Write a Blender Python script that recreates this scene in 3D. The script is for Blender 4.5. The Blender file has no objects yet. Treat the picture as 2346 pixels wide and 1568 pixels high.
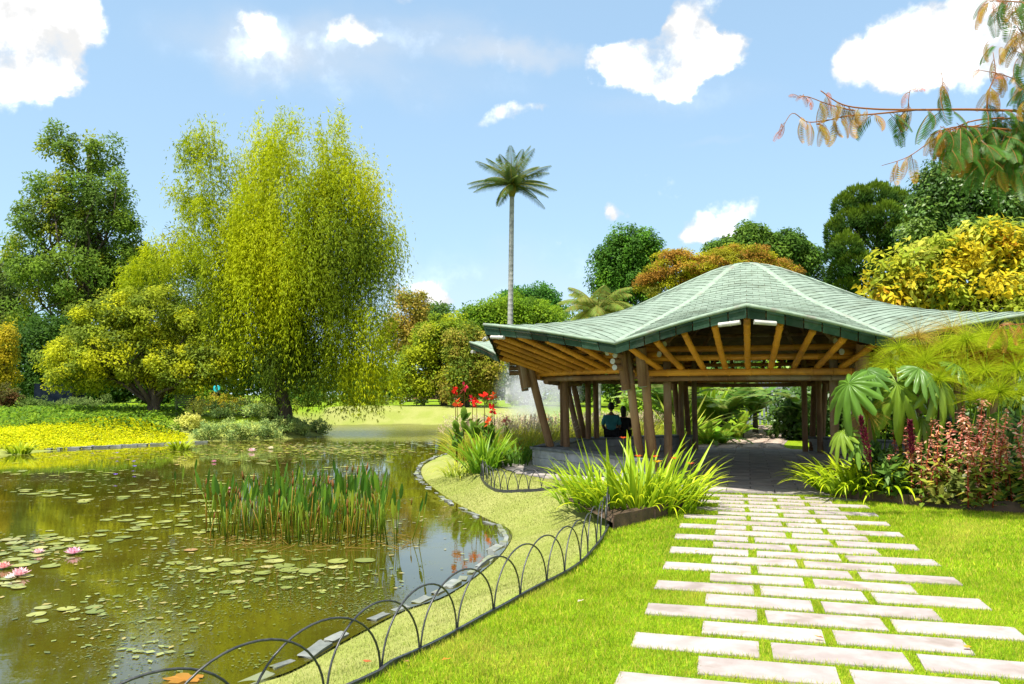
import bpy, bmesh, math, random
import numpy as np
from mathutils import Vector, Matrix

R = math.radians
rng = np.random.default_rng(7)
random.seed(7)
scn = bpy.context.scene
col = scn.collection

# ------------------------------------------------------------------ camera
# reference pixels below are on a 2346 x 1568 copy of the photograph
FPX, CX, CY, HOR, EYE = 1825.0, 1173.0, 784.0, 905.0, 1.6
PITCH = math.atan((HOR - CY) / FPX)
cam_d = bpy.data.cameras.new('camera')
cam = bpy.data.objects.new('camera', cam_d)
col.objects.link(cam)
cam.location = (0, 0, EYE)
cam.rotation_euler = (math.pi / 2 + PITCH, 0, 0)
cam_d.sensor_width = 36.0
cam_d.lens = 36.0 * FPX / 2346.0
cam_d.clip_start = 0.05
cam_d.clip_end = 6000
scn.camera = cam


def ray(u, v):
    x = (u - CX) / FPX
    y = (CY - v) / FPX
    c, s = math.cos(PITCH), math.sin(PITCH)
    return Vector((x, c - y * s, s + y * c))


def G(u, v, z=0.0):
    d = ray(u, v)
    t = (z - EYE) / d.z
    return Vector((d.x * t, d.y * t, z))


def AT(u, v, Y):
    d = ray(u, v)
    t = Y / d.y
    return Vector((d.x * t, Y, EYE + d.z * t))


# ------------------------------------------------------------------ sky and sun
SUN_EL, SUN_AZ = 65.0, 214.0      # azimuth: clockwise from +Y, where the sun stands (behind, left)
w = bpy.data.worlds.new('World')
scn.world = w
w.use_nodes = True
nt = w.node_tree
nt.nodes.clear()


class NT:
    """tiny helper to write node trees"""

    def __init__(self, tree):
        self.t = tree

    def n(self, typ, **kw):
        nd = self.t.nodes.new(typ)
        ins = kw.pop('ins', None)
        for k, v in kw.items():
            setattr(nd, k, v)
        if ins:
            for k, v in ins.items():
                self.put(nd.inputs[k], v)
        return nd

    def put(self, sock, v):
        if isinstance(v, bpy.types.NodeSocket):
            self.t.links.new(v, sock)
        else:
            sock.default_value = v

    def m(self, op, a, b=None, c=None, clamp=False):
        nd = self.t.nodes.new('ShaderNodeMath')
        nd.operation = op
        nd.use_clamp = clamp
        for i, x in enumerate((a, b, c)):
            if x is not None:
                self.put(nd.inputs[i], x)
        return nd.outputs[0]

    def mix(self, f, a, b, blend='MIX'):
        nd = self.t.nodes.new('ShaderNodeMix')
        nd.data_type = 'RGBA'
        nd.blend_type = blend
        self.put(nd.inputs[0], f)
        self.put(nd.inputs[6], a)
        self.put(nd.inputs[7], b)
        return nd.outputs[2]

    def smooth(self, x, a, b, lo=0.0, hi=1.0):
        nd = self.t.nodes.new('ShaderNodeMapRange')
        nd.interpolation_type = 'SMOOTHSTEP'
        self.put(nd.inputs[0], x)
        nd.inputs[1].default_value = a
        nd.inputs[2].default_value = b
        nd.inputs[3].default_value = lo
        nd.inputs[4].default_value = hi
        return nd.outputs[0]


N = NT(nt)
sky = N.n('ShaderNodeTexSky', sky_type='NISHITA')
sky.sun_disc = False
sky.sun_elevation = R(SUN_EL)
sky.sun_rotation = R(SUN_AZ)
sky.altitude = 2600
sky.air_density = 1.0
sky.dust_density = 0.7
sky.ozone_density = 1.6
SKY_STRENGTH = 0.13
tc = N.n('ShaderNodeTexCoord')
sep = N.n('ShaderNodeSeparateXYZ', ins={0: tc.outputs['Generated']})
# direction -> azimuth / elevation in radians, roughened by noise so that cloud edges billow
n1 = N.n('ShaderNodeTexNoise', noise_dimensions='3D', ins={'Vector': tc.outputs['Generated'], 'Scale': 11.0, 'Detail': 7.0, 'Roughness': 0.62})
n2 = N.n('ShaderNodeTexNoise', noise_dimensions='3D', ins={'Vector': tc.outputs['Generated'], 'Scale': 8.0, 'Detail': 6.0, 'Roughness': 0.55})
az0 = N.m('ARCTAN2', sep.outputs[0], sep.outputs[1])
el0 = N.m('ARCSINE', sep.outputs[2])
sn2 = N.n('ShaderNodeSeparateColor', ins={0: n2.outputs['Color']})
az = N.m('ADD', az0, N.m('MULTIPLY', N.m('SUBTRACT', sn2.outputs[0], 0.5), 0.17))
el = N.m('ADD', el0, N.m('MULTIPLY', N.m('SUBTRACT', sn2.outputs[1], 0.5), 0.11))


def azel(u, v):
    d = ray(u, v).normalized()
    return math.atan2(d.x, d.y), math.asin(d.z)


def blob_sum(blobs, az, el):
    tot = None
    for (u, v, ru, rv, amp) in blobs:
        a, e = azel(u, v)
        sa, se = ru / FPX, rv / FPX
        da = N.m('MULTIPLY', N.m('SUBTRACT', az, a), 1.0 / sa)
        de = N.m('MULTIPLY', N.m('SUBTRACT', el, e), 1.0 / se)
        q = N.m('MULTIPLY_ADD', da, da, N.m('MULTIPLY', de, de))
        f = N.m('MULTIPLY', N.m('SUBTRACT', 1.0, N.m('MULTIPLY', q, 0.25), clamp=True), amp)
        f = N.m('MULTIPLY', f, f)
        tot = f if tot is None else N.m('ADD', tot, f)
    return tot


CUMULUS = [(20, 95, 110, 70, 1), (90, 150, 70, 40, .9), (75, 30, 80, 50, 1), (-60, 60, 120, 80, 1), (130, 165, 40, 24, .9), (150, 60, 30, 10, .8),
           (540, 50, 40, 35, .72), (575, 115, 60, 38, .76), (612, 62, 36, 34, .74), (620, 120, 36, 30, .72),
           (800, 70, 50, 26, .72), (850, 100, 55, 24, .72), (900, 5, 50, 18, .75),
           (1390, 115, 62, 28, 1), (1460, 130, 80, 40, 1), (1540, 160, 80, 42, 1), (1575, 205, 45, 22, .9), (1610, 50, 48, 60, 1), (1640, 120, 48, 42, 1), (1600, 120, 80, 40, 1),
           (1985, 135, 60, 26, 1), (2050, 105, 70, 42, 1), (2090, 30, 50, 50, 1), (2190, 90, 100, 62, 1), (2270, 40, 100, 70, 1), (2370, 100, 100, 70, 1), (2150, 155, 90, 22, .9),
           (1150, 290, 42, 14, .66), (1200, 262, 40, 18, .68), (1250, 245, 26, 14, .66), (1020, 302, 24, 11, .74), (1410, 494, 34, 16, .8), (1385, 500, 22, 12, .7),
           (1620, 520, 34, 28, .85), (1640, 540, 42, 18, .8), (1705, 486, 34, 16, .74), (970, 670, 46, 26, .9), (1010, 690, 40, 20, .8), (1250, 553, 10, 9, .72), (1950, 196, 30, 14, .6),
           (1290, 700, 34, 12, .7), (60, 560, 40, 30, .5)]
cum = blob_sum(CUMULUS, az, el)
# elsewhere on the dome unseen cloud goes on from noise, cover widened for fill light
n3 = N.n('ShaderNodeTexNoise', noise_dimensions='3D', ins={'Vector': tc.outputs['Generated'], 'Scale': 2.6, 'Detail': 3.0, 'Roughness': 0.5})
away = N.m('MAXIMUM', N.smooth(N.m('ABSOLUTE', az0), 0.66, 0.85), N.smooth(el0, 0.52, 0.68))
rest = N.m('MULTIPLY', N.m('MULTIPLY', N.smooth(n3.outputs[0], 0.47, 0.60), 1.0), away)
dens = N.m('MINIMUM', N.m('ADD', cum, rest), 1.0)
n5 = N.n('ShaderNodeTexNoise', noise_dimensions='3D', ins={'Vector': tc.outputs['Generated'], 'Scale': 24.0, 'Detail': 8.0, 'Roughness': 0.58})
dens = N.m('ADD', dens, N.m('MULTIPLY', N.m('SUBTRACT', n1.outputs[0], 0.5), 1.9))
dens = N.m('ADD', dens, N.m('MULTIPLY', N.m('SUBTRACT', n5.outputs[0], 0.5), 0.9))
mask_c = N.smooth(dens, 0.34, 1.0)
# thin veil
mp = N.n('ShaderNodeMapping', ins={0: tc.outputs['Generated'], 2: (0, R(20), 0), 3: (1.6, 1.6, 5.0)})
n4 = N.n('ShaderNodeTexNoise', noise_dimensions='3D', ins={'Vector': mp.outputs[0], 'Scale': 2.6, 'Detail': 6.0, 'Roughness': 0.6})
VEIL = [(520, 90, 150, 70, .75), (720, 150, 170, 60, .7), (980, 70, 200, 40, .75), (1220, 110, 130, 20, .8), (1000, 170, 220, 60, .6), (1640, 345, 80, 10, .6), (1550, 230, 200, 40, .6), (1500, 700, 900, 120, .6), (700, 650, 700, 90, .5)]
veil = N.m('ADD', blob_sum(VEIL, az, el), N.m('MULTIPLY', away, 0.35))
mask_v = N.m('MULTIPLY', N.smooth(N.m('MULTIPLY', veil, N.m('ADD', n4.outputs[0], 0.25)), 0.06, 1.0), 0.62)
mask = N.m('MAXIMUM', mask_c, mask_v)
sky_s = N.mix(1.0, sky.outputs[0], (SKY_STRENGTH,) * 3 + (1,), 'MULTIPLY')
sky_s = N.n('ShaderNodeGamma', ins={0: sky_s, 1: 0.35}).outputs[0]
sky_s = N.mix(1.0, sky_s, (0.345, 0.445, 0.51, 1), 'MULTIPLY')
off = N.n('ShaderNodeVectorMath', operation='ADD', ins={0: tc.outputs['Generated'], 1: (0.01, 0.0, 0.035)})
n6 = N.n('ShaderNodeTexNoise', noise_dimensions='3D', ins={'Vector': off.outputs[0], 'Scale': 11.0, 'Detail': 5.0, 'Roughness': 0.55})
relief = N.m('SUBTRACT', n1.outputs[0], n6.outputs[0])
shade = N.smooth(N.m('ADD', N.m('MULTIPLY', dens, 0.16), relief), 0.0, 0.30, 0.355, 0.72)
cloud = N.mix(1.0, (1.0, 1.0, 0.995, 1), N.n('ShaderNodeCombineColor', ins={0: shade, 1: shade, 2: shade}).outputs[0], 'MULTIPLY')
bgc = N.mix(mask, sky_s, cloud)
bg = N.n('ShaderNodeBackground', ins={0: bgc, 1: 1.0})
out = N.n('ShaderNodeOutputWorld', ins={0: bg.outputs[0]})
w.cycles.sampling_method = 'MANUAL'
w.cycles.sample_map_resolution = 512

sun_d = bpy.data.lights.new('sun', 'SUN')
sun_d.energy = 4.1
sun_d.angle = R(0.53)
sun_d.color = (1.0, 0.955, 0.87)
sun = bpy.data.objects.new('sun', sun_d)
col.objects.link(sun)
sd = Vector((math.sin(R(SUN_AZ)) * math.cos(R(SUN_EL)), math.cos(R(SUN_AZ)) * math.cos(R(SUN_EL)), math.sin(R(SUN_EL))))
sun.rotation_euler = sd.to_track_quat('Z', 'Y').to_euler()

scn.view_settings.view_transform = 'Standard'
scn.view_settings.look = 'None'
scn.view_settings.gamma = 1.0
scn.view_settings.use_curve_mapping = False
scn.view_settings.exposure = 1.36
scn.render.engine = 'CYCLES'
cy = scn.cycles
cy.use_denoising = True
cy.max_bounces = 7
cy.diffuse_bounces = 4
cy.glossy_bounces = 3
cy.transmission_bounces = 4
cy.transparent_max_bounces = 6
cy.volume_bounces = 1
cy.sample_clamp_indirect = 6.0
cy.caustics_reflective = False
cy.caustics_refractive = False

# ------------------------------------------------------------------ materials
MATS = {}


def base_mat(name):
    m = bpy.data.materials.new(name)
    m.use_nodes = True
    m.node_tree.nodes.clear()
    MATS[name] = m
    return m, NT(m.node_tree)


def leaf_mat(name, trans=0.45, rough=0.6, spec=0.12, jitter=0.0, coat=0.0, gain=None):
    """colour per leaf comes from the mesh attribute 'col'"""
    m, n = base_mat(name)
    a = n.n('ShaderNodeAttribute', attribute_name='col')
    c = a.outputs['Color']
    if gain:
        c = n.mix(1.0, c, gain + (1,), 'MULTIPLY')
    if jitter:
        oi = n.n('ShaderNodeObjectInfo')
        h = n.n('ShaderNodeHueSaturation', ins={'Hue': n.smooth(oi.outputs['Random'], 0, 1, 0.5 - jitter * .06, 0.5 + jitter * .06),
                                                'Value': n.smooth(oi.outputs['Random'], 1, 0, 1 - jitter, 1 + jitter), 'Color': c})
        c = h.outputs[0]
    p = n.n('ShaderNodeBsdfPrincipled', ins={'Base Color': c, 'Roughness': rough, 'Specular IOR Level': spec, 'Coat Weight': coat})
    if trans > 0:
        g = n.n('ShaderNodeGamma', ins={0: c, 1: 0.85})
        t = n.n('ShaderNodeBsdfTranslucent', ins={0: g.outputs[0]})
        mx = n.n('ShaderNodeMixShader', ins={0: trans, 1: p.outputs[0], 2: t.outputs[0]})
        sh = mx.outputs[0]
    else:
        sh = p.outputs[0]
    n.n('ShaderNodeOutputMaterial', ins={0: sh})
    return m


def noise_mat(name, c1, c2, scale=6.0, rough=0.8, bump=0.3, bscale=None, detail=5.0, spec=0.3, stretch=None, rand=0.0, c3=None, dist=0.02, metallic=0.0, world=False):
    """two (three) tones mixed by object-space noise, bump, optional per-object value change"""
    m, n = base_mat(name)
    t = n.n('ShaderNodeTexCoord')
    vec = t.outputs['Object']
    if world:
        vec = n.n('ShaderNodeNewGeometry').outputs['Position']
    if stretch:
        vec = n.n('ShaderNodeMapping', ins={0: vec, 3: stretch}).outputs[0]
    a = n.n('ShaderNodeTexNoise', ins={'Vector': vec, 'Scale': scale, 'Detail': detail, 'Roughness': 0.6})
    f = n.smooth(a.outputs[0], 0.32, 0.68)
    c = n.mix(f, c1 + (1,), c2 + (1,))
    if c3:
        b3 = n.n('ShaderNodeTexNoise', ins={'Vector': vec, 'Scale': scale * 0.37, 'Detail': 4.0, 'Roughness': 0.65})
        c = n.mix(n.smooth(b3.outputs[0], 0.5, 0.68), c, c3 + (1,))
    if rand:
        oi = n.n('ShaderNodeObjectInfo')
        h = n.n('ShaderNodeHueSaturation', ins={'Value': n.smooth(oi.outputs['Random'], 0, 1, 1 - rand, 1 + rand), 'Color': c})
        c = h.outputs[0]
    b = n.n('ShaderNodeTexNoise', ins={'Vector': vec, 'Scale': bscale or scale * 4, 'Detail': 6.0, 'Roughness': 0.65})
    bp = n.n('ShaderNodeBump', ins={'Strength': bump, 'Distance': dist, 'Height': b.outputs[0]})
    p = n.n('ShaderNodeBsdfPrincipled', ins={'Base Color': c, 'Roughness': rough, 'Specular IOR Level': spec, 'Normal': bp.outputs[0], 'Metallic': metallic})
    n.n('ShaderNodeOutputMaterial', ins={0: p.outputs[0]})
    return m


M_leaf = leaf_mat('leaf', gain=(1.75, 1.6, .75))
M_leaf_gloss = leaf_mat('glossy_leaf', trans=0.38, rough=0.38, spec=0.3, gain=(1.7, 1.55, .8))
M_blade = leaf_mat('strap_leaf', trans=0.42, rough=0.42, spec=0.25, jitter=0.16, gain=(1.5, 1.4, .6))
M_dry = leaf_mat('dry_grass_blade', trans=0.4, rough=0.7, spec=0.05, gain=(.95, 1.0, .75))
M_grass = leaf_mat('grass_blade', trans=0.45, rough=0.7, spec=0.05, gain=(1.56, 1.34, .9))
M_petal = leaf_mat('petal', trans=0.35, rough=0.5, spec=0.3)
M_frond = leaf_mat('fern_frond', trans=0.38, rough=0.45, spec=0.35, jitter=0.12, gain=(1.4, 1.4, .8))
M_pad = leaf_mat('lily_pad', trans=0.0, rough=0.32, spec=0.5, jitter=0.22)
M_bark = noise_mat('bark', (.035, .028, .02), (.09, .07, .05), 5, .9, .8, 14, stretch=(1, 1, .25))
M_palm_bark = noise_mat('palm_bark', (.20, .20, .19), (.34, .34, .32), 3, .85, .4, 20)
M_bamboo = noise_mat('bamboo_beam', (.47, .195, .015), (.62, .28, .026), 2.5, .45, .15, 30, spec=.4, rand=.12, c3=(.30, .13, .02))
M_post = noise_mat('weathered_pole', (.15, .078, .036), (.27, .155, .078), 3.0, .75, .35, 22, stretch=(1, 1, .3), rand=.12, c3=(.30, .23, .16))
M_endcap = noise_mat('white_paint', (.42, .42, .39), (.52, .52, .49), 20, .6, .1)
M_tie = noise_mat('pale_bamboo', (.34, .33, .30), (.46, .45, .42), 9, .6, .2)
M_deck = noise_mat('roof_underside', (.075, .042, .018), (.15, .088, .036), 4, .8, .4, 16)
M_shingle = noise_mat('green_shingle', (.165, .215, .165), (.20, .252, .20), 5.0, .85, .35, 40, rand=.09, c3=(.135, .17, .125), spec=.12)
M_trimcap = noise_mat('pale_green_trim', (.19, .26, .19), (.25, .31, .24), 8.0, .85, .3, 30, c3=(.20, .20, .165), spec=.12)
M_fascia = noise_mat('dark_green_shingle', (.022, .055, .036), (.04, .08, .052), 4.0, .8, .3, 30, rand=.35, c3=(.07, .09, .07), spec=.15)
M_slab = noise_mat('sandstone_slab', (.285, .242, .226), (.35, .308, .294), 5.0, .9, .5, 35, rand=.08, spec=.1, c3=(.235, .195, .17), dist=.006, world=True)
M_paver = noise_mat('grey_paver', (.27, .24, .215), (.38, .335, .30), 3.5, .85, .4, 30, rand=.12, dist=.01, world=True)
M_stone = noise_mat('bench_stone', (.27, .275, .275), (.38, .38, .375), 4.5, .85, .5, 25, rand=.10, c3=(.30, .32, .31), world=True)
M_coping = noise_mat('dark_coping', (.10, .11, .11), (.17, .18, .18), 5, .7, .3, 25)
M_edge_stone = noise_mat('pond_stone', (.12, .135, .125), (.20, .21, .19), 5.0, .9, .5, 22, rand=.2, c3=(.16, .18, .09), world=True)
M_soil = noise_mat('soil', (.035, .022, .012), (.10, .065, .035), 14, .95, 1.0, 40, dist=.03)
M_iron = noise_mat('dark_iron', (.018, .020, .022), (.045, .045, .045), 30, .38, .1, 80, spec=.5)
M_steel = noise_mat('rusted_edging', (.050, .030, .020), (.11, .065, .04), 5, .6, .3, 30, c3=(.035, .026, .022))
M_brick = noise_mat('far_brick', (.20, .085, .055), (.30, .14, .09), 3, .9, .3, 12)
M_navy = noise_mat('navy_netting', (.005, .009, .016), (.012, .018, .028), 3, .95, .6, 8, spec=.02)
M_wood_dark = noise_mat('dark_wood', (.045, .03, .02), (.10, .07, .045), 6, .7, .4, 30)
M_wood_green = noise_mat('green_painted_wood', (.05, .075, .03), (.10, .13, .05), 6, .6, .3, 30)
M_white = noise_mat('white_plate', (.7, .7, .7), (.8, .8, .8), 6, .5, .05)
M_gate = noise_mat('grey_gate', (.16, .19, .20), (.24, .27, .28), 6, .6, .2, 20)
M_skin = noise_mat('skin', (.22, .11, .06), (.27, .14, .08), 20, .55, .05)
M_hair = noise_mat('black_hair', (.008, .007, .006), (.02, .016, .012), 40, .5, .6, 90)
M_teal = noise_mat('teal_shirt', (.035, .19, .21), (.05, .24, .25), 8, .85, .25, 14)
M_blue = noise_mat('turquoise_shirt', (.01, .33, .40), (.02, .42, .48), 8, .85, .25, 14)
M_black = noise_mat('black_cloth', (.008, .008, .010), (.02, .02, .022), 8, .9, .3, 14)
M_drop = base_mat('water_spray')[0]
_n = NT(M_drop.node_tree)
_p = _n.n('ShaderNodeBsdfPrincipled', ins={'Base Color': (.93, .95, .97, 1), 'Roughness': .4, 'Alpha': .8})
_n.n('ShaderNodeOutputMaterial', ins={0: _p.outputs[0]})


# ------------------------------------------------------------------ object helpers
def link(o):
    col.objects.link(o)
    return o


def tag(o, label=None, cat=None, group=None, kind=None):
    if label:
        o['label'] = label
    if cat:
        o['category'] = cat
    if group:
        o['group'] = group
    if kind:
        o['kind'] = kind
    return o


def empty(name, loc=(0, 0, 0), rz=0.0):
    o = bpy.data.objects.new(name, None)
    o.empty_display_size = 0.2
    o.location = loc
    o.rotation_euler = (0, 0, rz)
    return link(o)


def np_mesh(name, verts, faces, cols=None, smooth=False):
    """verts (n,3), faces (m,k) with one k: fast path"""
    me = bpy.data.meshes.new(name)
    verts = np.asarray(verts, dtype=np.float32)
    faces = np.asarray(faces, dtype=np.int32)
    k = faces.shape[1]
    me.vertices.add(len(verts))
    me.vertices.foreach_set('co', verts.ravel())
    me.loops.add(faces.size)
    me.loops.foreach_set('vertex_index', faces.ravel())
    me.polygons.add(len(faces))
    me.polygons.foreach_set('loop_start', np.arange(0, faces.size, k, dtype=np.int32))
    if smooth:
        me.polygons.foreach_set('use_smooth', np.ones(len(faces), dtype=bool))
    if cols is not None:
        cols = np.asarray(cols, dtype=np.float32)
        rgba = np.ones((len(verts), 4), dtype=np.float32)
        rgba[:, :3] = cols
        at = me.attributes.new('col', 'FLOAT_COLOR', 'POINT')
        at.data.foreach_set('color', rgba.ravel())
    me.update(calc_edges=True)
    return me


class MB:
    """collects pieces into one mesh"""

    def __init__(self):
        self.v, self.f, self.c = [], [], []

    def add(self, verts, faces, c=None):
        o = len(self.v)
        self.v += [tuple(p) for p in verts]
        self.f += [tuple(i + o for i in f) for f in faces]
        if c is not None:
            self.c += [c] * len(verts) if not isinstance(c, list) else c

    def box(self, c, s, rot=None):
        hx, hy, hz = s[0] / 2, s[1] / 2, s[2] / 2
        P = [Vector((x * hx, y * hy, z * hz)) for z in (-1, 1) for y in (-1, 1) for x in (-1, 1)]
        if rot is not None:
            P = [rot @ p for p in P]
        c = Vector(c)
        self.add([p + c for p in P], [(0, 2, 3, 1), (4, 5, 7, 6), (0, 1, 5, 4), (2, 6, 7, 3), (0, 4, 6, 2), (1, 3, 7, 5)])

    def tube(self, pts, radii, sides=6, caps=True, c=None):
        pts = [Vector(p) for p in pts]
        n = len(pts)
        if not hasattr(radii, '__len__'):
            radii = [radii] * n
        V, F = [], []
        t0 = (pts[1] - pts[0]).normalized()
        ref = Vector((0, 0, 1)) if abs(t0.z) < .9 else Vector((1, 0, 0))
        nx = t0.cross(ref).normalized()
        for i in range(n):
            t = (pts[min(i + 1, n - 1)] - pts[max(i - 1, 0)]).normalized()
            nx = (nx - t * nx.dot(t)).normalized()
            ny = t.cross(nx)
            for k in range(sides):
                a = 2 * math.pi * k / sides
                V.append(pts[i] + (nx * math.cos(a) + ny * math.sin(a)) * radii[i])
        for i in range(n - 1):
            for k in range(sides):
                k2 = (k + 1) % sides
                F.append((i * sides + k, i * sides + k2, (i + 1) * sides + k2, (i + 1) * sides + k))
        if caps:
            F.append(tuple(range(sides))[::-1])
            F.append(tuple((n - 1) * sides + k for k in range(sides)))
        self.add(V, F, c)

    def mesh(self, name, smooth=False):
        me = bpy.data.meshes.new(name)
        me.from_pydata(self.v, [], self.f)
        if smooth:
            me.polygons.foreach_set('use_smooth', np.ones(len(me.polygons), dtype=bool))
        if self.c and len(self.c) == len(self.v):
            at = me.attributes.new('col', 'FLOAT_COLOR', 'POINT')
            a = np.ones((len(self.v), 4), dtype=np.float32)
            a[:, :3] = np.array(self.c, dtype=np.float32)
            at.data.foreach_set('color', a.ravel())
        me.update()
        return me


def obj(name, me, mat, parent=None, world=True, loc=None, rot=None, scale=None):
    o = bpy.data.objects.new(name, me)
    if mat is not None and not me.materials:
        me.materials.append(mat)
    link(o)
    if parent is not None:
        o.parent = parent
        if world:
            p, off = parent, Vector((0, 0, 0))
            off = Vector(parent.location)
            if parent.parent is not None and parent.type == 'MESH':
                off = Vector((0, 0, 0))
            o.matrix_parent_inverse = Matrix.Translation(-off)
    if loc is not None:
        o.location = loc
    if rot is not None:
        o.rotation_euler = rot
    if scale is not None:
        o.scale = scale
    return o


def subpart(name, me, mat, parent):
    """sub-part: mesh in world coordinates under a part whose own mesh is in world coordinates"""
    o = bpy.data.objects.new(name, me)
    if mat is not None and not me.materials:
        me.materials.append(mat)
    link(o)
    o.parent = parent
    return o


def pole_mesh(p0, p1, r, name='pole', sides=10, node=0.34, bulge=1.13, r1=None):
    """bamboo: slight taper, ring-shaped nodes"""
    p0, p1 = Vector(p0), Vector(p1)
    L = (p1 - p0).length
    r1 = r if r1 is None else r1
    ts = [(0.0, 1.0)]
    s = node * random.uniform(.3, .9)
    while s < L - .05:
        for d, q in ((-.018, 1.0), (-.006, bulge), (.006, bulge), (.018, 1.0)):
            ts.append(((s + d) / L, q))
        s += node * random.uniform(.85, 1.15)
    ts.append((1.0, 1.0))
    ts = [t for t in ts if 0 <= t[0] <= 1]
    ts.sort()
    b = MB()
    sag = Vector((random.uniform(-1, 1), random.uniform(-1, 1), random.uniform(-1, 1))) * .008 * L
    b.tube([p0.lerp(p1, t) + sag * math.sin(math.pi * t) for t, q in ts], [(r + (r1 - r) * t) * q for t, q in ts], sides)
    return b.mesh(name, smooth=False)


# ------------------------------------------------------------------ terrain
ZW = -0.40


def catmull(P, k=6, closed=True):
    P = [np.array(p, float) for p in P]
    n = len(P)
    out = []
    for i in range(n if closed else n - 1):
        p0, p1, p2, p3 = (P[(i - 1) % n], P[i], P[(i + 1) % n], P[(i + 2) % n]) if closed else (P[max(i - 1, 0)], P[i], P[i + 1], P[min(i + 2, n - 1)])
        for j in range(k):
            t = j / k
            out.append(.5 * ((2 * p1) + (-p0 + p2) * t + (2 * p0 - 5 * p1 + 4 * p2 - p3) * t * t + (-p0 + 3 * p1 - 3 * p2 + p3) * t ** 3))
    if not closed:
        out.append(P[-1])
    return np.array(out)


shore_px = [(520, 1568), (640, 1530), (750, 1470), (900, 1395), (1000, 1360), (1090, 1300), (1140, 1252), (1150, 1215), (1090, 1185), (1010, 1140), (958, 1095), (965, 1062), (1030, 1036)]
near_shore = [tuple(G(u, v, ZW)[:2]) for u, v in shore_px]
pond_ctrl = near_shore + [(-.6, 29.5), (1.8, 32), (3.4, 37), (3.2, 44), (1.5, 50), (-3, 53), (-8, 54), (-12.5, 52), (-13.6, 47.5), (-11.6, 45.2), (-9.6, 42.2), (-9.4, 39.2), (-10.6, 35.2),
                          (-14.2, 34.2), (-15.8, 31.6), (-16.6, 26), (-17.5, 20), (-20, 12), (-19, 3), (-10, 1.2), (-4.3, 2.9), (-2.8, 4.3)]
POND = catmull(pond_ctrl, 6)


def poly_sd(P, poly):
    """signed distance of points P (n,2) to closed polygon, positive outside"""
    P = np.asarray(P, float)
    d2 = np.full(len(P), 1e18)
    inside = np.zeros(len(P), bool)
    n = len(poly)
    for i in range(n):
        a, b = poly[i], poly[(i + 1) % n]
        ab = b - a
        t = np.clip(((P - a) @ ab) / (ab @ ab + 1e-12), 0, 1)
        q = a + t[:, None] * ab
        d2 = np.minimum(d2, ((P - q) ** 2).sum(1))
        c = (a[1] > P[:, 1]) != (b[1] > P[:, 1])
        with np.errstate(divide='ignore', invalid='ignore'):
            xi = (b[0] - a[0]) * (P[:, 1] - a[1]) / (b[1] - a[1] + 1e-18) + a[0]
        inside ^= c & (P[:, 0] < xi)
    d = np.sqrt(d2)
    return np.where(inside, -d, d)


def sstep(x, a, b):
    t = np.clip((x - a) / (b - a), 0, 1)
    return t * t * (3 - 2 * t)


def ground_z(P, sd=None):
    P = np.atleast_2d(np.asarray(P, float))
    if sd is None:
        sd = pond_sd(P)
    X, Y = P[:, 0], P[:, 1]
    far = .45 * sstep(Y, 27, 38) * sstep(-X, -14, 6) + .25 * sstep(Y, 24, 40) + .35 * sstep(Y, 48, 90)
    bank = ZW - .03 + (.43 + far) * sstep(sd, -.05, np.where(Y < 24, 1.75, 2.6))
    under = ZW - .03 - .6 * sstep(-sd, 0, 1.5)
    return np.where(sd > -.05, bank, under)


# distance field of the pond on a grid, for quick look-ups
_GX0, _GY0, _GS = -26.0, -4.0, .2
_gxs, _gys = np.arange(_GX0, 16, _GS), np.arange(_GY0, 64, _GS)
_mx, _my = np.meshgrid(_gxs, _gys)
_SD = poly_sd(np.column_stack([_mx.ravel(), _my.ravel()]), POND).reshape(_mx.shape)


def pond_sd(P):
    P = np.atleast_2d(np.asarray(P, float))
    fx_ = np.clip((P[:, 0] - _GX0) / _GS, 0, len(_gxs) - 1.001)
    fy_ = np.clip((P[:, 1] - _GY0) / _GS, 0, len(_gys) - 1.001)
    i, j = fx_.astype(int), fy_.astype(int)
    a, b = fx_ - i, fy_ - j
    d = _SD[j, i] * (1 - a) * (1 - b) + _SD[j, i + 1] * a * (1 - b) + _SD[j + 1, i] * (1 - a) * b + _SD[j + 1, i + 1] * a * b
    return d


def gz(x, y):
    return float(ground_z([(x, y)])[0])


def axis(segs):
    out = [segs[0][0]]
    for a, b, st in segs:
        n = max(1, int(round((b - a) / st)))
        out += list(a + (b - a) * (np.arange(n) + 1) / n)
    return np.array(out)


xs = axis([(-2500, -200, 500), (-200, -60, 20), (-60, -22, 2.5), (-22, -6, .5), (-6, 3, .14), (3, 12, .35), (12, 40, 2), (40, 200, 20), (200, 2500, 500)])
ys = axis([(-60, -4, 8), (-4, 2, .6), (2, 20, .14), (20, 60, .5), (60, 120, 3), (120, 400, 30), (400, 4500, 600)])
gx, gy = np.meshgrid(xs, ys)
P2 = np.stack([gx.ravel(), gy.ravel()], 1)
sdv = poly_sd(P2, POND)
zz = ground_z(P2, sdv) + rng.normal(0, .004, len(P2)) * (sdv > .3)
nx_, ny_ = len(xs), len(ys)
idx = np.arange(nx_ * ny_).reshape(ny_, nx_)
quads = np.stack([idx[:-1, :-1], idx[:-1, 1:], idx[1:, 1:], idx[1:, :-1]], -1).reshape(-1, 4)

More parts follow.
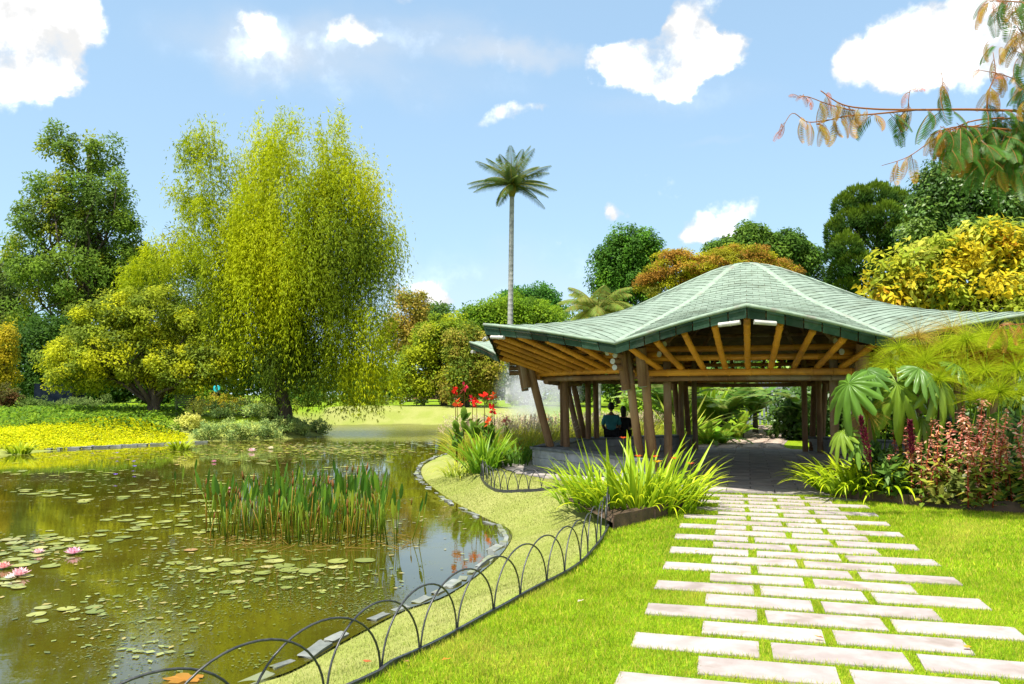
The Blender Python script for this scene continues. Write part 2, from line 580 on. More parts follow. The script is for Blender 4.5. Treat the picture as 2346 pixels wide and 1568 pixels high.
# fence line: dry bank on its pond side, watered lawn on the other
fence_px = [(850, 1550), (890, 1515), (990, 1465), (1085, 1418), (1148, 1390), (1210, 1357), (1255, 1335), (1297, 1310), (1328, 1288), (1352, 1262), (1372, 1238), (1387, 1212), (1394, 1188), (1396, 1160)]
FENCE = [(-3.6, 2.35), (-2.9, 2.75), (-2.2, 3.2), (-1.65, 3.62), (-1.25, 4.05)] + [tuple(G(u, v, 0)[:2]) for u, v in fence_px]
FENCE_C = catmull(FENCE, 6, closed=False)
lawn_poly = np.array([tuple(p) for p in FENCE_C] + [(1.25, 11.6), (1.3, 14), (2.2, 14.5), (40, 14.5), (40, -40), (-40, -40), (-40, 1.0)])
sdl = poly_sd(P2, lawn_poly)
dry = np.where(P2[:, 1] < 24, sstep(sdl, -.06, .22), np.where((P2[:, 0] > -13) & (P2[:, 1] > 44), sstep(-sdv, -9, -5) * .95, sstep(-sdv, -2.2, -1.0) * .9))
shady = (P2[:, 0] > 2) & (P2[:, 1] > 22)
dry = np.where(shady, 0.0, dry)
me = np_mesh('ground', np.column_stack([P2, zz]), quads, cols=np.column_stack([dry, np.zeros_like(dry), sstep(-sdv, -.12, .1)]), smooth=True)
m, n = base_mat('ground_turf')
a = n.n('ShaderNodeAttribute', attribute_name='col')
sp = n.n('ShaderNodeSeparateColor', ins={0: a.outputs['Color']})
t = n.n('ShaderNodeTexCoord')
na = n.n('ShaderNodeTexNoise', ins={'Vector': t.outputs['Object'], 'Scale': .8, 'Detail': 6.0, 'Roughness': .65})
nb = n.n('ShaderNodeTexNoise', ins={'Vector': t.outputs['Object'], 'Scale': 26.0, 'Detail': 4.0, 'Roughness': .7})
green = n.mix(n.smooth(na.outputs[0], .35, .65), (.20, .33, .010, 1), (.30, .40, .012, 1))
green = n.mix(n.smooth(nb.outputs[0], .35, .75), n.mix(1.0, green, (.40, .45, .45, 1), 'MULTIPLY'), green)
dryc = n.mix(n.smooth(na.outputs[0], .38, .62), (.28, .29, .09, 1), (.23, .26, .06, 1))
dryc = n.mix(n.smooth(nb.outputs[0], .3, .7), n.mix(1.0, dryc, (.72, .72, .65, 1), 'MULTIPLY'), dryc)
c = n.mix(sp.outputs[0], green, dryc)
c = n.mix(sp.outputs[2], c, (.07, .065, .02, 1))
bp = n.n('ShaderNodeBump', ins={'Strength': .7, 'Distance': .02, 'Height': nb.outputs[0]})
p = n.n('ShaderNodeBsdfPrincipled', ins={'Base Color': c, 'Roughness': .95, 'Specular IOR Level': .1, 'Normal': bp.outputs[0]})
n.n('ShaderNodeOutputMaterial', ins={0: p.outputs[0]})
tag(obj('ground', me, m), kind='structure')

# pond water
sdw = 0.25
nrm = []
cen = POND.mean(0)
wp = []
nP = len(POND)
for i in range(nP):
    tv = POND[(i + 1) % nP] - POND[i - 1]
    tv /= np.linalg.norm(tv) + 1e-9
    wp.append(POND[i] + np.array([tv[1], -tv[0]]) * .12 * (1 if True else -1))
wp = np.array(wp)
if poly_sd(wp[:1], POND)[0] < 0:
    wp = POND - (wp - POND)
bm = bmesh.new()
vs = [bm.verts.new((p[0], p[1], ZW)) for p in wp]
f = bm.faces.new(vs)
bmesh.ops.triangulate(bm, faces=[f])
bmesh.ops.recalc_face_normals(bm, faces=bm.faces)
me = bpy.data.meshes.new('pond_water')
bm.to_mesh(me)
bm.free()
if me.polygons[0].normal.z < 0:
    me.flip_normals()
m, n = base_mat('pond_water')
t = n.n('ShaderNodeTexCoord')
na = n.n('ShaderNodeTexNoise', ins={'Vector': t.outputs['Object'], 'Scale': .35, 'Detail': 6.0, 'Roughness': .6})
nb = n.n('ShaderNodeTexNoise', ins={'Vector': t.outputs['Object'], 'Scale': 9.0, 'Detail': 3.0, 'Roughness': .5})
nc = n.n('ShaderNodeTexNoise', ins={'Vector': t.outputs['Object'], 'Scale': 2.2, 'Detail': 5.0, 'Roughness': .6})
wc = n.mix(n.smooth(na.outputs[0], .35, .65), (.040, .037, .003, 1), (.068, .060, .005, 1))
# fountain drops roughen the far water
sp = n.n('ShaderNodeSeparateXYZ', ins={0: t.outputs['Object']})
chop = n.m('MULTIPLY', n.smooth(sp.outputs[1], 33, 41), .9)
scum = n.n('ShaderNodeTexNoise', ins={'Vector': t.outputs['Object'], 'Scale': 30.0, 'Detail': 5.0, 'Roughness': .75})
scm = n.m('MULTIPLY', n.smooth(scum.outputs[0], .54, .62), n.m('MULTIPLY', n.smooth(nc.outputs[0], .48, .62), n.smooth(na.outputs[0], .42, .55)))
wc = n.mix(n.m('MULTIPLY', scm, .8), wc, (.10, .115, .025, 1))
hgt = n.m('ADD', nb.outputs[0], n.m('MULTIPLY', nc.outputs[0], 1.5))
bp = n.n('ShaderNodeBump', ins={'Strength': n.m('ADD', .025, n.m('MULTIPLY', chop, .5)), 'Distance': .02, 'Height': hgt})
p = n.n('ShaderNodeBsdfPrincipled', ins={'Base Color': wc, 'Roughness': n.m('ADD', n.m('ADD', .02, n.m('MULTIPLY', scm, .5)), n.m('MULTIPLY', chop, .18)), 'IOR': 1.55, 'Specular IOR Level': 1.0, 'Normal': bp.outputs[0]})
n.n('ShaderNodeOutputMaterial', ins={0: p.outputs[0]})
tag(obj('pond_water', me, m), kind='structure')

# ------------------------------------------------------------------ pavilion frame of reference
PS = 1.07
PAZ = R(16.5)
PA = Vector((math.sin(PAZ), math.cos(PAZ), 0))        # away from the camera
PL = Vector((math.cos(PAZ), -math.sin(PAZ), 0))       # to the right
PC = PA * (18.0 * PS)


def pz(z):
    return EYE + (z - EYE) * PS


def pol(r, ang, z):
    """pavilion polar: ang in degrees from the entrance direction (towards the camera), positive to the right"""
    a = R(ang)
    return PC + (-PA * math.cos(a) + PL * math.sin(a)) * r + Vector((0, 0, z))


RT, RL, RC = 6.4 * PS, 5.45 * PS, 4.6 * PS
_rt = np.array([0, .3, .6, 1.2, 1.9, 2.54, 3.6, 4.73, 5.6, 6.4]) * PS
_zt = np.array([4.43, 4.41, 4.33, 4.08, 3.77, 3.51, 3.18, 2.97, 2.88, 2.86])
_rh = np.array([0, .3, .6, 1.2, 1.9, 2.5, 3.5, 4.5, 5.45]) * PS
_zh = np.array([4.43, 4.41, 4.33, 4.08, 3.75, 3.47, 3.10, 2.76, 2.44])


def smooth_interp(x, xp, fp):
    fp = np.asarray(fp)
    dx = np.gradient(fp, xp)
    i = np.clip(np.searchsorted(xp, x) - 1, 0, len(xp) - 2)
    h = xp[i + 1] - xp[i]
    t = (x - xp[i]) / h
    return ((2 * t ** 3 - 3 * t ** 2 + 1) * fp[i] + (t ** 3 - 2 * t ** 2 + t) * h * dx[i] + (-2 * t ** 3 + 3 * t ** 2) * fp[i + 1] + (t ** 3 - t ** 2) * h * dx[i + 1])


T225 = math.tan(R(22.5))
A_LOW = RL * math.cos(R(22.5))
L_LOW = RL * math.sin(R(22.5))


def roof_z(a, lat):
    """height over sector coordinates: a along the sector axis, lat across"""
    r = math.hypot(a, lat)
    ph = abs(math.degrees(math.atan2(lat, max(a, 1e-6))))
    wt = max(0.0, 1 - ph / 22.5)
    wt = wt ** .85
    zt = float(smooth_interp(min(r, RT), _rt, _zt))
    zh = float(smooth_interp(min(r, RL * 1.02), _rh, _zh))
    return pz(zh + (zt - zh) * wt)


def half_width(a):
    if a <= A_LOW:
        return a * T225
    return L_LOW * max(0.0, (RT - a) / (RT - A_LOW))


def sect(k, a, lat, dz=0.0):
    """sector k (0 = entrance), coordinates (a, lat) -> world on the roof"""
    ang = R(45 * k)
    d = -PA * math.cos(ang) + PL * math.sin(ang)
    l = PL * math.cos(ang) + PA * math.sin(ang)
    return PC + d * a + l * lat + Vector((0, 0, roof_z(a, lat) + dz))


pav = empty('garden_pavilion', PC)
tag(pav, 'octagonal open pavilion of bamboo poles with a pale green shingled roof', 'pavilion')


def ppart(name, me, mat):
    return obj(name, me, mat, pav)


# roof deck
b = MB()
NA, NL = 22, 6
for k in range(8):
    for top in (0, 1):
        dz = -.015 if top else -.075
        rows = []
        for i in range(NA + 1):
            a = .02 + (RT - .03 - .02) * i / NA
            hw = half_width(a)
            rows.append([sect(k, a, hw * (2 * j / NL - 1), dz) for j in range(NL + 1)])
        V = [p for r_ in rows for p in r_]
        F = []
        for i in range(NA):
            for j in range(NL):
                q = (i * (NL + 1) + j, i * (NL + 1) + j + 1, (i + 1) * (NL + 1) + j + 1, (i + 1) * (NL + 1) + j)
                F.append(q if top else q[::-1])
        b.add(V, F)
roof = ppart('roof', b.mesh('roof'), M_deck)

# shingles
EXPO, WID = .165, .24
sh = []
for k in range(8):
    i = 0
    a = .22
    while a < RT - .04:
        a2 = min(a + EXPO, RT - .005)
        off = (i % 2) * WID * .5
        hw1, hw2 = half_width(a), half_width(a2)
        hw = max(hw1, hw2)
        nn = int(math.ceil(hw * 2 / WID)) + 2
        for j in range(-nn, nn):
            l0, l1 = j * WID * .5 * 2 + off, (j + 1) * WID + off
            l0, l1 = l0 + .002, l1 - .004
            def cl(x, h):
                return max(-h, min(h, x))
            t0, t1 = cl(l0, hw1), cl(l1, hw1)
            b0, b1 = cl(l0, hw2), cl(l1, hw2)
            if (t1 - t0) < .01 and (b1 - b0) < .01:
                continue
            up, lo = .005, .019 + random.uniform(-.003, .005)
            A_ = [sect(k, a - .02, t0, up), sect(k, a - .02, t1, up), sect(k, a2, b1, lo), sect(k, a2, b0, lo), sect(k, a2, b1, lo - .010), sect(k, a2, b0, lo - .010)]
            sh.append((A_, (A_[0] + A_[2]) / 2))
        a += EXPO
        i += 1
SF = [(0, 3, 2, 1), (3, 5, 4, 2)]
camv = Vector((0, 0, EYE))
# shown largest first: near and facing the camera
def apparent(s):
    A_, c_ = s
    nrm_ = (A_[1] - A_[0]).cross(A_[3] - A_[0])
    v_ = camv - c_
    return -abs(nrm_.dot(v_)) / v_.length ** 3 if nrm_.dot(v_) * 1 < 1e9 else 0
def facing(s):
    A_, c_ = s
    nrm_ = (A_[1] - A_[0]).cross(A_[3] - A_[0])
    if nrm_.z < 0:
        nrm_ = -nrm_
    v_ = camv - c_
    return nrm_.dot(v_) / v_.length ** 3
sh.sort(key=lambda s: -facing(s))
for A_, c_ in sh[:290]:
    bb = MB()
    bb.add(A_, SF)
    subpart('shingle', bb.mesh('shingle'), M_shingle, roof)
bb = MB()
for A_, c_ in sh[290:]:
    bb.add(A_, SF)
tag(subpart('shingles', bb.mesh('shingles'), M_shingle, roof), kind='stuff')

# hip strips, eave trim, fascia
for k in range(8):
    ang = 45 * k + 22.5
    d = -PA * math.cos(R(ang)) + PL * math.sin(R(ang))
    l = PL * math.cos(R(ang)) + PA * math.sin(R(ang))
    V, F = [], []
    NS = 18
    for i in range(NS + 1):
        r_ = .25 + (RL - .3) * i / NS
        z_ = pz(float(smooth_interp(r_, _rh, _zh)))
        for s_, h_ in ((-.075, .012), (-.05, .034), (.05, .034), (.075, .012)):
            V.append(PC + d * r_ + l * s_ + Vector((0, 0, z_ + h_)))
    for i in range(NS):
        for j in range(3):
            F.append((i * 4 + j, i * 4 + j + 1, (i + 1) * 4 + j + 1, (i + 1) * 4 + j))
    b = MB()
    b.add(V, F)
    ppart('hip_strip', b.mesh('hip_strip', True), M_trimcap)
b = MB()
ring = []
for j in range(17):
    a_ = 2 * math.pi * j / 16
    ring.append(a_)
for i, (r_, z_) in enumerate(((.36, 4.42), (.3, 4.44), (.16, 4.455), (.0, 4.46))):
    b.v += [tuple(PC + Vector((math.cos(a_) * r_ * PS, math.sin(a_) * r_ * PS, pz(z_)))) for a_ in ring[:16]]
for i in range(3):
    for j in range(16):
        b.f.append((i * 16 + j, i * 16 + (j + 1) % 16, (i + 1) * 16 + (j + 1) % 16, (i + 1) * 16 + j))
ppart('roof_cap', b.mesh('roof_cap', True), M_shingle)
NB = 8
for k in range(8):
    for s in (-1, 1):
        trim = []
        for i in range(NB + 1):
            t_ = i / NB
            a_, l_ = A_LOW + (RT - A_LOW) * t_, s * L_LOW * (1 - t_)
            trim.append(sect(k, a_ - .02, l_, -.005))
        b = MB()
        b.tube(trim, .034, 6)
        ppart('eave_trim', b.mesh('eave_trim', True), M_trimcap)
        ang = R(45 * k)
        d = -PA * math.cos(ang) + PL * math.sin(ang)
        for i in range(NB):
            t0, t1 = i / NB + .004, (i + 1) / NB - .004
            p0 = sect(k, A_LOW + (RT - A_LOW) * t0 - .01, s * L_LOW * (1 - t0), -.02)
            p1 = sect(k, A_LOW + (RT - A_LOW) * t1 - .01, s * L_LOW * (1 - t1), -.02)
            h_ = .168 + random.uniform(-.008, .008)
            inw = -d * .05
            o_ = d * (.012 if i % 2 else .004)
            V = [p0 + o_, p1 + o_, p1 + inw + o_ - Vector((0, 0, h_)), p0 + inw + o_ - Vector((0, 0, h_))]
            V += [v_ - d * .022 for v_ in V]
            b = MB()
            b.add(V, [(0, 3, 2, 1), (4, 5, 6, 7), (0, 1, 5, 4), (2, 3, 7, 6), (0, 4, 7, 3), (1, 2, 6, 5)])
            ppart('fascia_board', b.mesh('fascia_board'), M_fascia)

# rafters, ring beams, crossing tie poles at the tips
AP = RC * math.cos(R(22.5))


def sec_pt(k, a, lat, z):
    ang = R(45 * k)
    d = -PA * math.cos(ang) + PL * math.sin(ang)
    l = PL * math.cos(ang) + PA * math.sin(ang)
    return PC + d * a + l * lat + Vector((0, 0, z))


def end_caps(pole, p0, p1, r, both=True):
    dv = (Vector(p1) - Vector(p0)).normalized()
    for q, s in ((p0, -1), (p1, 1)) if both else ((p1, 1),):
        b = MB()
        q = Vector(q)
        b.tube([q + dv * s * .001, q + dv * s * .012], r * .98, 12)
        subpart('end_cap', b.mesh('end_cap'), M_endcap, pole)


Z_RING = pz(1.97)
for k in range(8):
    hw = AP * T225
    ext = .42
    for a_, z_, r_ in ((AP - .02, Z_RING, .062), (AP - .20, Z_RING - .10, .06), (AP - .12, pz(2.22), .055), (AP - .30, pz(2.40), .055)):
        z_ += .012 * (k % 2)
        h2 = a_ * T225 + (ext if z_ > Z_RING + .1 else .12)
        p0, p1 = sec_pt(k, a_, -h2, z_ + (.055 if k % 2 else 0)), sec_pt(k, a_, h2, z_ + (.055 if k % 2 else 0))
        pl = ppart('ring_beam', pole_mesh(p0, p1, r_, 'ring_beam'), M_bamboo if a_ != AP - .20 else M_post)
        if z_ > Z_RING + .1:
            end_caps(pl, p0, p1, r_)
    for i in range(9):
        t_ = (i - 4) / 4 * .9
        a1 = RT - (RT - A_LOW) * abs(t_) - .16
        l1 = L_LOW * t_ * .985
        zt = roof_z(a1, l1) - .17
        p0 = sec_pt(k, AP - .08, (AP * T225 - .18) * t_, Z_RING + .075)
        p1 = sec_pt(k, a1, l1, zt)
        ppart('rafter', pole_mesh(p0, p1, .052, 'rafter'), M_bamboo)
    # inner rafters up to the crown
    for i in range(3):
        t_ = (i - 1) * .8
        p0 = sec_pt(k, AP - .2, (AP - .2) * T225 * t_, pz(2.52))
        p1 = sec_pt(k, .45, .45 * T225 * t_, roof_z(.45, 0) - .16)
        ppart('inner_rafter', pole_mesh(p0, p1, .05, 'inner_rafter'), M_post)
    for (a_, dz) in ((3.0, .19), (1.7, .19)):
        h2 = a_ * T225
        ppart('purlin', pole_mesh(sec_pt(k, a_, -h2, roof_z(a_, h2) - dz), sec_pt(k, a_, h2, roof_z(a_, h2) - dz), .045, 'purlin'), M_post)
    # pale pole ends crossing under the tip
    zt = roof_z(RT - .1, 0) - .262
    for s in (-1, 1):
        q0 = sec_pt(k, RT - .22, s * .42, zt - .015)
        q1 = sec_pt(k, RT - .12, s * .10, zt + .01)
        pl = ppart('tie_pole', pole_mesh(q1, q0, .036, 'tie_pole'), M_tie)

# posts
for k in range(8):
    ang = 45 * k + 22.5
    d = -PA * math.cos(R(ang)) + PL * math.sin(R(ang))
    l = PL * math.cos(R(ang)) + PA * math.sin(R(ang))
    open_side = k in (0, 7, 3, 4)
    zb = .45
    for s in (-1, 1):
        base = PC + d * (RC - .28) + l * (.13 * s) + Vector((0, 0, .05 if open_side else zb))
        top = PC + d * (RC + .24) + l * (.16 * s) + Vector((0, 0, pz(2.40)))
        ppart('leaning_post', pole_mesh(base, top, .078, 'leaning_post', node=.42, bulge=1.06), M_post)
        hp0 = PC + d * (RC + .16) + l * (.17 * s + .01) + Vector((0, 0, pz(1.72 + .03 * s)))
        hp1 = PC + d * (RC + .38) + l * (.19 * s) + Vector((0, 0, pz(2.38)))
        hp0 = hp0 + d * .10
        hp = ppart('hanging_log', pole_mesh(hp0, hp1, .084, 'hanging_log', node=.3, bulge=1.05), M_post)
        bdn = MB()
        dv = (hp0 - hp1).normalized()
        bdn.tube([hp0 + dv * .001, hp0 + dv * .012], .08, 12)
        subpart('cut_end', bdn.mesh('cut_end'), M_trimcap, hp)
        vb = PC + d * (RC - .62) + l * (.20 * s) + Vector((0, 0, .05 if open_side else zb))
        vt = PC + d * (RC - .60) + l * (.20 * s) + Vector((0, 0, pz(2.55)))
        ppart('upright_post', pole_mesh(vb, vt, .075, 'upright_post', node=.42, bulge=1.06), M_post)

# short poles run out through each corner, their cut ends painted white
for k in range(8):
    ang = 45 * k + 22.5
    sg_ = 1 if k < 4 else -1
    d = -PA * math.cos(R(ang)) + PL * math.sin(R(ang))
    l = PL * math.cos(R(ang)) + PA * math.sin(R(ang))
    for (lo_, z_) in ((.33, 2.36), (.17, 2.31), (.22, 2.20), (.18, 2.09)):
        q0 = PC + d * (RC - .7) + l * (lo_ * sg_) + Vector((0, 0, z_ + .02))
        q1 = PC + d * (RC + .62) + l * (lo_ * sg_) + Vector((0, 0, z_))
        pl = ppart('corner_pole', pole_mesh(q0, q1, .052, 'corner_pole'), M_post)
        end_caps(pl, q0, q1, .052, both=False)

# low bench walls on six sides
wall_tpl = []
for v_ in range(5):
    bm = bmesh.new()
    bmesh.ops.create_cube(bm, size=1.0)
    bmesh.ops.bevel(bm, geom=bm.edges[:], offset=.06, segments=1, affect='EDGES')
    for vv in bm.verts:
        vv.co += Vector([random.uniform(-.03, .03) for _ in range(3)])
    me = bpy.data.meshes.new('stone_block')
    bm.to_mesh(me)
    bm.free()
    me.materials.append(M_stone)
    wall_tpl.append(me)
for k in (1, 2, 3, 5, 6, 7):
    ang = 45 * k
    d = -PA * math.cos(R(ang)) + PL * math.sin(R(ang))
    l = PL * math.cos(R(ang)) + PA * math.sin(R(ang))
    hw = AP * T225 + .10
    yaw = math.atan2(l.y, l.x)
    core = MB()
    rot = Matrix.Rotation(yaw, 3, 'Z')
    core.box(PC + d * (AP - .12) + Vector((0, 0, .20)), (2 * hw - .02, .36, .38), rot)
    wl = ppart('bench_wall', core.mesh('bench_wall'), M_stone)
    cp = MB()
    cp.box(PC + d * (AP - .12) + Vector((0, 0, .42)), (2 * hw + .06, .50, .055), rot)
    subpart('coping', cp.mesh('coping'), M_coping if k not in (1,) else M_stone, wl)
    for r_ in range(2):
        x_ = -hw
        j = 0
        while x_ < hw - .02:
            L_ = min(random.uniform(.32, .62), hw - x_)
            if hw - x_ - L_ < .14:
                L_ = hw - x_
            for side in (1, -1):
                if side == -1 and k in (1, 7):
                    pass
                o = bpy.data.objects.new('stone_block', random.choice(wall_tpl))
                link(o)
                o.parent = wl
                o.location = PC + d * (AP - .12 + side * .17) + l * (x_ + L_ / 2) + Vector((0, 0, .115 + .185 * r_))
                o.rotation_euler = (0, 0, yaw)
                o.scale = (L_ - .012, .09, .178)
            x_ += L_
            j += 1

# pavilion floor with tight pavers
b = MB()
NSEG = 48
FR = 5.75
for zt_ in (.012,):
    b.v += [tuple(PC + Vector((math.cos(2 * math.pi * i / NSEG) * FR, math.sin(2 * math.pi * i / NSEG) * FR, zt_))) for i in range(NSEG)]
    b.f.append(tuple(range(NSEG)))
fl = obj('pavilion_floor', b.mesh('pavilion_floor'), noise_mat('mortar', (.10, .095, .09), (.15, .14, .13), 8, .9, .4, 30))
tag(fl, kind='structure')
pv = []
for v_ in range(4):
    bm = bmesh.new()
    bmesh.ops.create_cube(bm, size=1.0)
    bmesh.ops.bevel(bm, geom=[e for e in bm.edges if all(v.co.z > 0 for v in e.verts)], offset=.018, segments=1, affect='EDGES')
    me = bpy.data.meshes.new('paver')
    bm.to_mesh(me)
    bm.free()
    me.materials.append(M_paver)
    pv.append(me)
PX, PY = .76, .385
for i in range(-16, 17):
    for j in range(-9, 10):
        la = (j + .5 * (i % 2)) * PX
        aa = i * PY
        if math.hypot(la, aa) > FR - .3:
            continue
        o = bpy.data.objects.new('paver', random.choice(pv))
        link(o)
        o.parent = fl
        o.location = PC + PA * aa + PL * la + Vector((0, 0, .020 + random.uniform(-.003, .003)))
        o.rotation_euler = (0, 0, -PAZ + random.uniform(-.006, .006))
        o.scale = (PX - .018, PY - .018, .03)

# ------------------------------------------------------------------ stone path
AZP = math.atan((1677 - CX) / FPX)
DA = Vector((math.sin(AZP), math.cos(AZP), 0))
DL = Vector((math.cos(AZP), -math.sin(AZP), 0))
P0 = G(1490, 1385)
b = MB()
q = [P0 + DA * -3.2 + DL * -.1, P0 + DA * -3.2 + DL * 2.6, P0 + DA * 7.4 + DL * 2.5, P0 + DA * 7.4 + DL * 0.1]
b.add([v + Vector((0, 0, .003)) for v in q], [(0, 1, 2, 3)])
path = obj('garden_path', b.mesh('garden_path'), bpy.data.materials['ground_turf'])
tag(path, kind='structure')
slab_tpl = []
for v_ in range(6):
    bm = bmesh.new()
    bmesh.ops.create_cube(bm, size=1.0)
    bmesh.ops.subdivide_edges(bm, edges=[e for e in bm.edges if abs(e.verts[0].co.x - e.verts[1].co.x) > .5], cuts=5)
    for vv in bm.verts:
        vv.co.y += random.uniform(-.012, .012)
        if abs(abs(vv.co.x) - .5) < .01:
            vv.co.x += random.uniform(-.008, .008)
    bmesh.ops.bevel(bm, geom=[e for e in bm.edges if all(v.co.z > .4 for v in e.verts) and (all(v.co.y > .4 for v in e.verts) or all(v.co.y < -.4 for v in e.verts) or all(abs(v.co.x) > .45 for v in e.verts))], offset=.02, segments=2, affect='EDGES')
    me = bpy.data.meshes.new('stone_slab')
    bm.to_mesh(me)
    bm.free()
    me.materials.append(M_slab)
    slab_tpl.append(me)
PITCH_R, SL, SD = .392, .78, .312
SLABS = []
for i in range(-6, 19):
    long_row = (i % 2 == 0)
    n_s = 3 if long_row else 2
    for j in range(n_s):
        la = (-.01 if long_row else .41) + j * (SL + .065)
        c_ = P0 + DA * (i * PITCH_R - SD / 2) + DL * (la + SL / 2)
        SLABS.append((c_.x, c_.y))
        o = bpy.data.objects.new('stone_slab', random.choice(slab_tpl))
        link(o)
        o.parent = path
        o.location = (c_.x + random.uniform(-.008, .008), c_.y + random.uniform(-.008, .008), -.011 + random.uniform(-.003, .003))
        o.rotation_euler = (random.uniform(-.006, .006), random.uniform(-.004, .004), -AZP + random.uniform(-.012, .012) + (math.pi if random.random() < .5 else 0))
        o.scale = (SL + random.uniform(-.012, .012), SD + random.uniform(-.01, .01), .05)

# ------------------------------------------------------------------ hoop fences
def resample(P, step):
    P = np.asarray(P, float)
    seg = np.linalg.norm(np.diff(P, axis=0), axis=1)
    s = np.concatenate([[0], np.cumsum(seg)])
    n_ = int(s[-1] / step)
    t = np.arange(n_ + 1) * step
    return np.column_stack([np.interp(t, s, P[:, i]) for i in range(P.shape[1])])


def hoop_fence(line, label, step=.475, height=.42, rail=True, rad=.0068):
    pts = resample(line, step)
    z = ground_z(pts)
    root = empty('hoop_fence', (pts[0][0], pts[0][1], z[0]))
    tag(root, label, 'fence', 'low hoop fences round the lawn and beds')
    V = [Vector((p[0], p[1], zz_)) for p, zz_ in zip(pts, z)]
    for i in range(len(V) - 2):
        a, c = V[i], V[i + 2]
        side = Vector((0, 0, 0))
        dv = (c - a)
        off = Vector((dv.y, -dv.x, 0)).normalized() * (.007 if i % 2 else -.007)
        tw = random.uniform(-.012, .012)
        P = [a + off + Vector((0, 0, -.06))]
        K = 22
        for j in range(K + 1):
            th = math.pi * j / K
            x_ = (1 - math.cos(th)) / 2
            x_ = .5 + (x_ - .5) * .985
            P.append(a.lerp(c, x_) + off + Vector((0, 0, height * (math.sin(th) ** .9) * (1 + tw))) + off * 2.5 * math.sin(th) * tw * 40)
        P.append(c + off + Vector((0, 0, -.06)))
        b = MB()
        b.tube(P, rad, 6)
        obj('hoop', b.mesh('hoop', True), M_iron, root)
    if rail:
        b = MB()
        fine = resample(line, .12)
        fz = ground_z(fine)
        VV, F = [], []
        for i in range(len(fine)):
            tv = fine[min(i + 1, len(fine) - 1)] - fine[max(i - 1, 0)]
            tv = tv / (np.linalg.norm(tv) + 1e-9)
            nv = np.array([tv[1], -tv[0]])
            for o_, h_ in ((-.012, -.05), (-.012, .045), (.012, .045), (.012, -.05)):
                q = fine[i] + nv * (o_ + .02)
                VV.append((q[0], q[1], fz[i] + h_))
        for i in range(len(fine) - 1):
            for j in range(3):
                F.append((i * 4 + j, i * 4 + j + 1, (i + 1) * 4 + j + 1, (i + 1) * 4 + j))
        b.add(VV, F)
        obj('base_rail', b.mesh('base_rail'), M_iron, root)
    return root


hoop_fence(FENCE_C, 'low dark iron hoop fence between the bright lawn and the pond bank')
f2 = [G(u, v, -.02)[:2] for u, v in ((1106, 1052), (1101, 1068), (1106, 1084), (1124, 1097), (1150, 1106), (1195, 1113), (1248, 1119), (1300, 1119), (1345, 1116))]
hoop_fence(catmull(f2, 5, False), 'thin iron hoop fence along the paving beside the pavilion bench wall', step=.30, height=.40, rad=.008)
f3 = [G(u, v, 0)[:2] for u, v in ((1130, 1072), (1160, 1062), (1200, 1050), (1240, 1043), (1280, 1040))]
hoop_fence(catmull(f3, 5, False), 'iron hoop fence at the foot of the feathery pink grass', step=.36, height=.42, rad=.008)

# ------------------------------------------------------------------ pond edge stones
edge = resample(np.array([tuple(p) for p in catmull(near_shore, 6, False)]), .34)
tpl = []
for v_ in range(6):
    bm = bmesh.new()
    bmesh.ops.create_cube(bm, size=1.0)
    bmesh.ops.subdivide_edges(bm, edges=bm.edges[:], cuts=1)
    for vv in bm.verts:
        vv.co *= random.uniform(.86, 1.06)
    bmesh.ops.bevel(bm, geom=[e for e in bm.edges if e.calc_face_angle(0) > .6], offset=.07, segments=1, affect='EDGES')
    me = bpy.data.meshes.new('edge_stone')
    bm.to_mesh(me)
    bm.free()
    me.materials.append(M_edge_stone)
    tpl.append(me)
er = empty('pond_edging', (edge[0][0], edge[0][1], ZW))
tag(er, 'line of flat grey edging stones where the dry bank meets the pond', 'edging')
for i in range(len(edge) - 1):
    tv = edge[i + 1] - edge[i]
    nv = np.array([tv[1], -tv[0]]) / (np.linalg.norm(tv) + 1e-9)
    q = (edge[i] + edge[i + 1]) / 2 + nv * random.uniform(-.02, .06)
    if random.random() < .05:
        continue
    o = bpy.data.objects.new('edge_stone', random.choice(tpl))
    link(o)
    o.parent = er
    o.matrix_parent_inverse = Matrix.Translation(-er.location)
    o.location = (q[0], q[1], ZW - .012 + random.uniform(-.02, .012))
    o.rotation_euler = (random.uniform(-.06, .06), random.uniform(-.06, .06), math.atan2(tv[1], tv[0]) + random.uniform(-.25, .25))
    o.scale = (random.uniform(.22, .42), random.uniform(.06, .14), random.uniform(.04, .07))


# ------------------------------------------------------------------ foliage generator
def unit(v):
    return v / (np.linalg.norm(v, axis=-1, keepdims=True) + 1e-9)


def leaf_quads(pos, axis_, nrm_, L, W, fold=.18):
    """diamond leaves: base, left, tip, right"""
    axis_ = unit(axis_)
    side = unit(np.cross(axis_, nrm_))
    nn_ = np.cross(side, axis_)
    L, W = np.asarray(L).reshape(-1, 1), np.asarray(W).reshape(-1, 1)
    v0 = pos
    v1 = pos + axis_ * L * .45 + side * W * .5 + nn_ * W * fold
    v2 = pos + axis_ * L
    v3 = pos + axis_ * L * .45 - side * W * .5 + nn_ * W * fold
    V = np.stack([v0, v1, v2, v3], 1).reshape(-1, 3)
    F = np.arange(len(pos) * 4).reshape(-1, 4)
    return V, F


def leaf_tris(pos, axis_, nrm_, L, W):
    """slim pointed leaves, one face each"""
    axis_ = unit(axis_)
    side = unit(np.cross(axis_, nrm_))
    L, W = np.asarray(L).reshape(-1, 1), np.asarray(W).reshape(-1, 1)
    V = np.stack([pos - side * W * .5, pos + side * W * .5 + axis_ * L * .12, pos + axis_ * L], 1).reshape(-1, 3)
    return V, np.arange(len(pos) * 3).reshape(-1, 3)


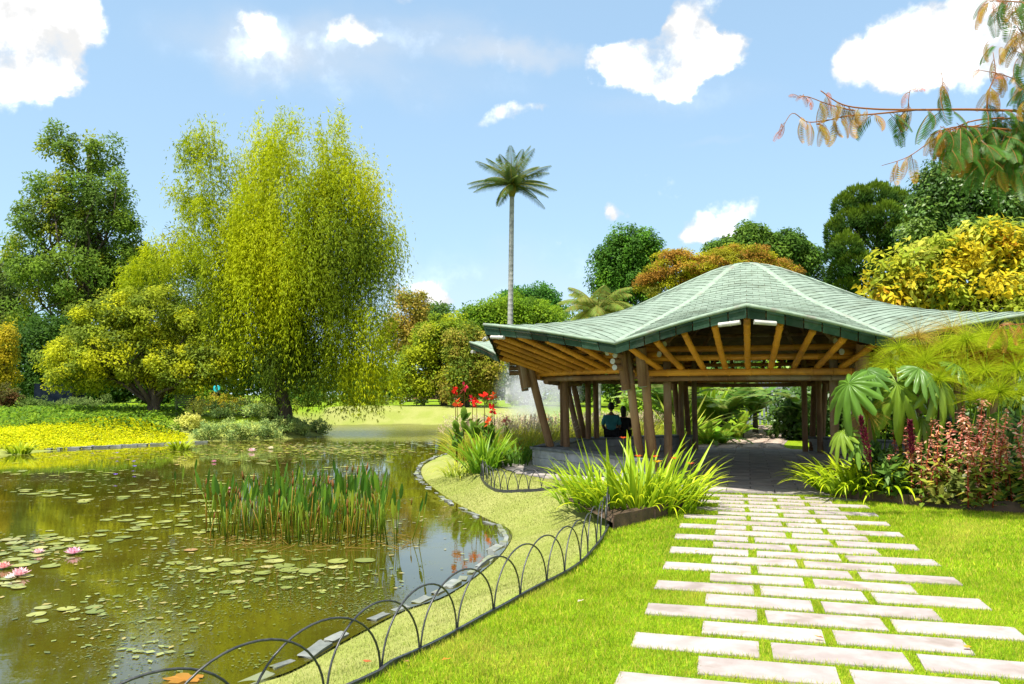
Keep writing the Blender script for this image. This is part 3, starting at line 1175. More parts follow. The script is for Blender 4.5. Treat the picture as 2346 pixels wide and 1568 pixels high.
def palette(cols, n_, jit=.12, w_=None):
    cols = np.array(cols, float)
    i = rng.choice(len(cols), n_, p=w_)
    return cols[i] * (1 + rng.normal(0, jit, (n_, 1)))


def crown(blobs, clump_n, per, rc, leaf, pal, wgt=None, outer=.55, hang=0.0, updir=.35, flat=1.0, jit=.10):
    """blobs: (centre, (rx,ry,rz)); returns V,F,C and clump centres"""
    vol = np.array([b_[1][0] * b_[1][1] * b_[1][2] for b_ in blobs]) ** .75
    pick = rng.choice(len(blobs), clump_n, p=vol / vol.sum())
    cen_ = np.array([tuple(b_[0]) for b_ in blobs])[pick]
    rad = np.array([b_[1] for b_ in blobs])[pick]
    d = unit(rng.normal(0, 1, (clump_n, 3)))
    rr = outer + (1 - outer) * rng.random((clump_n, 1)) ** .6
    rr = rr * np.where(rng.random((clump_n, 1)) < .16, rng.uniform(1.0, 1.2, (clump_n, 1)), 1.0)
    cc = cen_ + d * rr * rad
    ccol = palette(pal, clump_n, jit, wgt)
    ccol = .78 * ccol + .22 * np.average(np.array(pal, float), axis=0, weights=wgt)
    pos = np.repeat(cc, per, 0)
    k = len(pos)
    jd = rng.normal(0, 1, (k, 3))
    jd[:, 2] += .25
    jitp = unit(jd) * (rng.random((k, 1)) ** .36)
    rcs = np.repeat(rc * rng.uniform(.7, 1.3, (clump_n, 1)), per, 0)
    pos = pos + jitp * rcs * np.array([1, 1, flat])
    outv = unit(np.repeat(d, per, 0) * .3 + jitp * .9)
    nrm_ = unit(outv * .75 + np.array([0, 0, updir]) + rng.normal(0, .38, (k, 3)))
    ax = unit(np.cross(nrm_, rng.normal(0, 1, (k, 3))) + outv * .35 + np.array([0, 0, -hang]))
    L = leaf[0] * rng.uniform(.65, 1.25, k)
    W = leaf[1] * rng.uniform(.7, 1.2, k)
    V, F = leaf_quads(pos, ax, nrm_, L, W)
    C = np.repeat(np.repeat(ccol, per, 0) * (1 + rng.normal(0, .10, (k, 1))), 4, 0)
    return V, F, np.clip(C, .003, .9), cc


def limb(b, p0, p1, r0, r1, k=5, wob=.06, sag=0.0, sides=6):
    p0, p1 = Vector(p0), Vector(p1)
    L = (p1 - p0).length
    P, Rr = [], []
    for i in range(k + 1):
        t_ = i / k
        q = p0.lerp(p1, t_)
        if 0 < i < k:
            q += Vector((random.uniform(-1, 1), random.uniform(-1, 1), random.uniform(-.5, .5))) * wob * L
        q.z += sag * L * math.sin(math.pi * t_)
        P.append(q)
        Rr.append(r0 + (r1 - r0) * t_)
    b.tube(P, Rr, sides)
    return P


def px_blobs(Y, lst, depth=.85):
    """(u, v, ru, rv[, dy]) pixel ellipses at distance Y -> world ellipsoids"""
    out_ = []
    for e in lst:
        dy = e[4] if len(e) > 4 else 0.0
        c_ = AT(e[0], e[1], Y + dy)
        k_ = (Y + dy) / FPX
        out_.append((c_, (e[2] * k_, e[2] * k_ * depth, e[3] * k_)))
    return out_


def tree(name, label, base_px, Y, blobs, trunk_r, clumps, per, rc, leaf, pal, cat='tree', group=None, wgt=None, limbs=14, mat=None, hang=0.0, outer=.5, fork=.35, flat=1.0, depth=.85, trunk_top=None, updir=.35, bark=None, stems=1):
    mat = mat or M_leaf
    clumps, per, rc, leaf = int(clumps * .62), int(per * 1.85), rc * 1.25, (leaf[0] * .78, leaf[1] * .78)
    bx = AT(base_px[0], base_px[1], Y)
    z0 = gz(bx.x, Y)
    root = empty(name, (bx.x, Y, z0))
    tag(root, label, cat, group)
    bl = px_blobs(Y, blobs, depth)
    V, F, C, cc = crown(bl, clumps, per, rc, leaf, pal, wgt, outer, hang, updir, flat)
    obj('crown', np_mesh('crown', V, F, C), mat, root)
    zc = np.mean(cc[:, 2])
    cx_, cy_ = np.mean(cc[:, 0]), np.mean(cc[:, 1])
    top = Vector((cx_, cy_, zc)) if trunk_top is None else AT(trunk_top[0], trunk_top[1], Y)
    b = MB()
    base = Vector((bx.x, Y, z0 - .15))
    for s_ in range(stems):
        bs = base + Vector((random.uniform(-1, 1), random.uniform(-1, 1), 0)) * trunk_r * (0 if stems == 1 else 1.5)
        tp = top if stems == 1 else Vector(cc[random.randrange(len(cc))]).lerp(top, .3)
        P = limb(b, bs, tp, trunk_r, trunk_r * .38, 7, .018, sides=8)
        for i in range(max(3, limbs // stems)):
            t_ = random.uniform(fork, 1.0)
            q = P[min(7, int(t_ * 7))]
            c_ = Vector(cc[random.randrange(len(cc))])
            r_ = trunk_r * (.42 - .25 * t_)
            P2_ = limb(b, q, q.lerp(c_, .96), r_, r_ * .22, 5, .05, sag=.04)
            if random.random() < .6:
                c2 = Vector(cc[random.randrange(len(cc))])
                if (c2 - P2_[3]).length < (c_ - q).length * .9:
                    limb(b, P2_[3], P2_[3].lerp(c2, .9), r_ * .5, r_ * .12, 4, .05)
    obj('trunk', b.mesh('trunk', True), bark or M_bark, root)
    return root


# ---- left: tall dark tree
tree('tall_tree', 'tall dark green tree with an open domed crown and bare inner limbs', (175, 935), 56,
     [(190, 360, 85, 60), (215, 440, 95, 70), (150, 520, 100, 70), (250, 540, 80, 70), (85, 470, 42, 90), (60, 590, 60, 60), (170, 640, 130, 70), (290, 620, 60, 60), (110, 720, 100, 50), (250, 720, 90, 50)],
     .42, 400, 105, .62, (.40, .16), [(.065, .125, .025), (.085, .15, .022), (.05, .095, .035), (.16, .20, .018)], wgt=[.35, .25, .25, .15], limbs=70, outer=.35, hang=.15, fork=.18, trunk_top=(205, 350), stems=1)
# ---- lower trees left of and behind it
tree('background_tree', 'grey green tree at the left edge behind the tall dark tree', (20, 930), 66, [(0, 660, 70, 60), (-60, 720, 90, 90), (30, 760, 60, 70)], .35, 240, 60, .9, (.45, .2),
     [(.05, .085, .03), (.075, .10, .045), (.04, .06, .025)], group='trees beyond the pond')
tree('background_tree', 'deep green undergrowth tree below the tall dark tree', (110, 940), 52, [(110, 800, 80, 75), (60, 850, 60, 55), (200, 850, 90, 60), (150, 890, 120, 30), (320, 860, 100, 60), (420, 890, 100, 40)], .25, 420, 70, .7, (.34, .18),
     [(.022, .06, .014), (.035, .085, .018), (.016, .045, .014)], group='trees beyond the pond')
tree('golden_conifer', 'small golden conifer at the left edge of the garden', (10, 930), 48, [(0, 830, 34, 45), (8, 790, 24, 40), (-10, 870, 40, 30)], .15, 130, 70, .35, (.2, .09),
     [(.32, .26, .02), (.22, .20, .02), (.14, .16, .02)], group=None)
tree('background_tree', 'olive brown tree showing through behind the weeping tree', (400, 930), 70, [(330, 640, 60, 70), (400, 600, 60, 60), (360, 720, 100, 80), (480, 760, 90, 80), (260, 690, 60, 60)], .4, 330, 60, .9, (.42, .18),
     [(.10, .13, .02), (.15, .17, .025), (.06, .09, .02)], group='trees beyond the pond')
# ---- low spreading tree with a forked trunk
tree('spreading_tree', 'low spreading tree with a dark forked trunk and yellow green tips', (352, 950), 36.6,
     [(170, 800, 62, 52), (250, 740, 78, 52), (340, 720, 90, 60), (420, 780, 80, 70), (300, 820, 120, 55), (200, 860, 80, 38), (400, 850, 90, 45), (120, 830, 30, 26), (480, 840, 50, 60)],
     .34, 560, 85, .42, (.20, .11), [(.27, .30, .012), (.15, .20, .02), (.08, .13, .03), (.19, .24, .03), (.05, .085, .025)], wgt=[.28, .25, .2, .17, .10], limbs=26, fork=.12, trunk_top=(352, 850), flat=.7)


# ---- weeping tree
def weeping(name, label, base_px, Y, lobes, n_str, lmin, lmax, pal, trunk_r, leafl=.26, leafw=.05):
    bx = AT(base_px[0], base_px[1], Y)
    z0 = gz(bx.x, Y)
    root = empty(name, (bx.x, Y, z0))
    tag(root, label, 'tree')
    bl = px_blobs(Y, lobes, .9)
    vol = np.array([b_[1][0] * b_[1][1] * b_[1][2] for b_ in bl]) ** .7
    pick = rng.choice(len(bl), n_str, p=vol / vol.sum())
    cen_ = np.array([tuple(b_[0]) for b_ in bl])[pick]
    rad = np.array([b_[1] for b_ in bl])[pick]
    d = rng.normal(0, 1, (n_str, 3))
    d[:, 2] = d[:, 2] * .8 + .25
    d = unit(d)
    st = cen_ + d * rad * (.35 + .65 * rng.random((n_str, 1)) ** .5)
    # strands grow out in sprays of a few each, so the curtain breaks into tufts
    grp = rng.integers(0, n_str // 15, n_str)
    gcen = st[:n_str // 15]
    gd = d[:n_str // 15]
    st = gcen[grp] + rng.normal(0, .30, (n_str, 3))
    d = gd[grp]
    ng = n_str // 15
    q_ = gcen
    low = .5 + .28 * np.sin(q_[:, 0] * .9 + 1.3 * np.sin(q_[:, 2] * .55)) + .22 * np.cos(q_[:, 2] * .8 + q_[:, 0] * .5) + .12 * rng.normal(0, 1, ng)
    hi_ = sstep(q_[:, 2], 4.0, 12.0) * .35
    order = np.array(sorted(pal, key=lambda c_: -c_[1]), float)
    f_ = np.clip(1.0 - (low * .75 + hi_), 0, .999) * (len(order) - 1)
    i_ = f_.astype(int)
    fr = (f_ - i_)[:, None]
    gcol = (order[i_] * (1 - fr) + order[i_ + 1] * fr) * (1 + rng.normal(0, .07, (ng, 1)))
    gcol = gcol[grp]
    glen = rng.uniform(lmin, lmax, n_str // 15)[grp] * rng.uniform(.6, 1.2, n_str)
    uu_ = CX + FPX * st[:, 0] / st[:, 1]
    glen *= np.where(uu_ < 470, .38, 1.0)
    K = 12
    # per strand: rises a little at the start, then arches over and hangs
    out_h = unit(d * np.array([1, 1, 0]) + rng.normal(0, .25, (n_str, 3)) * np.array([1, 1, 0]))
    zlim = z0 + rng.uniform(.25, 1.2, n_str)
    Vs, Fs, Cs = [], [], []
    off_ = 0
    for k_ in range(K):
        t_ = (k_ + rng.random(n_str)) / K
        s_ = t_ * glen
        pos = st + out_h * (np.minimum(s_, .9) * .42)[:, None]
        pos[:, 2] += .22 * np.sin(np.minimum(s_ / .7, 1) * math.pi) - np.maximum(s_ - .35, 0)
        pos += rng.normal(0, .08, pos.shape)
        keep = pos[:, 2] > zlim
        for side in (0, 1):
            ax = unit(np.array([0, 0, -1.0]) * (.35 + .9 * np.minimum(s_, 1))[:, None] + out_h * .35 + rng.normal(0, .50, pos.shape))
            nr = unit(rng.normal(0, 1, pos.shape) + out_h * .8 + np.array([0, 0, .3]))
            L = leafl * rng.uniform(.7, 1.3, n_str)
            V, F = leaf_tris(pos[keep], ax[keep], nr[keep], L[keep], leafw * rng.uniform(.7, 1.4, keep.sum()))
            Vs.append(V)
            Fs.append(F + off_)
            off_ += len(V)
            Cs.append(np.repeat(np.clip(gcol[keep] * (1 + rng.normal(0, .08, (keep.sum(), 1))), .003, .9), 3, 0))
    # upright feathery tips on top
    nt_ = 260
    top_i = np.argsort(-(st[:, 2] + rng.normal(0, .8, n_str)))[:nt_]
    for k_ in range(16):
        h_ = rng.random(nt_) * rng.uniform(.3, 1.3, nt_)
        pos = st[top_i] + np.column_stack([rng.normal(0, .06, nt_), rng.normal(0, .06, nt_), h_])
        ax = unit(rng.normal(0, .5, (nt_, 3)) + np.array([0, 0, .55]))
        V, F = leaf_tris(pos, ax, rng.normal(0, 1, (nt_, 3)), rng.uniform(.12, .26, nt_), np.full(nt_, .05))
        Vs.append(V)
        Fs.append(F + off_)
        off_ += len(V)
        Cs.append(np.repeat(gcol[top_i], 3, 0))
    obj('crown', np_mesh('crown', np.concatenate(Vs), np.concatenate(Fs), np.concatenate(Cs)), M_leaf, root)
    b = MB()
    base = Vector((bx.x, Y, z0 - .15))
    P = limb(b, base, AT(612, 640, Y), trunk_r, trunk_r * .5, 7, .012, sides=9)
    for i in range(34):
        q = P[random.randrange(2, 8)]
        c_ = Vector(st[random.randrange(n_str)])
        if c_.z < q.z:
            c_.z = q.z + random.uniform(.5, 2.0)
        limb(b, q, c_, trunk_r * .32, .02, 6, .05, sag=.05)
    obj('trunk', b.mesh('trunk', True), M_bark, root)
    return root


weeping('weeping_tree', 'huge weeping tree with yellow green hanging strands at the pond', (655, 952), 38,
        [(700, 360, 115, 62), (800, 420, 80, 70), (610, 370, 55, 60), (470, 400, 50, 70), (520, 440, 50, 70), (700, 470, 150, 80), (480, 530, 90, 80), (620, 560, 120, 80), (800, 560, 90, 90), (860, 640, 60, 80),
         (400, 620, 80, 60), (340, 660, 50, 45), (560, 680, 110, 70), (720, 700, 120, 70), (830, 740, 80, 60), (520, 770, 60, 50), (640, 830, 60, 40), (780, 830, 80, 50), (880, 560, 36, 50), (430, 480, 34, 60), (470, 340, 22, 40), (700, 800, 130, 50), (640, 640, 150, 90), (700, 560, 170, 100), (560, 600, 110, 90), (850, 830, 60, 50), (600, 760, 90, 60), (760, 780, 110, 60)],
        12500, 1.2, 4.0, [(.25, .30, .005), (.21, .265, .005), (.165, .225, .007), (.30, .33, .006), (.105, .155, .01), (.055, .10, .012), (.05, .085, .012)], .36, leafl=.17, leafw=.042)

# ---- mid distance bright trees
BR = [(.22, .27, .016), (.10, .17, .018), (.045, .095, .02), (.28, .28, .02), (.16, .16, .035)]
tree('rounded_tree', 'rounded yellow green tree with a dark trunk on the far lawn', (1018, 925), 60, [(960, 850, 60, 50), (1000, 790, 70, 45), (1020, 760, 50, 32), (1040, 830, 70, 50), (930, 885, 40, 25), (985, 880, 60, 26)], .28, 330, 80, .55, (.30, .16), BR, wgt=[.32, .25, .2, .13, .1], group='trees beyond the pond')
tree('rounded_tree', 'rounded tree with browning leaves beside the palm trunk', (1066, 928), 57, [(1070, 800, 50, 40), (1090, 850, 55, 42), (1060, 880, 55, 30), (1120, 870, 30, 30)], .30, 230, 80, .55, (.30, .16), [(.14, .17, .03), (.20, .17, .06), (.05, .10, .02), (.22, .25, .02)], group='trees beyond the pond')
tree('background_tree', 'bronze leaved tree between the weeping tree and the rounded trees', (940, 930), 74, [(935, 720, 40, 50), (915, 780, 50, 50), (955, 700, 20, 24)], .3, 170, 60, .7, (.36, .16), [(.20, .16, .05), (.13, .14, .03), (.26, .20, .07)], group='trees beyond the pond')
tree('background_tree', 'small blue green tree top far beyond the rounded tree', (1000, 925), 130, [(1000, 722, 30, 18), (975, 740, 30, 20)], .3, 90, 50, 1.0, (.7, .35), [(.04, .09, .03), (.06, .11, .04)], group='trees beyond the pond')
tree('background_tree', 'broad mid green tree behind the palm trunk', (1130, 920), 95, [(1110, 735, 60, 30), (1180, 720, 70, 36), (1080, 760, 60, 36), (1240, 740, 60, 34)], .4, 360, 70, .9, (.5, .24), [(.085, .17, .014), (.05, .11, .016), (.12, .20, .016)], group='trees beyond the pond')
tree('background_tree', 'deep green domed tree just right of the palm trunk', (1215, 920), 108, [(1225, 690, 48, 28), (1200, 700, 60, 30), (1255, 712, 36, 24)], .4, 220, 70, 1.0, (.6, .3), [(.035, .12, .03), (.05, .15, .03), (.03, .085, .028)], group='trees beyond the pond')
tree('background_tree', 'dark leafy tree standing in the fountain mist', (1195, 915), 68, [(1190, 840, 40, 50), (1230, 800, 60, 40), (1270, 850, 60, 50), (1330, 850, 60, 45)], .35, 260, 60, .7, (.4, .2), [(.03, .07, .03), (.045, .09, .04)], group='trees beyond the pond')
tree('background_tree', 'light green trees seen under the pavilion roof beyond the pond', (1420, 920), 72, [(1400, 850, 70, 45), (1480, 840, 60, 50), (1330, 780, 70, 50)], .35, 260, 60, .8, (.4, .2), [(.08, .15, .03), (.11, .17, .04), (.05, .10, .03)], group='trees beyond the pond')

# ---- trees behind the pavilion roof
tree('oval_tree', 'tall oval tree with dense bright green leaf tufts behind the roof', (1430, 915), 62, [(1445, 575, 52, 50), (1420, 610, 58, 60), (1480, 600, 30, 60), (1400, 660, 44, 40), (1460, 660, 50, 40), (1410, 730, 50, 50)], .4, 420, 85, .6, (.34, .17), [(.05, .14, .022), (.035, .10, .022), (.09, .19, .024), (.025, .07, .02)], hang=.4, limbs=12)
tree('flat_topped_tree', 'flat topped tree with rusty brown and lime leaves behind the roof', (1620, 915), 46, [(1510, 650, 44, 40), (1560, 620, 60, 30), (1640, 615, 80, 32), (1730, 615, 80, 28), (1790, 630, 44, 26), (1700, 585, 70, 16), (1550, 590, 40, 14)], .35, 480, 85, .42, (.20, .09), [(.20, .10, .035), (.15, .17, .014), (.22, .24, .012), (.24, .14, .04), (.05, .07, .02)], wgt=[.3, .25, .2, .15, .1], flat=.45, limbs=20)
tree('background_tree', 'irregular leafy green tree rising above the brown flat topped tree', (1760, 915), 60, [(1720, 545, 34, 28), (1690, 570, 50, 18), (1790, 570, 50, 36), (1830, 600, 38, 40), (1850, 590, 26, 12), (1760, 560, 30, 26), (1650, 575, 30, 12)], .35, 300, 75, .5, (.40, .2), [(.05, .11, .022), (.075, .14, .03), (.03, .075, .022)], hang=.5, limbs=18)
tree('background_tree', 'small conifer tip between the roof and the dark clumped tree', (1880, 915), 60, [(1890, 650, 26, 30), (1875, 670, 30, 26)], .2, 70, 60, .5, (.3, .1), [(.06, .12, .02), (.04, .09, .02)], group='trees beyond the pond')


# clumped dark conifer: many upright rounded clumps of needles
def clump_tree(name, label, base_px, Y, clumps_px, pal):
    bx = AT(base_px[0], base_px[1], Y)
    z0 = gz(bx.x, Y)
    root = empty(name, (bx.x, Y, z0))
    tag(root, label, 'tree')
    Vs, Fs, Cs, off_ = [], [], [], 0
    b = MB()
    limb(b, (bx.x, Y, z0 - .1), AT(2010, 470, Y), .38, .1, 6, .01, sides=8)
    for (u, v, ru, rv, dy) in clumps_px:
        c_ = np.array(AT(u, v, Y + dy))
        k_ = (Y + dy) / FPX
        n_ = int(1500 * (ru * rv) / 1200)
        d = rng.normal(0, 1, (n_, 3))
        d[:, 2] = np.abs(d[:, 2]) * 1.1 - .35
        d = unit(d)
        bump_ = 1 + .10 * np.sin(d[:, 0] * 9 + u) * np.cos(d[:, 2] * 8 + v)
        pos = c_ + d * np.array([ru, ru, rv]) * k_ * (bump_ * (.80 + .22 * rng.random(n_)))[:, None]
        ax = unit(d * .7 + np.array([0, 0, .6]) + rng.normal(0, .3, d.shape))
        V, F = leaf_quads(pos, ax, unit(rng.normal(0, 1, d.shape) + d * .6), rng.uniform(.18, .34, n_), rng.uniform(.05, .09, n_), .1)
        Vs.append(V)
        Fs.append(F + off_)
        off_ += len(V)
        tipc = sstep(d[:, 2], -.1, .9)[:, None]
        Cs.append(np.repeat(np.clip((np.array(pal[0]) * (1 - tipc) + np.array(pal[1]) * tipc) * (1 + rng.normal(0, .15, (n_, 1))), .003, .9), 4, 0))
        limb(b, AT(2010, min(v + 60, 700), Y), Vector(c_), .09, .03, 3, .03)
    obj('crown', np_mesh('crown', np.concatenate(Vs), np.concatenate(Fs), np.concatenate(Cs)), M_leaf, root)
    obj('trunk', b.mesh('trunk', True), M_bark, root)


random.seed(11)
ct = []
for (u, v, ru, rv) in ((2010, 460, 34, 34), (1965, 462, 26, 30), (2050, 470, 30, 30), (1935, 480, 22, 30), (2085, 490, 30, 34), (1985, 510, 30, 34), (2030, 505, 30, 36), (1945, 520, 28, 36), (1915, 540, 20, 34),
                       (2000, 560, 36, 50), (2070, 540, 34, 40), (2105, 545, 26, 40), (1940, 580, 30, 40), (1912, 590, 18, 40), (2040, 610, 34, 44), (1965, 620, 34, 40), (1925, 640, 24, 40), (2090, 600, 36, 44), (1990, 660, 34, 36), (1940, 680, 30, 36), (2060, 670, 40, 40)):
    ct.append((u, v, ru * 1.12, rv * 1.15, random.uniform(-1.0, .6) if v > 500 else random.uniform(-.3, .8)))
clump_tree('clumped_conifer', 'dark conifer built of rounded upright foliage clumps behind the pavilion', (2010, 915), 44, ct, [(.020, .055, .016), (.075, .13, .014)])
tree('broadleaf_tree', 'tall dark broadleaf tree with glossy drooping leaves at the right edge', (2230, 915), 38, [(2130, 420, 40, 40), (2180, 390, 50, 34), (2240, 390, 60, 40), (2300, 420, 70, 50), (2200, 460, 80, 50), (2280, 490, 90, 50), (2140, 480, 50, 40), (2360, 470, 70, 80), (2240, 550, 120, 50), (2120, 540, 50, 40)],
     .4, 540, 85, .5, (.30, .14), [(.04, .095, .022), (.06, .13, .035), (.025, .065, .02), (.09, .15, .04)], hang=.55, limbs=22, mat=M_leaf_gloss)
tree('yellow_leaved_tree', 'yellow and orange large leaved tree spilling over the right of the roof', (2200, 915), 26, [(2080, 640, 70, 50), (2160, 600, 70, 50), (2240, 570, 60, 44), (2320, 580, 60, 50), (2200, 670, 120, 45), (2320, 670, 70, 60), (2040, 690, 50, 30), (2130, 560, 36, 24), (2290, 750, 140, 60), (2400, 640, 70, 80)],
     .22, 330, 46, .42, (.38, .16), [(.34, .28, .018), (.24, .27, .03), (.15, .22, .035), (.40, .20, .03), (.30, .33, .09), (.06, .10, .02)], wgt=[.25, .25, .22, .07, .13, .08], limbs=34, hang=.25, stems=3, fork=.1)


# ------------------------------------------------------------------ wax palm
def frond_strip(b, path_pts, L_leaf, W_leaf, n_leaf, droop, c):
    """pinnate leaflets either side of a curved rib"""
    P = [Vector(p) for p in path_pts]
    V, F, Cc = [], [], []
    m_ = len(P) - 1
    for i in range(n_leaf):
        t_ = (i + .5) / n_leaf
        x_ = t_ * m_
        k_ = min(int(x_), m_ - 1)
        p = P[k_].lerp(P[k_ + 1], x_ - k_)
        tg = (P[k_ + 1] - P[k_]).normalized()
        sd_ = tg.cross(Vector((0, 0, 1)))
        if sd_.length < .05:
            sd_ = Vector((1, 0, 0))
        sd_.normalize()
        ll = L_leaf * (math.sin(math.pi * (.12 + .86 * t_)) ** .6) * random.uniform(.85, 1.1)
        for s in (-1, 1):
            d = (sd_ * s * 1.0 + tg * .55 + Vector((0, 0, -droop))).normalized()
            wv = tg * W_leaf * .5
            tip = p + d * ll + Vector((0, 0, -droop * ll * .35))
            mid = p + d * ll * .5
            o = len(V)
            V += [p - wv * .5, p + wv * .5, mid + wv, tip, mid - wv]
            F.append((o, o + 1, o + 2, o + 3, o + 4))
            cc_ = tuple(max(.003, x * random.uniform(.8, 1.2)) for x in c)
            Cc += [cc_] * 5
    b.add(V, F, Cc)


def arch(p, az_, el_, L, droop, k=8):
    """curved rib from p: starts at elevation el_, bends down"""
    P = [Vector(p)]
    e = el_
    for i in range(k):
        d = Vector((math.cos(az_) * math.cos(e), math.sin(az_) * math.cos(e), math.sin(e)))
        P.append(P[-1] + d * (L / k))
        e -= droop / k
    return P


def palm(name, label, base, top, r0, r1, n_f, L, leaf_l, droop, colr, el_range, crownshaft=True, n_leaf=34, w_leaf=.09):
    root = empty(name, base)
    tag(root, label, 'palm tree')
    base, top = Vector(base), Vector(top)
    H = (top - base).length
    b = MB()
    P, Rr = [], []
    nr = int(H / .45)
    for i in range(nr + 1):
        t_ = i / nr
        q = base.lerp(top, t_)
        q.x += .10 * math.sin(t_ * 3) * (1 - t_)
        for dz, kk in ((0, 1.0), (.05, 1.05), (.10, 1.0)):
            P.append(q + Vector((0, 0, dz)))
            Rr.append((r0 + (r1 - r0) * t_) * kk)
    b.tube(P, Rr, 12)
    obj('trunk', b.mesh('trunk', True), M_palm_bark, root)
    if crownshaft:
        b = MB()
        b.tube([top, top + Vector((0, 0, .5)), top + Vector((0, 0, 1.1)), top + Vector((0, 0, 1.7))], [r1 * 1.1, r1 * 1.9, r1 * 1.7, r1 * .8], 10, c=(.16, .15, .08))
        obj('crown_shaft', b.mesh('crown_shaft', True), M_leaf, root)
    for i in range(n_f):
        az_ = i * 2.39996 + random.uniform(-.2, .2)
        t_ = (i + .5) / n_f
        e = R(el_range[0] + (el_range[1] - el_range[0]) * t_ + random.uniform(-8, 8))
        b = MB()
        p = top + Vector((0, 0, (1.2 if crownshaft else .1)))
        path_ = arch(p, az_, e, L * random.uniform(.85, 1.1), droop * random.uniform(.8, 1.2))
        b.tube(path_, [.06 * (1 - j / 8.6) * L / 4 for j in range(9)], 4, c=(.22, .22, .09))
        frond_strip(b, path_, leaf_l, w_leaf, n_leaf, .55, colr)
        obj('frond', b.mesh('frond'), M_leaf, root)
    return root


random.seed(21)
YP = 72
pb = AT(1164, 928, YP)
pb.z = gz(pb.x, YP) - .1
palm('wax_palm', 'very tall slender palm with a grey trunk and small feathery crown', pb, AT(1173, 452, YP), .27, .21, 30, 4.0, .8, .7, (.055, .085, .038), (80, -14), n_leaf=46, w_leaf=.055)
Y2 = 47
pb = AT(1368, 925, Y2)
pb.z = gz(pb.x, Y2) - .1
palm('feather_palm', 'low palm with pale arching fronds behind the left roof edge', pb, AT(1368, 722, Y2), .2, .16, 22, 2.7, .75, 1.5, (.14, .18, .075), (80, 5), crownshaft=False, n_leaf=34, w_leaf=.07)


# ------------------------------------------------------------------ strap leaves and clumps
def blade_mesh(name, L, W, bend, c1, c2, seg=7, fold=.25, twist=0.0):
    """blade rises along +Z at the origin and bends towards +X"""
    V, F, C = [], [], []
    x = z = 0.0
    th = R(8)
    for i in range(seg + 1):
        t_ = i / seg
        wd = W * (.55 + .6 * math.sin(math.pi * min(t_ * .75 + .12, 1))) * (1 - t_ ** 3.2) + .0008
        a_ = twist * t_
        for s in (-1, 0, 1):
            y_ = s * wd / 2
            V.append((x - math.cos(th) * fold * wd * (1 - abs(s)) * .5 + math.sin(a_) * y_, math.cos(a_) * y_, z + math.sin(th) * fold * wd * (1 - abs(s)) * .5))
            k_ = t_
            C.append(tuple(c1[q] * (1 - k_) + c2[q] * k_ for q in range(3)))
        x += math.sin(th) * L / seg
        z += math.cos(th) * L / seg
        th += bend / seg * (.5 + t_)
    for i in range(seg):
        for j in range(2):
            F.append((i * 3 + j, i * 3 + j + 1, (i + 1) * 3 + j + 1, (i + 1) * 3 + j))
    b = MB()
    b.add(V, F, C)
    return b.mesh(name, True)


def blade_set(mat, c1, c2, L, W, n_=8, bends=(.3, 2.2), name='blade'):
    out_ = []
    for i in range(n_):
        me_ = blade_mesh(name, L * random.uniform(.75, 1.15), W * random.uniform(.8, 1.15), bends[0] + (bends[1] - bends[0]) * i / max(1, n_ - 1), c1, c2, twist=random.uniform(-.8, .8))
        me_.materials.append(mat)
        out_.append(me_)
    return out_


def strap_clump(name, label, loc, rad, n_, tpl_, cat='plant', group=None, tilt=.75, smin=.7, smax=1.15, part='blade', ell=(1, 1)):
    root = empty(name, loc)
    tag(root, label, cat, group)
    for i in range(n_):
        r_ = rad * math.sqrt(random.random())
        a_ = random.uniform(0, 2 * math.pi)
        x_, y_ = r_ * math.cos(a_) * ell[0], r_ * math.sin(a_) * ell[1]
        o = bpy.data.objects.new(part, random.choice(tpl_))
        link(o)
        o.parent = root
        o.location = (x_, y_, max(gz(loc[0] + x_, loc[1] + y_) - loc[2], 0.0) - .02)
        out_a = a_ + random.uniform(-.9, .9)
        ti = tilt * (r_ / rad) * random.uniform(.3, 1.1)
        o.rotation_euler = (0, ti, out_a)
        s_ = random.uniform(smin, smax)
        o.scale = (s_, s_, s_)
    return root


random.seed(31)
LY1, LY2 = (.13, .26, .012), (.36, .42, .02)
lily_t = blade_set(M_blade, LY1, LY2, .88, .040, 12, (.35, 2.4))
lily_up = blade_set(M_blade, (.10, .22, .014), (.24, .34, .02), 1.12, .055, 6, (.1, .9))
BED = G(1490, 1180)
bedl = Vector((1.78, 11.1, 0))
bl_ = strap_clump('day_lily', 'big arching yellow green day lily clump behind the rusted steel edging', bedl + Vector((-.06, 0, 0)), .80, 290, lily_t + lily_up, group=None, tilt=.62, ell=(1.0, .62), smax=1.02)
strap_clump('day_lily', 'second lower day lily clump filling the rear of the steel edged bed', Vector((2.0, 11.55, 0)), .72, 240, blade_set(M_blade, (.09, .20, .012), (.26, .36, .02), .68, .036, 10, (.6, 2.4)), tilt=.7, ell=(1.0, .55))
strap_clump('day_lily', 'short leafy lily clump between the hoop fence and the pavilion bench wall', Vector((1.12, 11.9, 0)), .42, 110, blade_set(M_blade, (.09, .21, .014), (.22, .33, .02), .62, .03, 8, (.5, 2.2)), tilt=.7)


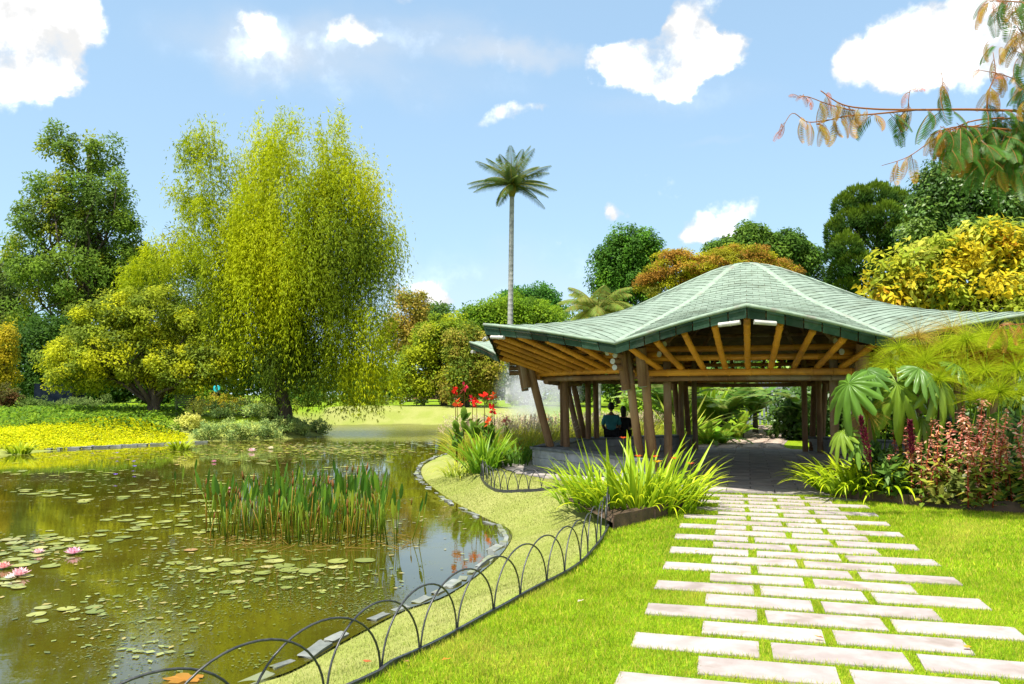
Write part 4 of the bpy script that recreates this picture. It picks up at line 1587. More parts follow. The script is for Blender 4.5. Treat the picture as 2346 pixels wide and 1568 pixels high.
def flower(name, label, loc, stem_h, colr, size=.055, lean=(0, 0), group='day lily flowers over the clump'):
    root = empty(name, loc)
    tag(root, label, 'flower', group)
    b = MB()
    top = Vector((lean[0], lean[1], stem_h))
    L0 = Vector(loc)
    b.tube([L0, L0 + top * .5 + Vector((0, 0, .02)), L0 + top], .005, 5, c=(.12, .22, .02))
    obj('stem', b.mesh('stem'), M_leaf, root)
    for i in range(6):
        a_ = i * math.pi / 3
        b = MB()
        d = Vector((math.cos(a_), math.sin(a_), .55)).normalized()
        s_ = Vector((-math.sin(a_), math.cos(a_), 0))
        p = L0 + top
        V = [p, p + d * size * .6 + s_ * size * .28, p + d * size * 1.1 - Vector((0, 0, size * .15)), p + d * size * .6 - s_ * size * .28]
        b.add(V, [(0, 1, 2, 3)], colr)
        obj('petal', b.mesh('petal'), M_petal, root)


for (u, v, c_, nm) in ((1462, 1047, (.75, .08, .01), 'orange red'), (1500, 1048, (.75, .10, .03), 'coral red'), (1602 * .94, 1060, (.85, .42, .01), 'bright yellow'), (1545, 1052, (.7, .10, .02), 'vermilion'), (1428, 1005, (.6, .06, .01), 'small scarlet'), (1582, 1064, (.72, .10, .05), 'pale red')):
    p = AT(u, v, 11.0)
    flower('lily_flower', nm + ' lily flower on a thin stalk above the arching clump', (p.x, 11.0, 0), p.z, c_, .075 if nm == 'bright yellow' else .06)


def edging(name, label, px, h=.17, world=None):
    P = world if world is not None else [tuple(G(u, v, 0)[:2]) for u, v in px]
    P = resample(catmull(P, 8, False), .12)
    root_z = 0
    V, F = [], []
    for i in range(len(P)):
        tv = P[min(i + 1, len(P) - 1)] - P[max(i - 1, 0)]
        tv /= np.linalg.norm(tv) + 1e-9
        nv = np.array([tv[1], -tv[0]]) * .006
        for o_, z_ in ((1, -.05), (1, h), (-1, h), (-1, -.05)):
            q = P[i] + nv * o_
            V.append((q[0], q[1], z_))
    for i in range(len(P) - 1):
        for j in range(4):
            F.append((i * 4 + j, i * 4 + (j + 1) % 4, (i + 1) * 4 + (j + 1) % 4, (i + 1) * 4 + j))
    F += [(0, 1, 2, 3), tuple(len(V) - 4 + k_ for k_ in (3, 2, 1, 0))]
    b = MB()
    b.add(V, F)
    root = empty(name, (P[0][0], P[0][1], 0))
    tag(root, label, 'edging')
    obj('strip', b.mesh('strip'), M_steel, root)
    n_st = max(2, int(len(P) * .12 / .8))
    for i in range(n_st + 1):
        j = min(len(P) - 1, int(i * (len(P) - 1) / n_st))
        tv = P[min(j + 1, len(P) - 1)] - P[max(j - 1, 0)]
        tv /= np.linalg.norm(tv) + 1e-9
        b = MB()
        b.box((P[j][0] + tv[1] * .012, P[j][1] - tv[0] * .012, h * .45), (.03, .012, h * .9), Matrix.Rotation(math.atan2(tv[1], tv[0]), 3, 'Z'))
        obj('joint_plate', b.mesh('joint_plate'), M_steel, root)
    return P


def soil(name, poly, hgt=.10):
    P = np.array(poly)
    c_ = P.mean(0)
    b = MB()
    V = [(c_[0], c_[1], hgt)]
    n_ = len(P)
    for k_ in (.6, .985):
        for q in P:
            w_ = c_ + (q - c_) * k_
            V.append((w_[0], w_[1], hgt * (1.0 if k_ < .9 else .7) + random.uniform(-.015, .015)))
    F = [(0, 1 + i, 1 + (i + 1) % n_) for i in range(n_)]
    F += [(1 + i, 1 + n_ + i, 1 + n_ + (i + 1) % n_, 1 + (i + 1) % n_) for i in range(n_)]
    b.add(V, F)
    o = obj(name, b.mesh(name, True), M_soil)
    tag(o, kind='structure')


eP = edging('planter_edging', 'rust brown steel strip edging the lily bed by the path', [(1405, 1213), (1470, 1199), (1530, 1182), (1568, 1166), (1590, 1148)])
soil('flower_bed', [tuple(p) for p in eP[::3]] + [(2.9, 12.3), (2.2, 12.7), (1.2, 12.6), (.8, 12.0), (.95, 10.9)], .09)
rb = [tuple(G(u, v, 0)[:2]) for u, v in ((1892, 1108), (1888, 1122), (1905, 1136), (1950, 1146), (2010, 1152), (2150, 1166), (2300, 1176))] + [(7.6, 10.6), (9.5, 10.4), (12, 10.6)]
eR = edging('planter_edging', 'dark brown steel strip edging the right hand flower bed', None, .16, world=rb)
soil('flower_bed', [tuple(p) for p in eR[::4]] + [(12.5, 14), (9.5, 13.2), (7.2, 13.0), (6.1, 13.2), (5.7, 13.5)], .10)

# right bed: weeping green lily tufts
grt = blade_set(M_blade, (.13, .25, .012), (.30, .39, .02), .62, .034, 10, (.7, 2.6))
for i, (u, v, rd, n_, lab) in enumerate(((1955, 1130, .48, 190, 'drooping bright green strap leaf tuft at the paving edge of the right bed'), (2050, 1136, .42, 150, 'strap leaf tuft with pale tips beside the red amaranth'))):
    p = G(u, v, .08)
    strap_clump('strap_leaf_plant', lab, Vector((p.x, p.y + .12, .10)), rd, n_, grt, tilt=.9, smin=1.0, smax=1.55)


# ------------------------------------------------------------------ papyrus
def umbel_mesh(n_, L, droop, c1, c2):
    V, F, C = [], [], []
    for i in range(n_):
        d = unit(rng.normal(0, 1, 3))
        d[2] = abs(d[2]) * .9 + .05
        d = unit(d)
        l_ = L * rng.uniform(.75, 1.1)
        side = unit(np.cross(d, rng.normal(0, 1, 3)))
        p = np.zeros(3)
        dd = d.copy()
        K = 5
        o = len(V)
        for k_ in range(K + 1):
            wd = .0017 * (1 - .5 * k_ / K)
            V += [tuple(p - side * wd), tuple(p + side * wd)]
            t_ = k_ / K
            cc_ = [c1[q] * (1 - t_) + c2[q] * t_ for q in range(3)]
            C += [tuple(cc_)] * 2
            dd = unit(dd + np.array([0, 0, -droop / K]))
            p = p + dd * l_ / K
        for k_ in range(K):
            F.append((o + 2 * k_, o + 2 * k_ + 1, o + 2 * k_ + 3, o + 2 * k_ + 2))
    b = MB()
    b.add(V, F, C)
    return b.mesh('umbel')


um = [umbel_mesh(420, .42, dr, (.155, .235, .010), (.25, .31, .015)) for dr in (.5, .8, 1.1)]
ub = [umbel_mesh(340, .40, .9, (.22, .17, .05), (.27, .20, .08))]
for me_ in um + ub:
    me_.materials.append(M_leaf)
random.seed(41)
heads = [(2150, 872, 0, 11.7), (2215, 780, 0, 12.0), (2258, 852, 0, 11.6), (2060, 800, 0, 12.2), (2100, 775, 1, 12.3), (2160, 800, 0, 12.1), (2300, 800, 0, 11.7), (2330, 850, 0, 11.5), (2120, 830, 0, 12.0), (2200, 850, 0, 11.9), (2260, 780, 0, 12.2), (2040, 840, 0, 12.2), (2350, 780, 0, 11.9), (2290, 900, 0, 11.4), (2180, 760, 1, 12.4), (2400, 830, 0, 11.8), (2090, 860, 0, 12.0), (2240, 915, 0, 11.6), (2340, 905, 0, 11.5)]
root = empty('papyrus', (8.0, 12.1, .08))
tag(root, 'papyrus stand with feathery lime green mop heads in front of the right roof eave', 'plant')
for (u, v, br, Y_) in heads:
    p = AT(u, v, Y_)
    b0 = Vector((p.x + random.uniform(-.35, .15), Y_ + random.uniform(-.1, .2), .05))
    b = MB()
    mid = b0.lerp(p, .55) + Vector((random.uniform(-.05, .05), 0, 0))
    b.tube([b0, mid, p], [.011, .009, .006], 5, c=(.12, .20, .03))
    st_ = obj('stem', b.mesh('stem', True), M_leaf, root)
    o = bpy.data.objects.new('umbel', random.choice(ub if br else um))
    link(o)
    o.parent = st_
    o.location = p
    o.rotation_euler = (random.uniform(-.25, .25), random.uniform(-.25, .25), random.uniform(0, 6.3))
    s_ = random.uniform(.95, 1.25)
    o.scale = (s_, s_, s_ * .95)
# one small brown mop head low among the big leaves
p = AT(1985, 945, 11.9)
rt = empty('papyrus', (p.x, 11.9, .08))
tag(rt, 'single low brownish papyrus head hanging under the big lobed leaves', 'plant')
b = MB()
b.tube([(p.x + .1, 12.0, .05), tuple(p)], .008, 5, c=(.16, .18, .04))
s0 = obj('stem', b.mesh('stem'), M_leaf, rt)
o = bpy.data.objects.new('umbel', ub[0])
link(o)
o.parent = s0
o.location = p
o.scale = (.95, .95, .95)
o.rotation_euler = (R(60), 0, 0)


# ------------------------------------------------------------------ big lobed leaves
def lobed_leaf(n_lobe=9, L=.5, c=(.13, .24, .03)):
    """leaf lies in XY pointing +X, petiole at the origin; lobes, folds along the side veins, drooping outwards"""
    NA_, NR_ = 96, 9
    V, F, C = [], [], []
    for i in range(NA_ + 1):
        th = -math.pi * .94 + 2 * math.pi * .94 * i / NA_
        u_ = abs(th) / math.pi
        env = L * (1.0 - .52 * u_ ** .7)
        lob = .5 + .5 * math.cos(th * n_lobe)
        cut = .50 + .50 * lob ** .55
        rmax = env * cut * (1 + .03 * math.sin(th * 31))
        for j in range(NR_ + 1):
            r_ = rmax * j / NR_
            z_ = -.9 * r_ * r_ / L + .05 * math.cos(th * n_lobe) * (r_ / L) ** .8 + .03 * math.sin(th * 17 + r_ * 30) * (r_ / L) ** 2
            V.append((r_ * math.cos(th), r_ * math.sin(th) * .95, z_))
            k_ = 1.0 + .25 * lob - .1 * random.random()
            C.append((c[0] * k_, c[1] * k_, c[2] * k_))
    for i in range(NA_):
        for j in range(NR_):
            F.append((i * (NR_ + 1) + j, i * (NR_ + 1) + j + 1, (i + 1) * (NR_ + 1) + j + 1, (i + 1) * (NR_ + 1) + j))
    b = MB()
    b.add(V, F, C)
    me_ = b.mesh('lobed_leaf', True)
    return me_


M_big = leaf_mat('big_leaf', trans=.3, rough=.34, spec=.35, jitter=.1, gain=(1.25, 1.25, .7))
lob = [lobed_leaf(n_, .64, c_) for n_, c_ in ((13, (.085, .165, .03)), (15, (.07, .14, .035)), (13, (.12, .19, .03)))]
for me_ in lob:
    me_.materials.append(M_big)
random.seed(51)
bl_px = [(1945, 880, 1.05, 205, 55), (1985, 850, .8, 240, 30), (2055, 880, 1.15, 262, 62), (2150, 870, 1.05, 285, 48), (2000, 900, .85, 250, 60), (2105, 845, .8, 300, 30), (2190, 835, .7, 320, 30), (1930, 990, .6, 200, 40), (1965, 1010, .55, 250, 30), (2110, 960, .7, 280, 45), (2320, 985, .65, 270, 25), (2290, 950, .55, 250, 30)]
rt = empty('lobed_leaf_plant', (6.7, 12.0, .08))
tag(rt, 'plant with huge glossy deeply lobed leaves beside the pavilion posts', 'plant')
for (u, v, sc_, azd, tl) in bl_px:
    Y_ = 11.75 + random.uniform(-.15, .15)
    p = AT(u, v, Y_)
    b = MB()
    b0 = Vector((p.x * .8 + 6.6 * .2 + random.uniform(-.1, .1), 12.15, .05))
    b.tube([b0, b0.lerp(p, .6) + Vector((0, .12, .15)), p], [.02, .015, .009], 6, c=(.10, .18, .04))
    st_ = obj('petiole', b.mesh('petiole', True), M_leaf, rt)
    o = bpy.data.objects.new('leaf', random.choice(lob))
    link(o)
    o.parent = st_
    o.location = p
    o.rotation_euler = (random.uniform(-.2, .2), R(tl), R(azd))
    o.scale = (sc_, sc_, sc_)


# ------------------------------------------------------------------ amaranth and leafy filler in the right bed
def spike_plant(name, label, base, stalks, pal, leafpal, group=None, cat='plant', Lr=(.05, .028), dens=85):
    root = empty(name, base)
    tag(root, label, cat, group)
    for (dx, dy, h, lean) in stalks:
        b = MB()
        b0 = Vector(base) + Vector((dx, dy, 0))
        top = b0 + Vector((lean, random.uniform(-.08, .08), h))
        mid = b0.lerp(top, .5) + Vector((-.05 * lean, 0, .05))
        b.tube([b0, mid, top], [.010, .008, .003], 5, c=(.22, .045, .04))
        st_ = obj('stalk', b.mesh('stalk', True), M_leaf, root)
        n_ = int(dens * h)
        tt = rng.random(n_) ** .7
        pos = np.array([tuple(b0.lerp(mid, t_ * 2) if t_ < .5 else mid.lerp(top, t_ * 2 - 1)) for t_ in tt]) + rng.normal(0, .018, (n_, 3))
        a_ = rng.uniform(0, 6.28, n_)
        ax = np.column_stack([np.cos(a_), np.sin(a_), rng.uniform(-.9, .35, n_)])
        V, F = leaf_quads(pos, ax, np.array([0, 0, 1.0]) + rng.normal(0, .5, (n_, 3)), Lr[0] * rng.uniform(.7, 1.9, n_), Lr[1] * rng.uniform(.7, 1.2, n_), .2)
        tag(subpart('bracts', np_mesh('bracts', V, F, np.repeat(np.clip(palette(pal, n_, .18), .01, .9), 4, 0)), M_petal, st_), kind='stuff')
        n2_ = int(26 * h)
        pos = np.array([tuple(b0.lerp(top, rng.uniform(.05, .6))) for _ in range(n2_)]) + rng.normal(0, .03, (n2_, 3))
        a_ = rng.uniform(0, 6.28, n2_)
        ax = np.column_stack([np.cos(a_), np.sin(a_), rng.uniform(-.7, .2, n2_)])
        V, F = leaf_quads(pos, ax, np.array([0, 0, 1.0]) + rng.normal(0, .4, (n2_, 3)), rng.uniform(.10, .2, n2_), rng.uniform(.04, .075, n2_), .2)
        tag(subpart('leaves', np_mesh('leaves', V, F, np.repeat(np.clip(palette(leafpal, n2_, .15), .01, .9), 4, 0)), M_leaf, st_), kind='stuff')
    return root


CORAL = [(.72, .25, .18), (.74, .33, .23), (.62, .17, .13), (.66, .36, .14), (.74, .45, .34)]
OLIVE = [(.10, .16, .03), (.15, .19, .05), (.22, .21, .06), (.06, .11, .03)]
random.seed(61)
for i, (u, v, hh, lab) in enumerate(((2120, 1150, 1.15, 'coral pink amaranth with upright beaded spikes beside the strap leaf tuft'), (2200, 1160, 1.05, 'coral amaranth leaning over the dark steel edging'), (2290, 1168, 1.45, 'tall coral amaranth at the far right of the bed'), (2350, 1172, 1.3, 'rusty pink amaranth half out of view on the right'))):
    p = G(u, v, .08)
    st = [(random.uniform(-.35, .35), random.uniform(.05, .5), hh * random.uniform(.55, 1.15), random.uniform(-.22, .3)) for _ in range(9)]
    spike_plant('amaranth', lab, Vector((p.x, p.y + .12, .08)), st, CORAL, OLIVE, group='amaranth in the right bed')
p = G(2065, 1140, .08)
spike_plant('amaranth', 'single pink amaranth stalk rising through the green strap leaves', Vector((p.x, p.y + .05, .08)), [(0, 0, .62, -.1)], [(.5, .25, .18), (.42, .16, .12)], OLIVE, group='amaranth in the right bed')


def plume(name, label, p0, p1, r_, n_=520, c=(.085, .005, .018)):
    root = empty(name, p0)
    tag(root, label, 'flower')
    b = MB()
    p0, p1 = Vector(p0), Vector(p1)
    b.tube([p0, p0.lerp(p1, .5), p1], [.007, .005, .003], 5, c=(.10, .05, .03))
    obj('stem', b.mesh('stem'), M_leaf, root)
    tt = .2 + .8 * rng.random(n_) ** .8
    wid = r_ * np.sin(np.pi * np.clip((tt - .2) / .8 * .8 + .18, 0, 1)) ** 1.5
    ax0 = np.array((p1 - p0).normalized())
    rad = unit(np.cross(rng.normal(0, 1, (n_, 3)), ax0))
    pos = np.array(p0) + np.array(p1 - p0) * tt[:, None] + rad * (wid * rng.random(n_) ** .4)[:, None]
    V, F = leaf_quads(pos, ax0 * .7 + rad * .7, rng.normal(0, 1, (n_, 3)), rng.uniform(.03, .07, n_), rng.uniform(.01, .02, n_), .2)
    obj('plume', np_mesh('plume', V, F, np.repeat(np.clip(palette([c, (c[0] * 1.5, c[1] * 1.5, c[2] * 1.4)], n_, .2), .005, .9), 4, 0)), M_petal, root)


for (u0, v0, u1, v1, lab, r_) in ((1998, 1090, 1972, 955, 'dark crimson plume with a slim tip rising before the lobed leaves', .024), (2090, 1060, 2085, 965, 'short crimson plume under the right big lobed leaf', .02), (2180, 1130, 2290, 1070, 'thick crimson plume leaning to the right over the coral spikes', .05), (2190, 1140, 2300, 1112, 'lower crimson plume lying almost level among coral spikes', .05)):
    a_, b_ = AT(u0, v0, 11.25), AT(u1, v1, 11.25)
    plume('crimson_plume', lab, a_, b_, r_)


def shrub(name, label, loc, rx, ry, rz, n_, leaf, pal, group=None, mat=None, cat='shrub', wgt=None, rc=None, hang=0.0, stem=True):
    root = empty(name, loc)
    tag(root, label, cat, group)
    c_ = Vector(loc) + Vector((0, 0, rz * .75))
    per = 26
    bl = [(c_ + Vector((random.uniform(-.35, .35) * rx, random.uniform(-.3, .3) * ry, random.uniform(-.2, .2) * rz)), (rx * random.uniform(.6, .8), ry * random.uniform(.6, .8), rz * random.uniform(.6, .8))) for _ in range(5)]
    V, F, C, cc = crown(bl, max(4, n_ // per), per, rc or min(rx, rz) * .28, leaf, pal, wgt, .45, hang, .5)
    zmin = loc[2] + .01
    V[:, 2] = np.maximum(V[:, 2], zmin)
    obj('foliage', np_mesh('foliage', V, F, C), mat or M_leaf, root)
    if stem:
        b = MB()
        for i in range(4):
            q = Vector(cc[random.randrange(len(cc))])
            limb(b, Vector(loc) + Vector((random.uniform(-.05, .05), random.uniform(-.05, .05), -.05)), q, .02 * (rx + .4), .005, 3, .04, sides=5)
        obj('stems', b.mesh('stems', True), M_bark, root)
    return root


# leafy filler behind the amaranth
DKG = [(.025, .06, .02), (.045, .10, .03), (.07, .14, .04), (.03, .07, .035)]
for i, (u, v, rx, rz, pal, lab, lf) in enumerate(((2200, 1080, .55, .45, DKG, 'dark broad leaved plant between the coral spikes', (.28, .08)), (2290, 1100, .6, .5, [(.06, .11, .06), (.09, .15, .09), (.04, .08, .04)], 'blue green sword leaved plant at the right of the bed', (.40, .06)), (2140, 1050, .5, .55, DKG, 'deep green leafy plant below the papyrus stems', (.24, .08)), (2330, 1010, .6, .6, [(.06, .14, .05), (.10, .19, .08)], 'palmate green foliage plant right of the papyrus', (.26, .07)), (2040, 1075, .35, .35, DKG, 'shadowy leafy plant behind the strap leaf tufts', (.2, .07)),
                                                  (2190, 1140, .45, .22, [(.16, .18, .06), (.10, .14, .05), (.20, .16, .08)], 'low mixed olive leaves at the foot of the amaranth', (.15, .07)), (2320, 1150, .5, .25, DKG, 'low dark leaves spilling over the edging at the right', (.3, .09)))):
    Y_ = 12.0 if v < 1110 else 11.3
    p = AT(u, v, Y_)
    shrub('bed_plant', lab, Vector((p.x, Y_, .08)), rx, .4, max(rz, .25) * (1.25 if v < 1110 else 1), 620, lf, pal, mat=M_leaf_gloss, hang=-.5)


# ------------------------------------------------------------------ behind the pavilion (seen through it)
random.seed(71)
LG = [(.12, .22, .02), (.08, .17, .02), (.18, .27, .03)]
fern_rib = []


def fern_frond_mesh(L, c, n_leaf=20, droop=1.2, el=60, leaf_l=.16, name='fern_frond'):
    b = MB()
    path_ = arch((0, 0, 0), 0, R(el), L, droop, 7)
    b.tube(path_, [.006 * (1 - j / 8.5) for j in range(8)], 4, c=(c[0] * .8, c[1] * .8, c[2]))
    frond_strip(b, path_, leaf_l, leaf_l * .32, n_leaf, .15, c)
    return b.mesh(name)


def rosette(name, label, loc, tpl_, n_, smin=.8, smax=1.2, cat='plant', group=None, part='frond', tilt=.15):
    root = empty(name, loc)
    tag(root, label, cat, group)
    for i in range(n_):
        o = bpy.data.objects.new(part, random.choice(tpl_))
        link(o)
        o.parent = root
        o.rotation_euler = (random.uniform(-tilt, tilt), random.uniform(-tilt, tilt * 2.5), i * 2.4 + random.uniform(-.3, .3))
        s_ = random.uniform(smin, smax)
        o.scale = (s_, s_, s_)
        o.location = (random.uniform(-.04, .04), random.uniform(-.04, .04), 0)
    return root


ferns = [fern_frond_mesh(.95, c_, 22, d_, e_) for c_, d_, e_ in (((.16, .28, .02), 1.3, 70), ((.12, .23, .02), 1.6, 60), ((.20, .30, .03), 1.0, 75))]
bigf = [fern_frond_mesh(2.0, c_, 26, d_, e_, .42, 'palm_frond') for c_, d_, e_ in (((.13, .20, .06), 1.5, 70), ((.17, .24, .08), 1.2, 62), ((.09, .17, .04), 1.7, 78))]
for me_ in ferns + bigf:
    me_.materials.append(M_frond)
for i, (u, v, Y_, n_, lab) in enumerate(((1620, 1000, 25.5, 16, 'bright fern just behind the pavilion bench'), (1655, 995, 26.0, 14, 'bright fern beside the sunlit stepping path'), (1590, 1000, 26.5, 14, 'fern half hidden behind the dark rear posts'), (1690, 985, 28.0, 12, 'small fern at the bend of the rear path'))):
    p = AT(u, v, Y_)
    rosette('fern', lab, Vector((p.x, Y_, gz(p.x, Y_))), ferns, n_, .9, 1.35, group='ferns behind the pavilion')
for i, (u, Y_, n_, lab, sc_) in enumerate(((1660, 29.0, 14, 'palm with split pale fronds seen through the entrance', 1.0), (1545, 27.5, 16, 'spiky fronded palm seen between the left posts', 1.1), (1730, 31.0, 12, 'shaded palm beside the grey gate', 1.0), (1700, 28.5, 9, 'young fan palm by the rear path', .55), (1860, 27.0, 12, 'dark palm in shade behind the right rear posts', .9))):
    p = AT(u, 950, Y_)
    z_ = gz(p.x, Y_)
    rt = rosette('shade_palm', lab, Vector((p.x, Y_, z_ + .75 * sc_)), bigf, n_, sc_ * .8, sc_ * 1.15, cat='palm tree', group='palms behind the pavilion')
    b = MB()
    b.tube([Vector((p.x, Y_, z_ - .05)), Vector((p.x, Y_, z_ + .8 * sc_))], [.12 * sc_, .09 * sc_], 8)
    obj('trunk', b.mesh('trunk'), M_bark, rt)
flax_t = blade_set(M_blade, (.10, .19, .03), (.36, .40, .14), 2.0, .10, 6, (.1, 1.0))
p = AT(1555, 950, 26.0)
strap_clump('flax_plant', 'flax with stiff striped sword leaves behind the pavilion', Vector((p.x, 26.0, gz(p.x, 26.0))), .25, 34, flax_t, tilt=1.0)
p = AT(1610, 950, 30.0)
strap_clump('flax_plant', 'tall broad upright green leaves behind the fern', Vector((p.x, 30.0, gz(p.x, 30.0))), .5, 40, blade_set(M_blade, (.08, .18, .015), (.18, .28, .02), 2.2, .22, 6, (.1, .6)), tilt=.4)
for i, (u, Y_, rx, rz, pal, lab) in enumerate(((1500, 33, 1.6, 1.4, LG, 'light green shrub beyond the seated couple'), (1650, 34, 1.8, 1.8, DKG, 'dark shrub mass behind the split leaved palm'), (1840, 28, 1.2, 1.3, DKG, 'dark shrub beside the right of the rear path'), (1880, 31, 1.8, 2.0, DKG, 'deep shade shrub behind the right rear posts'), (1560, 36, 2.0, 2.2, LG, 'sunlit green shrub behind the flax'),
                                                (1950, 26, 1.5, 1.6, DKG, 'dark shrub outside the right bench wall'), (2050, 25, 1.8, 1.9, DKG, 'dark green shrub right of the pavilion'), (2200, 24, 2.0, 1.9, LG, 'leafy shrub under the yellow leaved tree'), (2330, 22, 1.6, 1.7, DKG, 'dark shrub at the right edge under the yellow tree'), (1790, 38, 1.5, 2.2, LG, 'green shrub behind the grey gate'))):
    p = AT(u, 950, Y_)
    shrub('shrub', lab, Vector((p.x, Y_, gz(p.x, Y_))), rx, rx * .7, rz, 2600, (.26, .12), pal, mat=M_leaf_gloss)

# rear path and gate
pp = [AT(u, 950, Y_) for u, Y_ in ((1690, 23.6), (1700, 25.5), (1735, 28), (1765, 31), (1775, 35))]
wd = [1.5, 1.25, 1.0, .9, .8]
V, F = [], []
ctr = catmull([(p.x, p.y) for p in pp], 6, False)
for i in range(len(ctr)):
    tv = ctr[min(i + 1, len(ctr) - 1)] - ctr[max(i - 1, 0)]
    tv /= np.linalg.norm(tv)
    w_ = float(np.interp(i / (len(ctr) - 1), np.linspace(0, 1, 5), wd))
    for s in (-1, 1):
        q = ctr[i] + np.array([tv[1], -tv[0]]) * w_ * s
        V.append((q[0], q[1], gz(*q) + .012))
F = [(2 * i, 2 * i + 1, 2 * i + 3, 2 * i + 2) for i in range(len(ctr) - 1)]
b = MB()
b.add(V, F)
rp = obj('rear_path', b.mesh('rear_path'), noise_mat('rear_path_bed', (.17, .13, .11), (.26, .21, .17), 3, .9, .5, 20))
tag(rp, kind='structure')
M_flag = noise_mat('warm_flagstone', (.34, .26, .20), (.46, .36, .29), 4, .85, .4, 25, rand=.1)
ftpl = []
for v_ in range(5):
    n_ = random.randint(6, 8)
    P = [Vector((math.cos(2 * math.pi * i / n_) * random.uniform(.8, 1.1), math.sin(2 * math.pi * i / n_) * random.uniform(.8, 1.1), 0)) for i in range(n_)]
    b = MB()
    b.add([p + Vector((0, 0, .03)) for p in P] + P, [tuple(range(n_))] + [(i, n_ + i, n_ + (i + 1) % n_, (i + 1) % n_) for i in range(n_)])
    me_ = b.mesh('flagstone')
    me_.materials.append(M_flag)
    ftpl.append(me_)
for i in range(len(ctr)):
    tv = ctr[min(i + 1, len(ctr) - 1)] - ctr[max(i - 1, 0)]
    tv /= np.linalg.norm(tv)
    w_ = float(np.interp(i / (len(ctr) - 1), np.linspace(0, 1, 5), wd))
    for j in range(4):
        q = ctr[i] + np.array([tv[1], -tv[0]]) * w_ * (j - 1.5) * .48 + tv * (.12 * (j % 2))
        o = bpy.data.objects.new('flagstone', random.choice(ftpl))
        link(o)
        o.parent = rp
        o.location = (q[0], q[1], gz(*q) + .012)
        o.rotation_euler = (0, 0, random.uniform(0, 6.3))
        o.scale = (w_ * .235, w_ * .2, 1)

gp = AT(1770, 950, 36)
gzv = gz(gp.x, 36)
gate = empty('garden_gate', (gp.x, 36, gzv))
tag(gate, 'grey slatted gate at the end of the path behind the pavilion', 'gate')
for x_ in np.arange(-.95, .96, .19):
    b = MB()
    b.box((gp.x + x_, 36, gzv + 1.0), (.10, .03, 1.9))
    obj('slat', b.mesh('slat'), M_gate, gate)
for x_ in (-1.12, 1.12):
    b = MB()
    b.box((gp.x + x_, 36, gzv + 1.15), (.12, .12, 2.3))
    obj('gate_post', b.mesh('gate_post'), M_gate, gate)
for z_ in (.3, 1.7):
    b = MB()
    b.box((gp.x, 36.035, gzv + z_), (2.1, .03, .10))
    obj('rail', b.mesh('rail'), M_gate, gate)

# ------------------------------------------------------------------ feathery grass and cannas by the pond
random.seed(81)


def grass_tuft(name, label, loc, rad, n_, L, pal, plumes=0, group=None, W=.008, lean=.6, plume_pal=None, plume_h=None):
    root = empty(name, loc)
    tag(root, label, 'ornamental grass', group)
    K = 5
    a_ = rng.uniform(0, 6.28, n_)
    r_ = rad * np.sqrt(rng.random(n_))
    base = np.column_stack([loc[0] + r_ * np.cos(a_), loc[1] + r_ * np.sin(a_), np.full(n_, loc[2] - .02)])
    dirv = unit(np.column_stack([np.cos(a_), np.sin(a_), np.zeros(n_)]) * (lean * r_ / rad * rng.uniform(.4, 1.3, n_))[:, None] + np.array([0, 0, 1.0]) + rng.normal(0, .12, (n_, 3)))
    side = unit(np.cross(dirv, rng.normal(0, 1, (n_, 3))))
    Ls = L * rng.uniform(.6, 1.15, n_)
    rows = []
    p, d = base.copy(), dirv.copy()
    for k_ in range(K + 1):
        wd_ = W * (1 - (k_ / K) ** 2 * .9) * .5
        rows.append(p - side * wd_)
        rows.append(p + side * wd_)
        hz = d * np.array([1, 1, 0])
        d = unit(d + hz * .25 + np.array([0, 0, -.13 * k_ / K * 2]))
        p = p + d * (Ls / K)[:, None]
    V = np.stack(rows, 1).reshape(-1, 3)
    o_ = (np.arange(n_) * 2 * (K + 1))[:, None, None]
    q = np.array([[2 * k_, 2 * k_ + 1, 2 * k_ + 3, 2 * k_ + 2] for k_ in range(K)])[None]
    F = (q + o_).reshape(-1, 4)
    C = np.repeat(np.clip(palette(pal, n_, .15), .005, .9), 2 * (K + 1), 0)
    obj('leaves', np_mesh('leaves', V, F, C), M_leaf, root)
    if plumes:
        i_ = rng.choice(n_, plumes, replace=False)
        tip = base[i_] * .55 + np.array(loc) * .45 + dirv[i_] * (plume_h * rng.uniform(.8, 1.15, plumes))[:, None]
        tip += (dirv[i_] * np.array([1, 1, 0])) * .5
        dd = unit(dirv[i_] + rng.normal(0, .12, (plumes, 3)))
        m_ = 16
        tt = rng.random((plumes, m_, 1)) * .17
        pos = (tip[:, None, :] + dd[:, None, :] * tt).reshape(-1, 3)
        ax = unit(np.repeat(dd, m_, 0) + rng.normal(0, .45, (plumes * m_, 3)))
        V, F = leaf_quads(pos, ax, rng.normal(0, 1, ax.shape), rng.uniform(.03, .055, len(ax)), np.full(len(ax), .010), .1)
        st = unit(np.cross(dd, rng.normal(0, 1, dd.shape))) * .002
        b0 = np.stack([tip - dd * .45 - st, tip - dd * .45 + st, tip + st, tip - st], 1).reshape(-1, 3)
        cp = np.repeat(np.clip(palette(plume_pal, plumes, .1), .01, .9), m_ * 4, 0)
        cs = np.repeat(np.array([[.30, .28, .10]]), len(b0), 0)
        Vp = np.concatenate([V, b0])
        Fp = np.concatenate([F, np.arange(len(b0)).reshape(-1, 4) + len(V)])
        obj('plumes', np_mesh('plumes', Vp, Fp, np.concatenate([cp, cs])), M_petal, root)
    return root


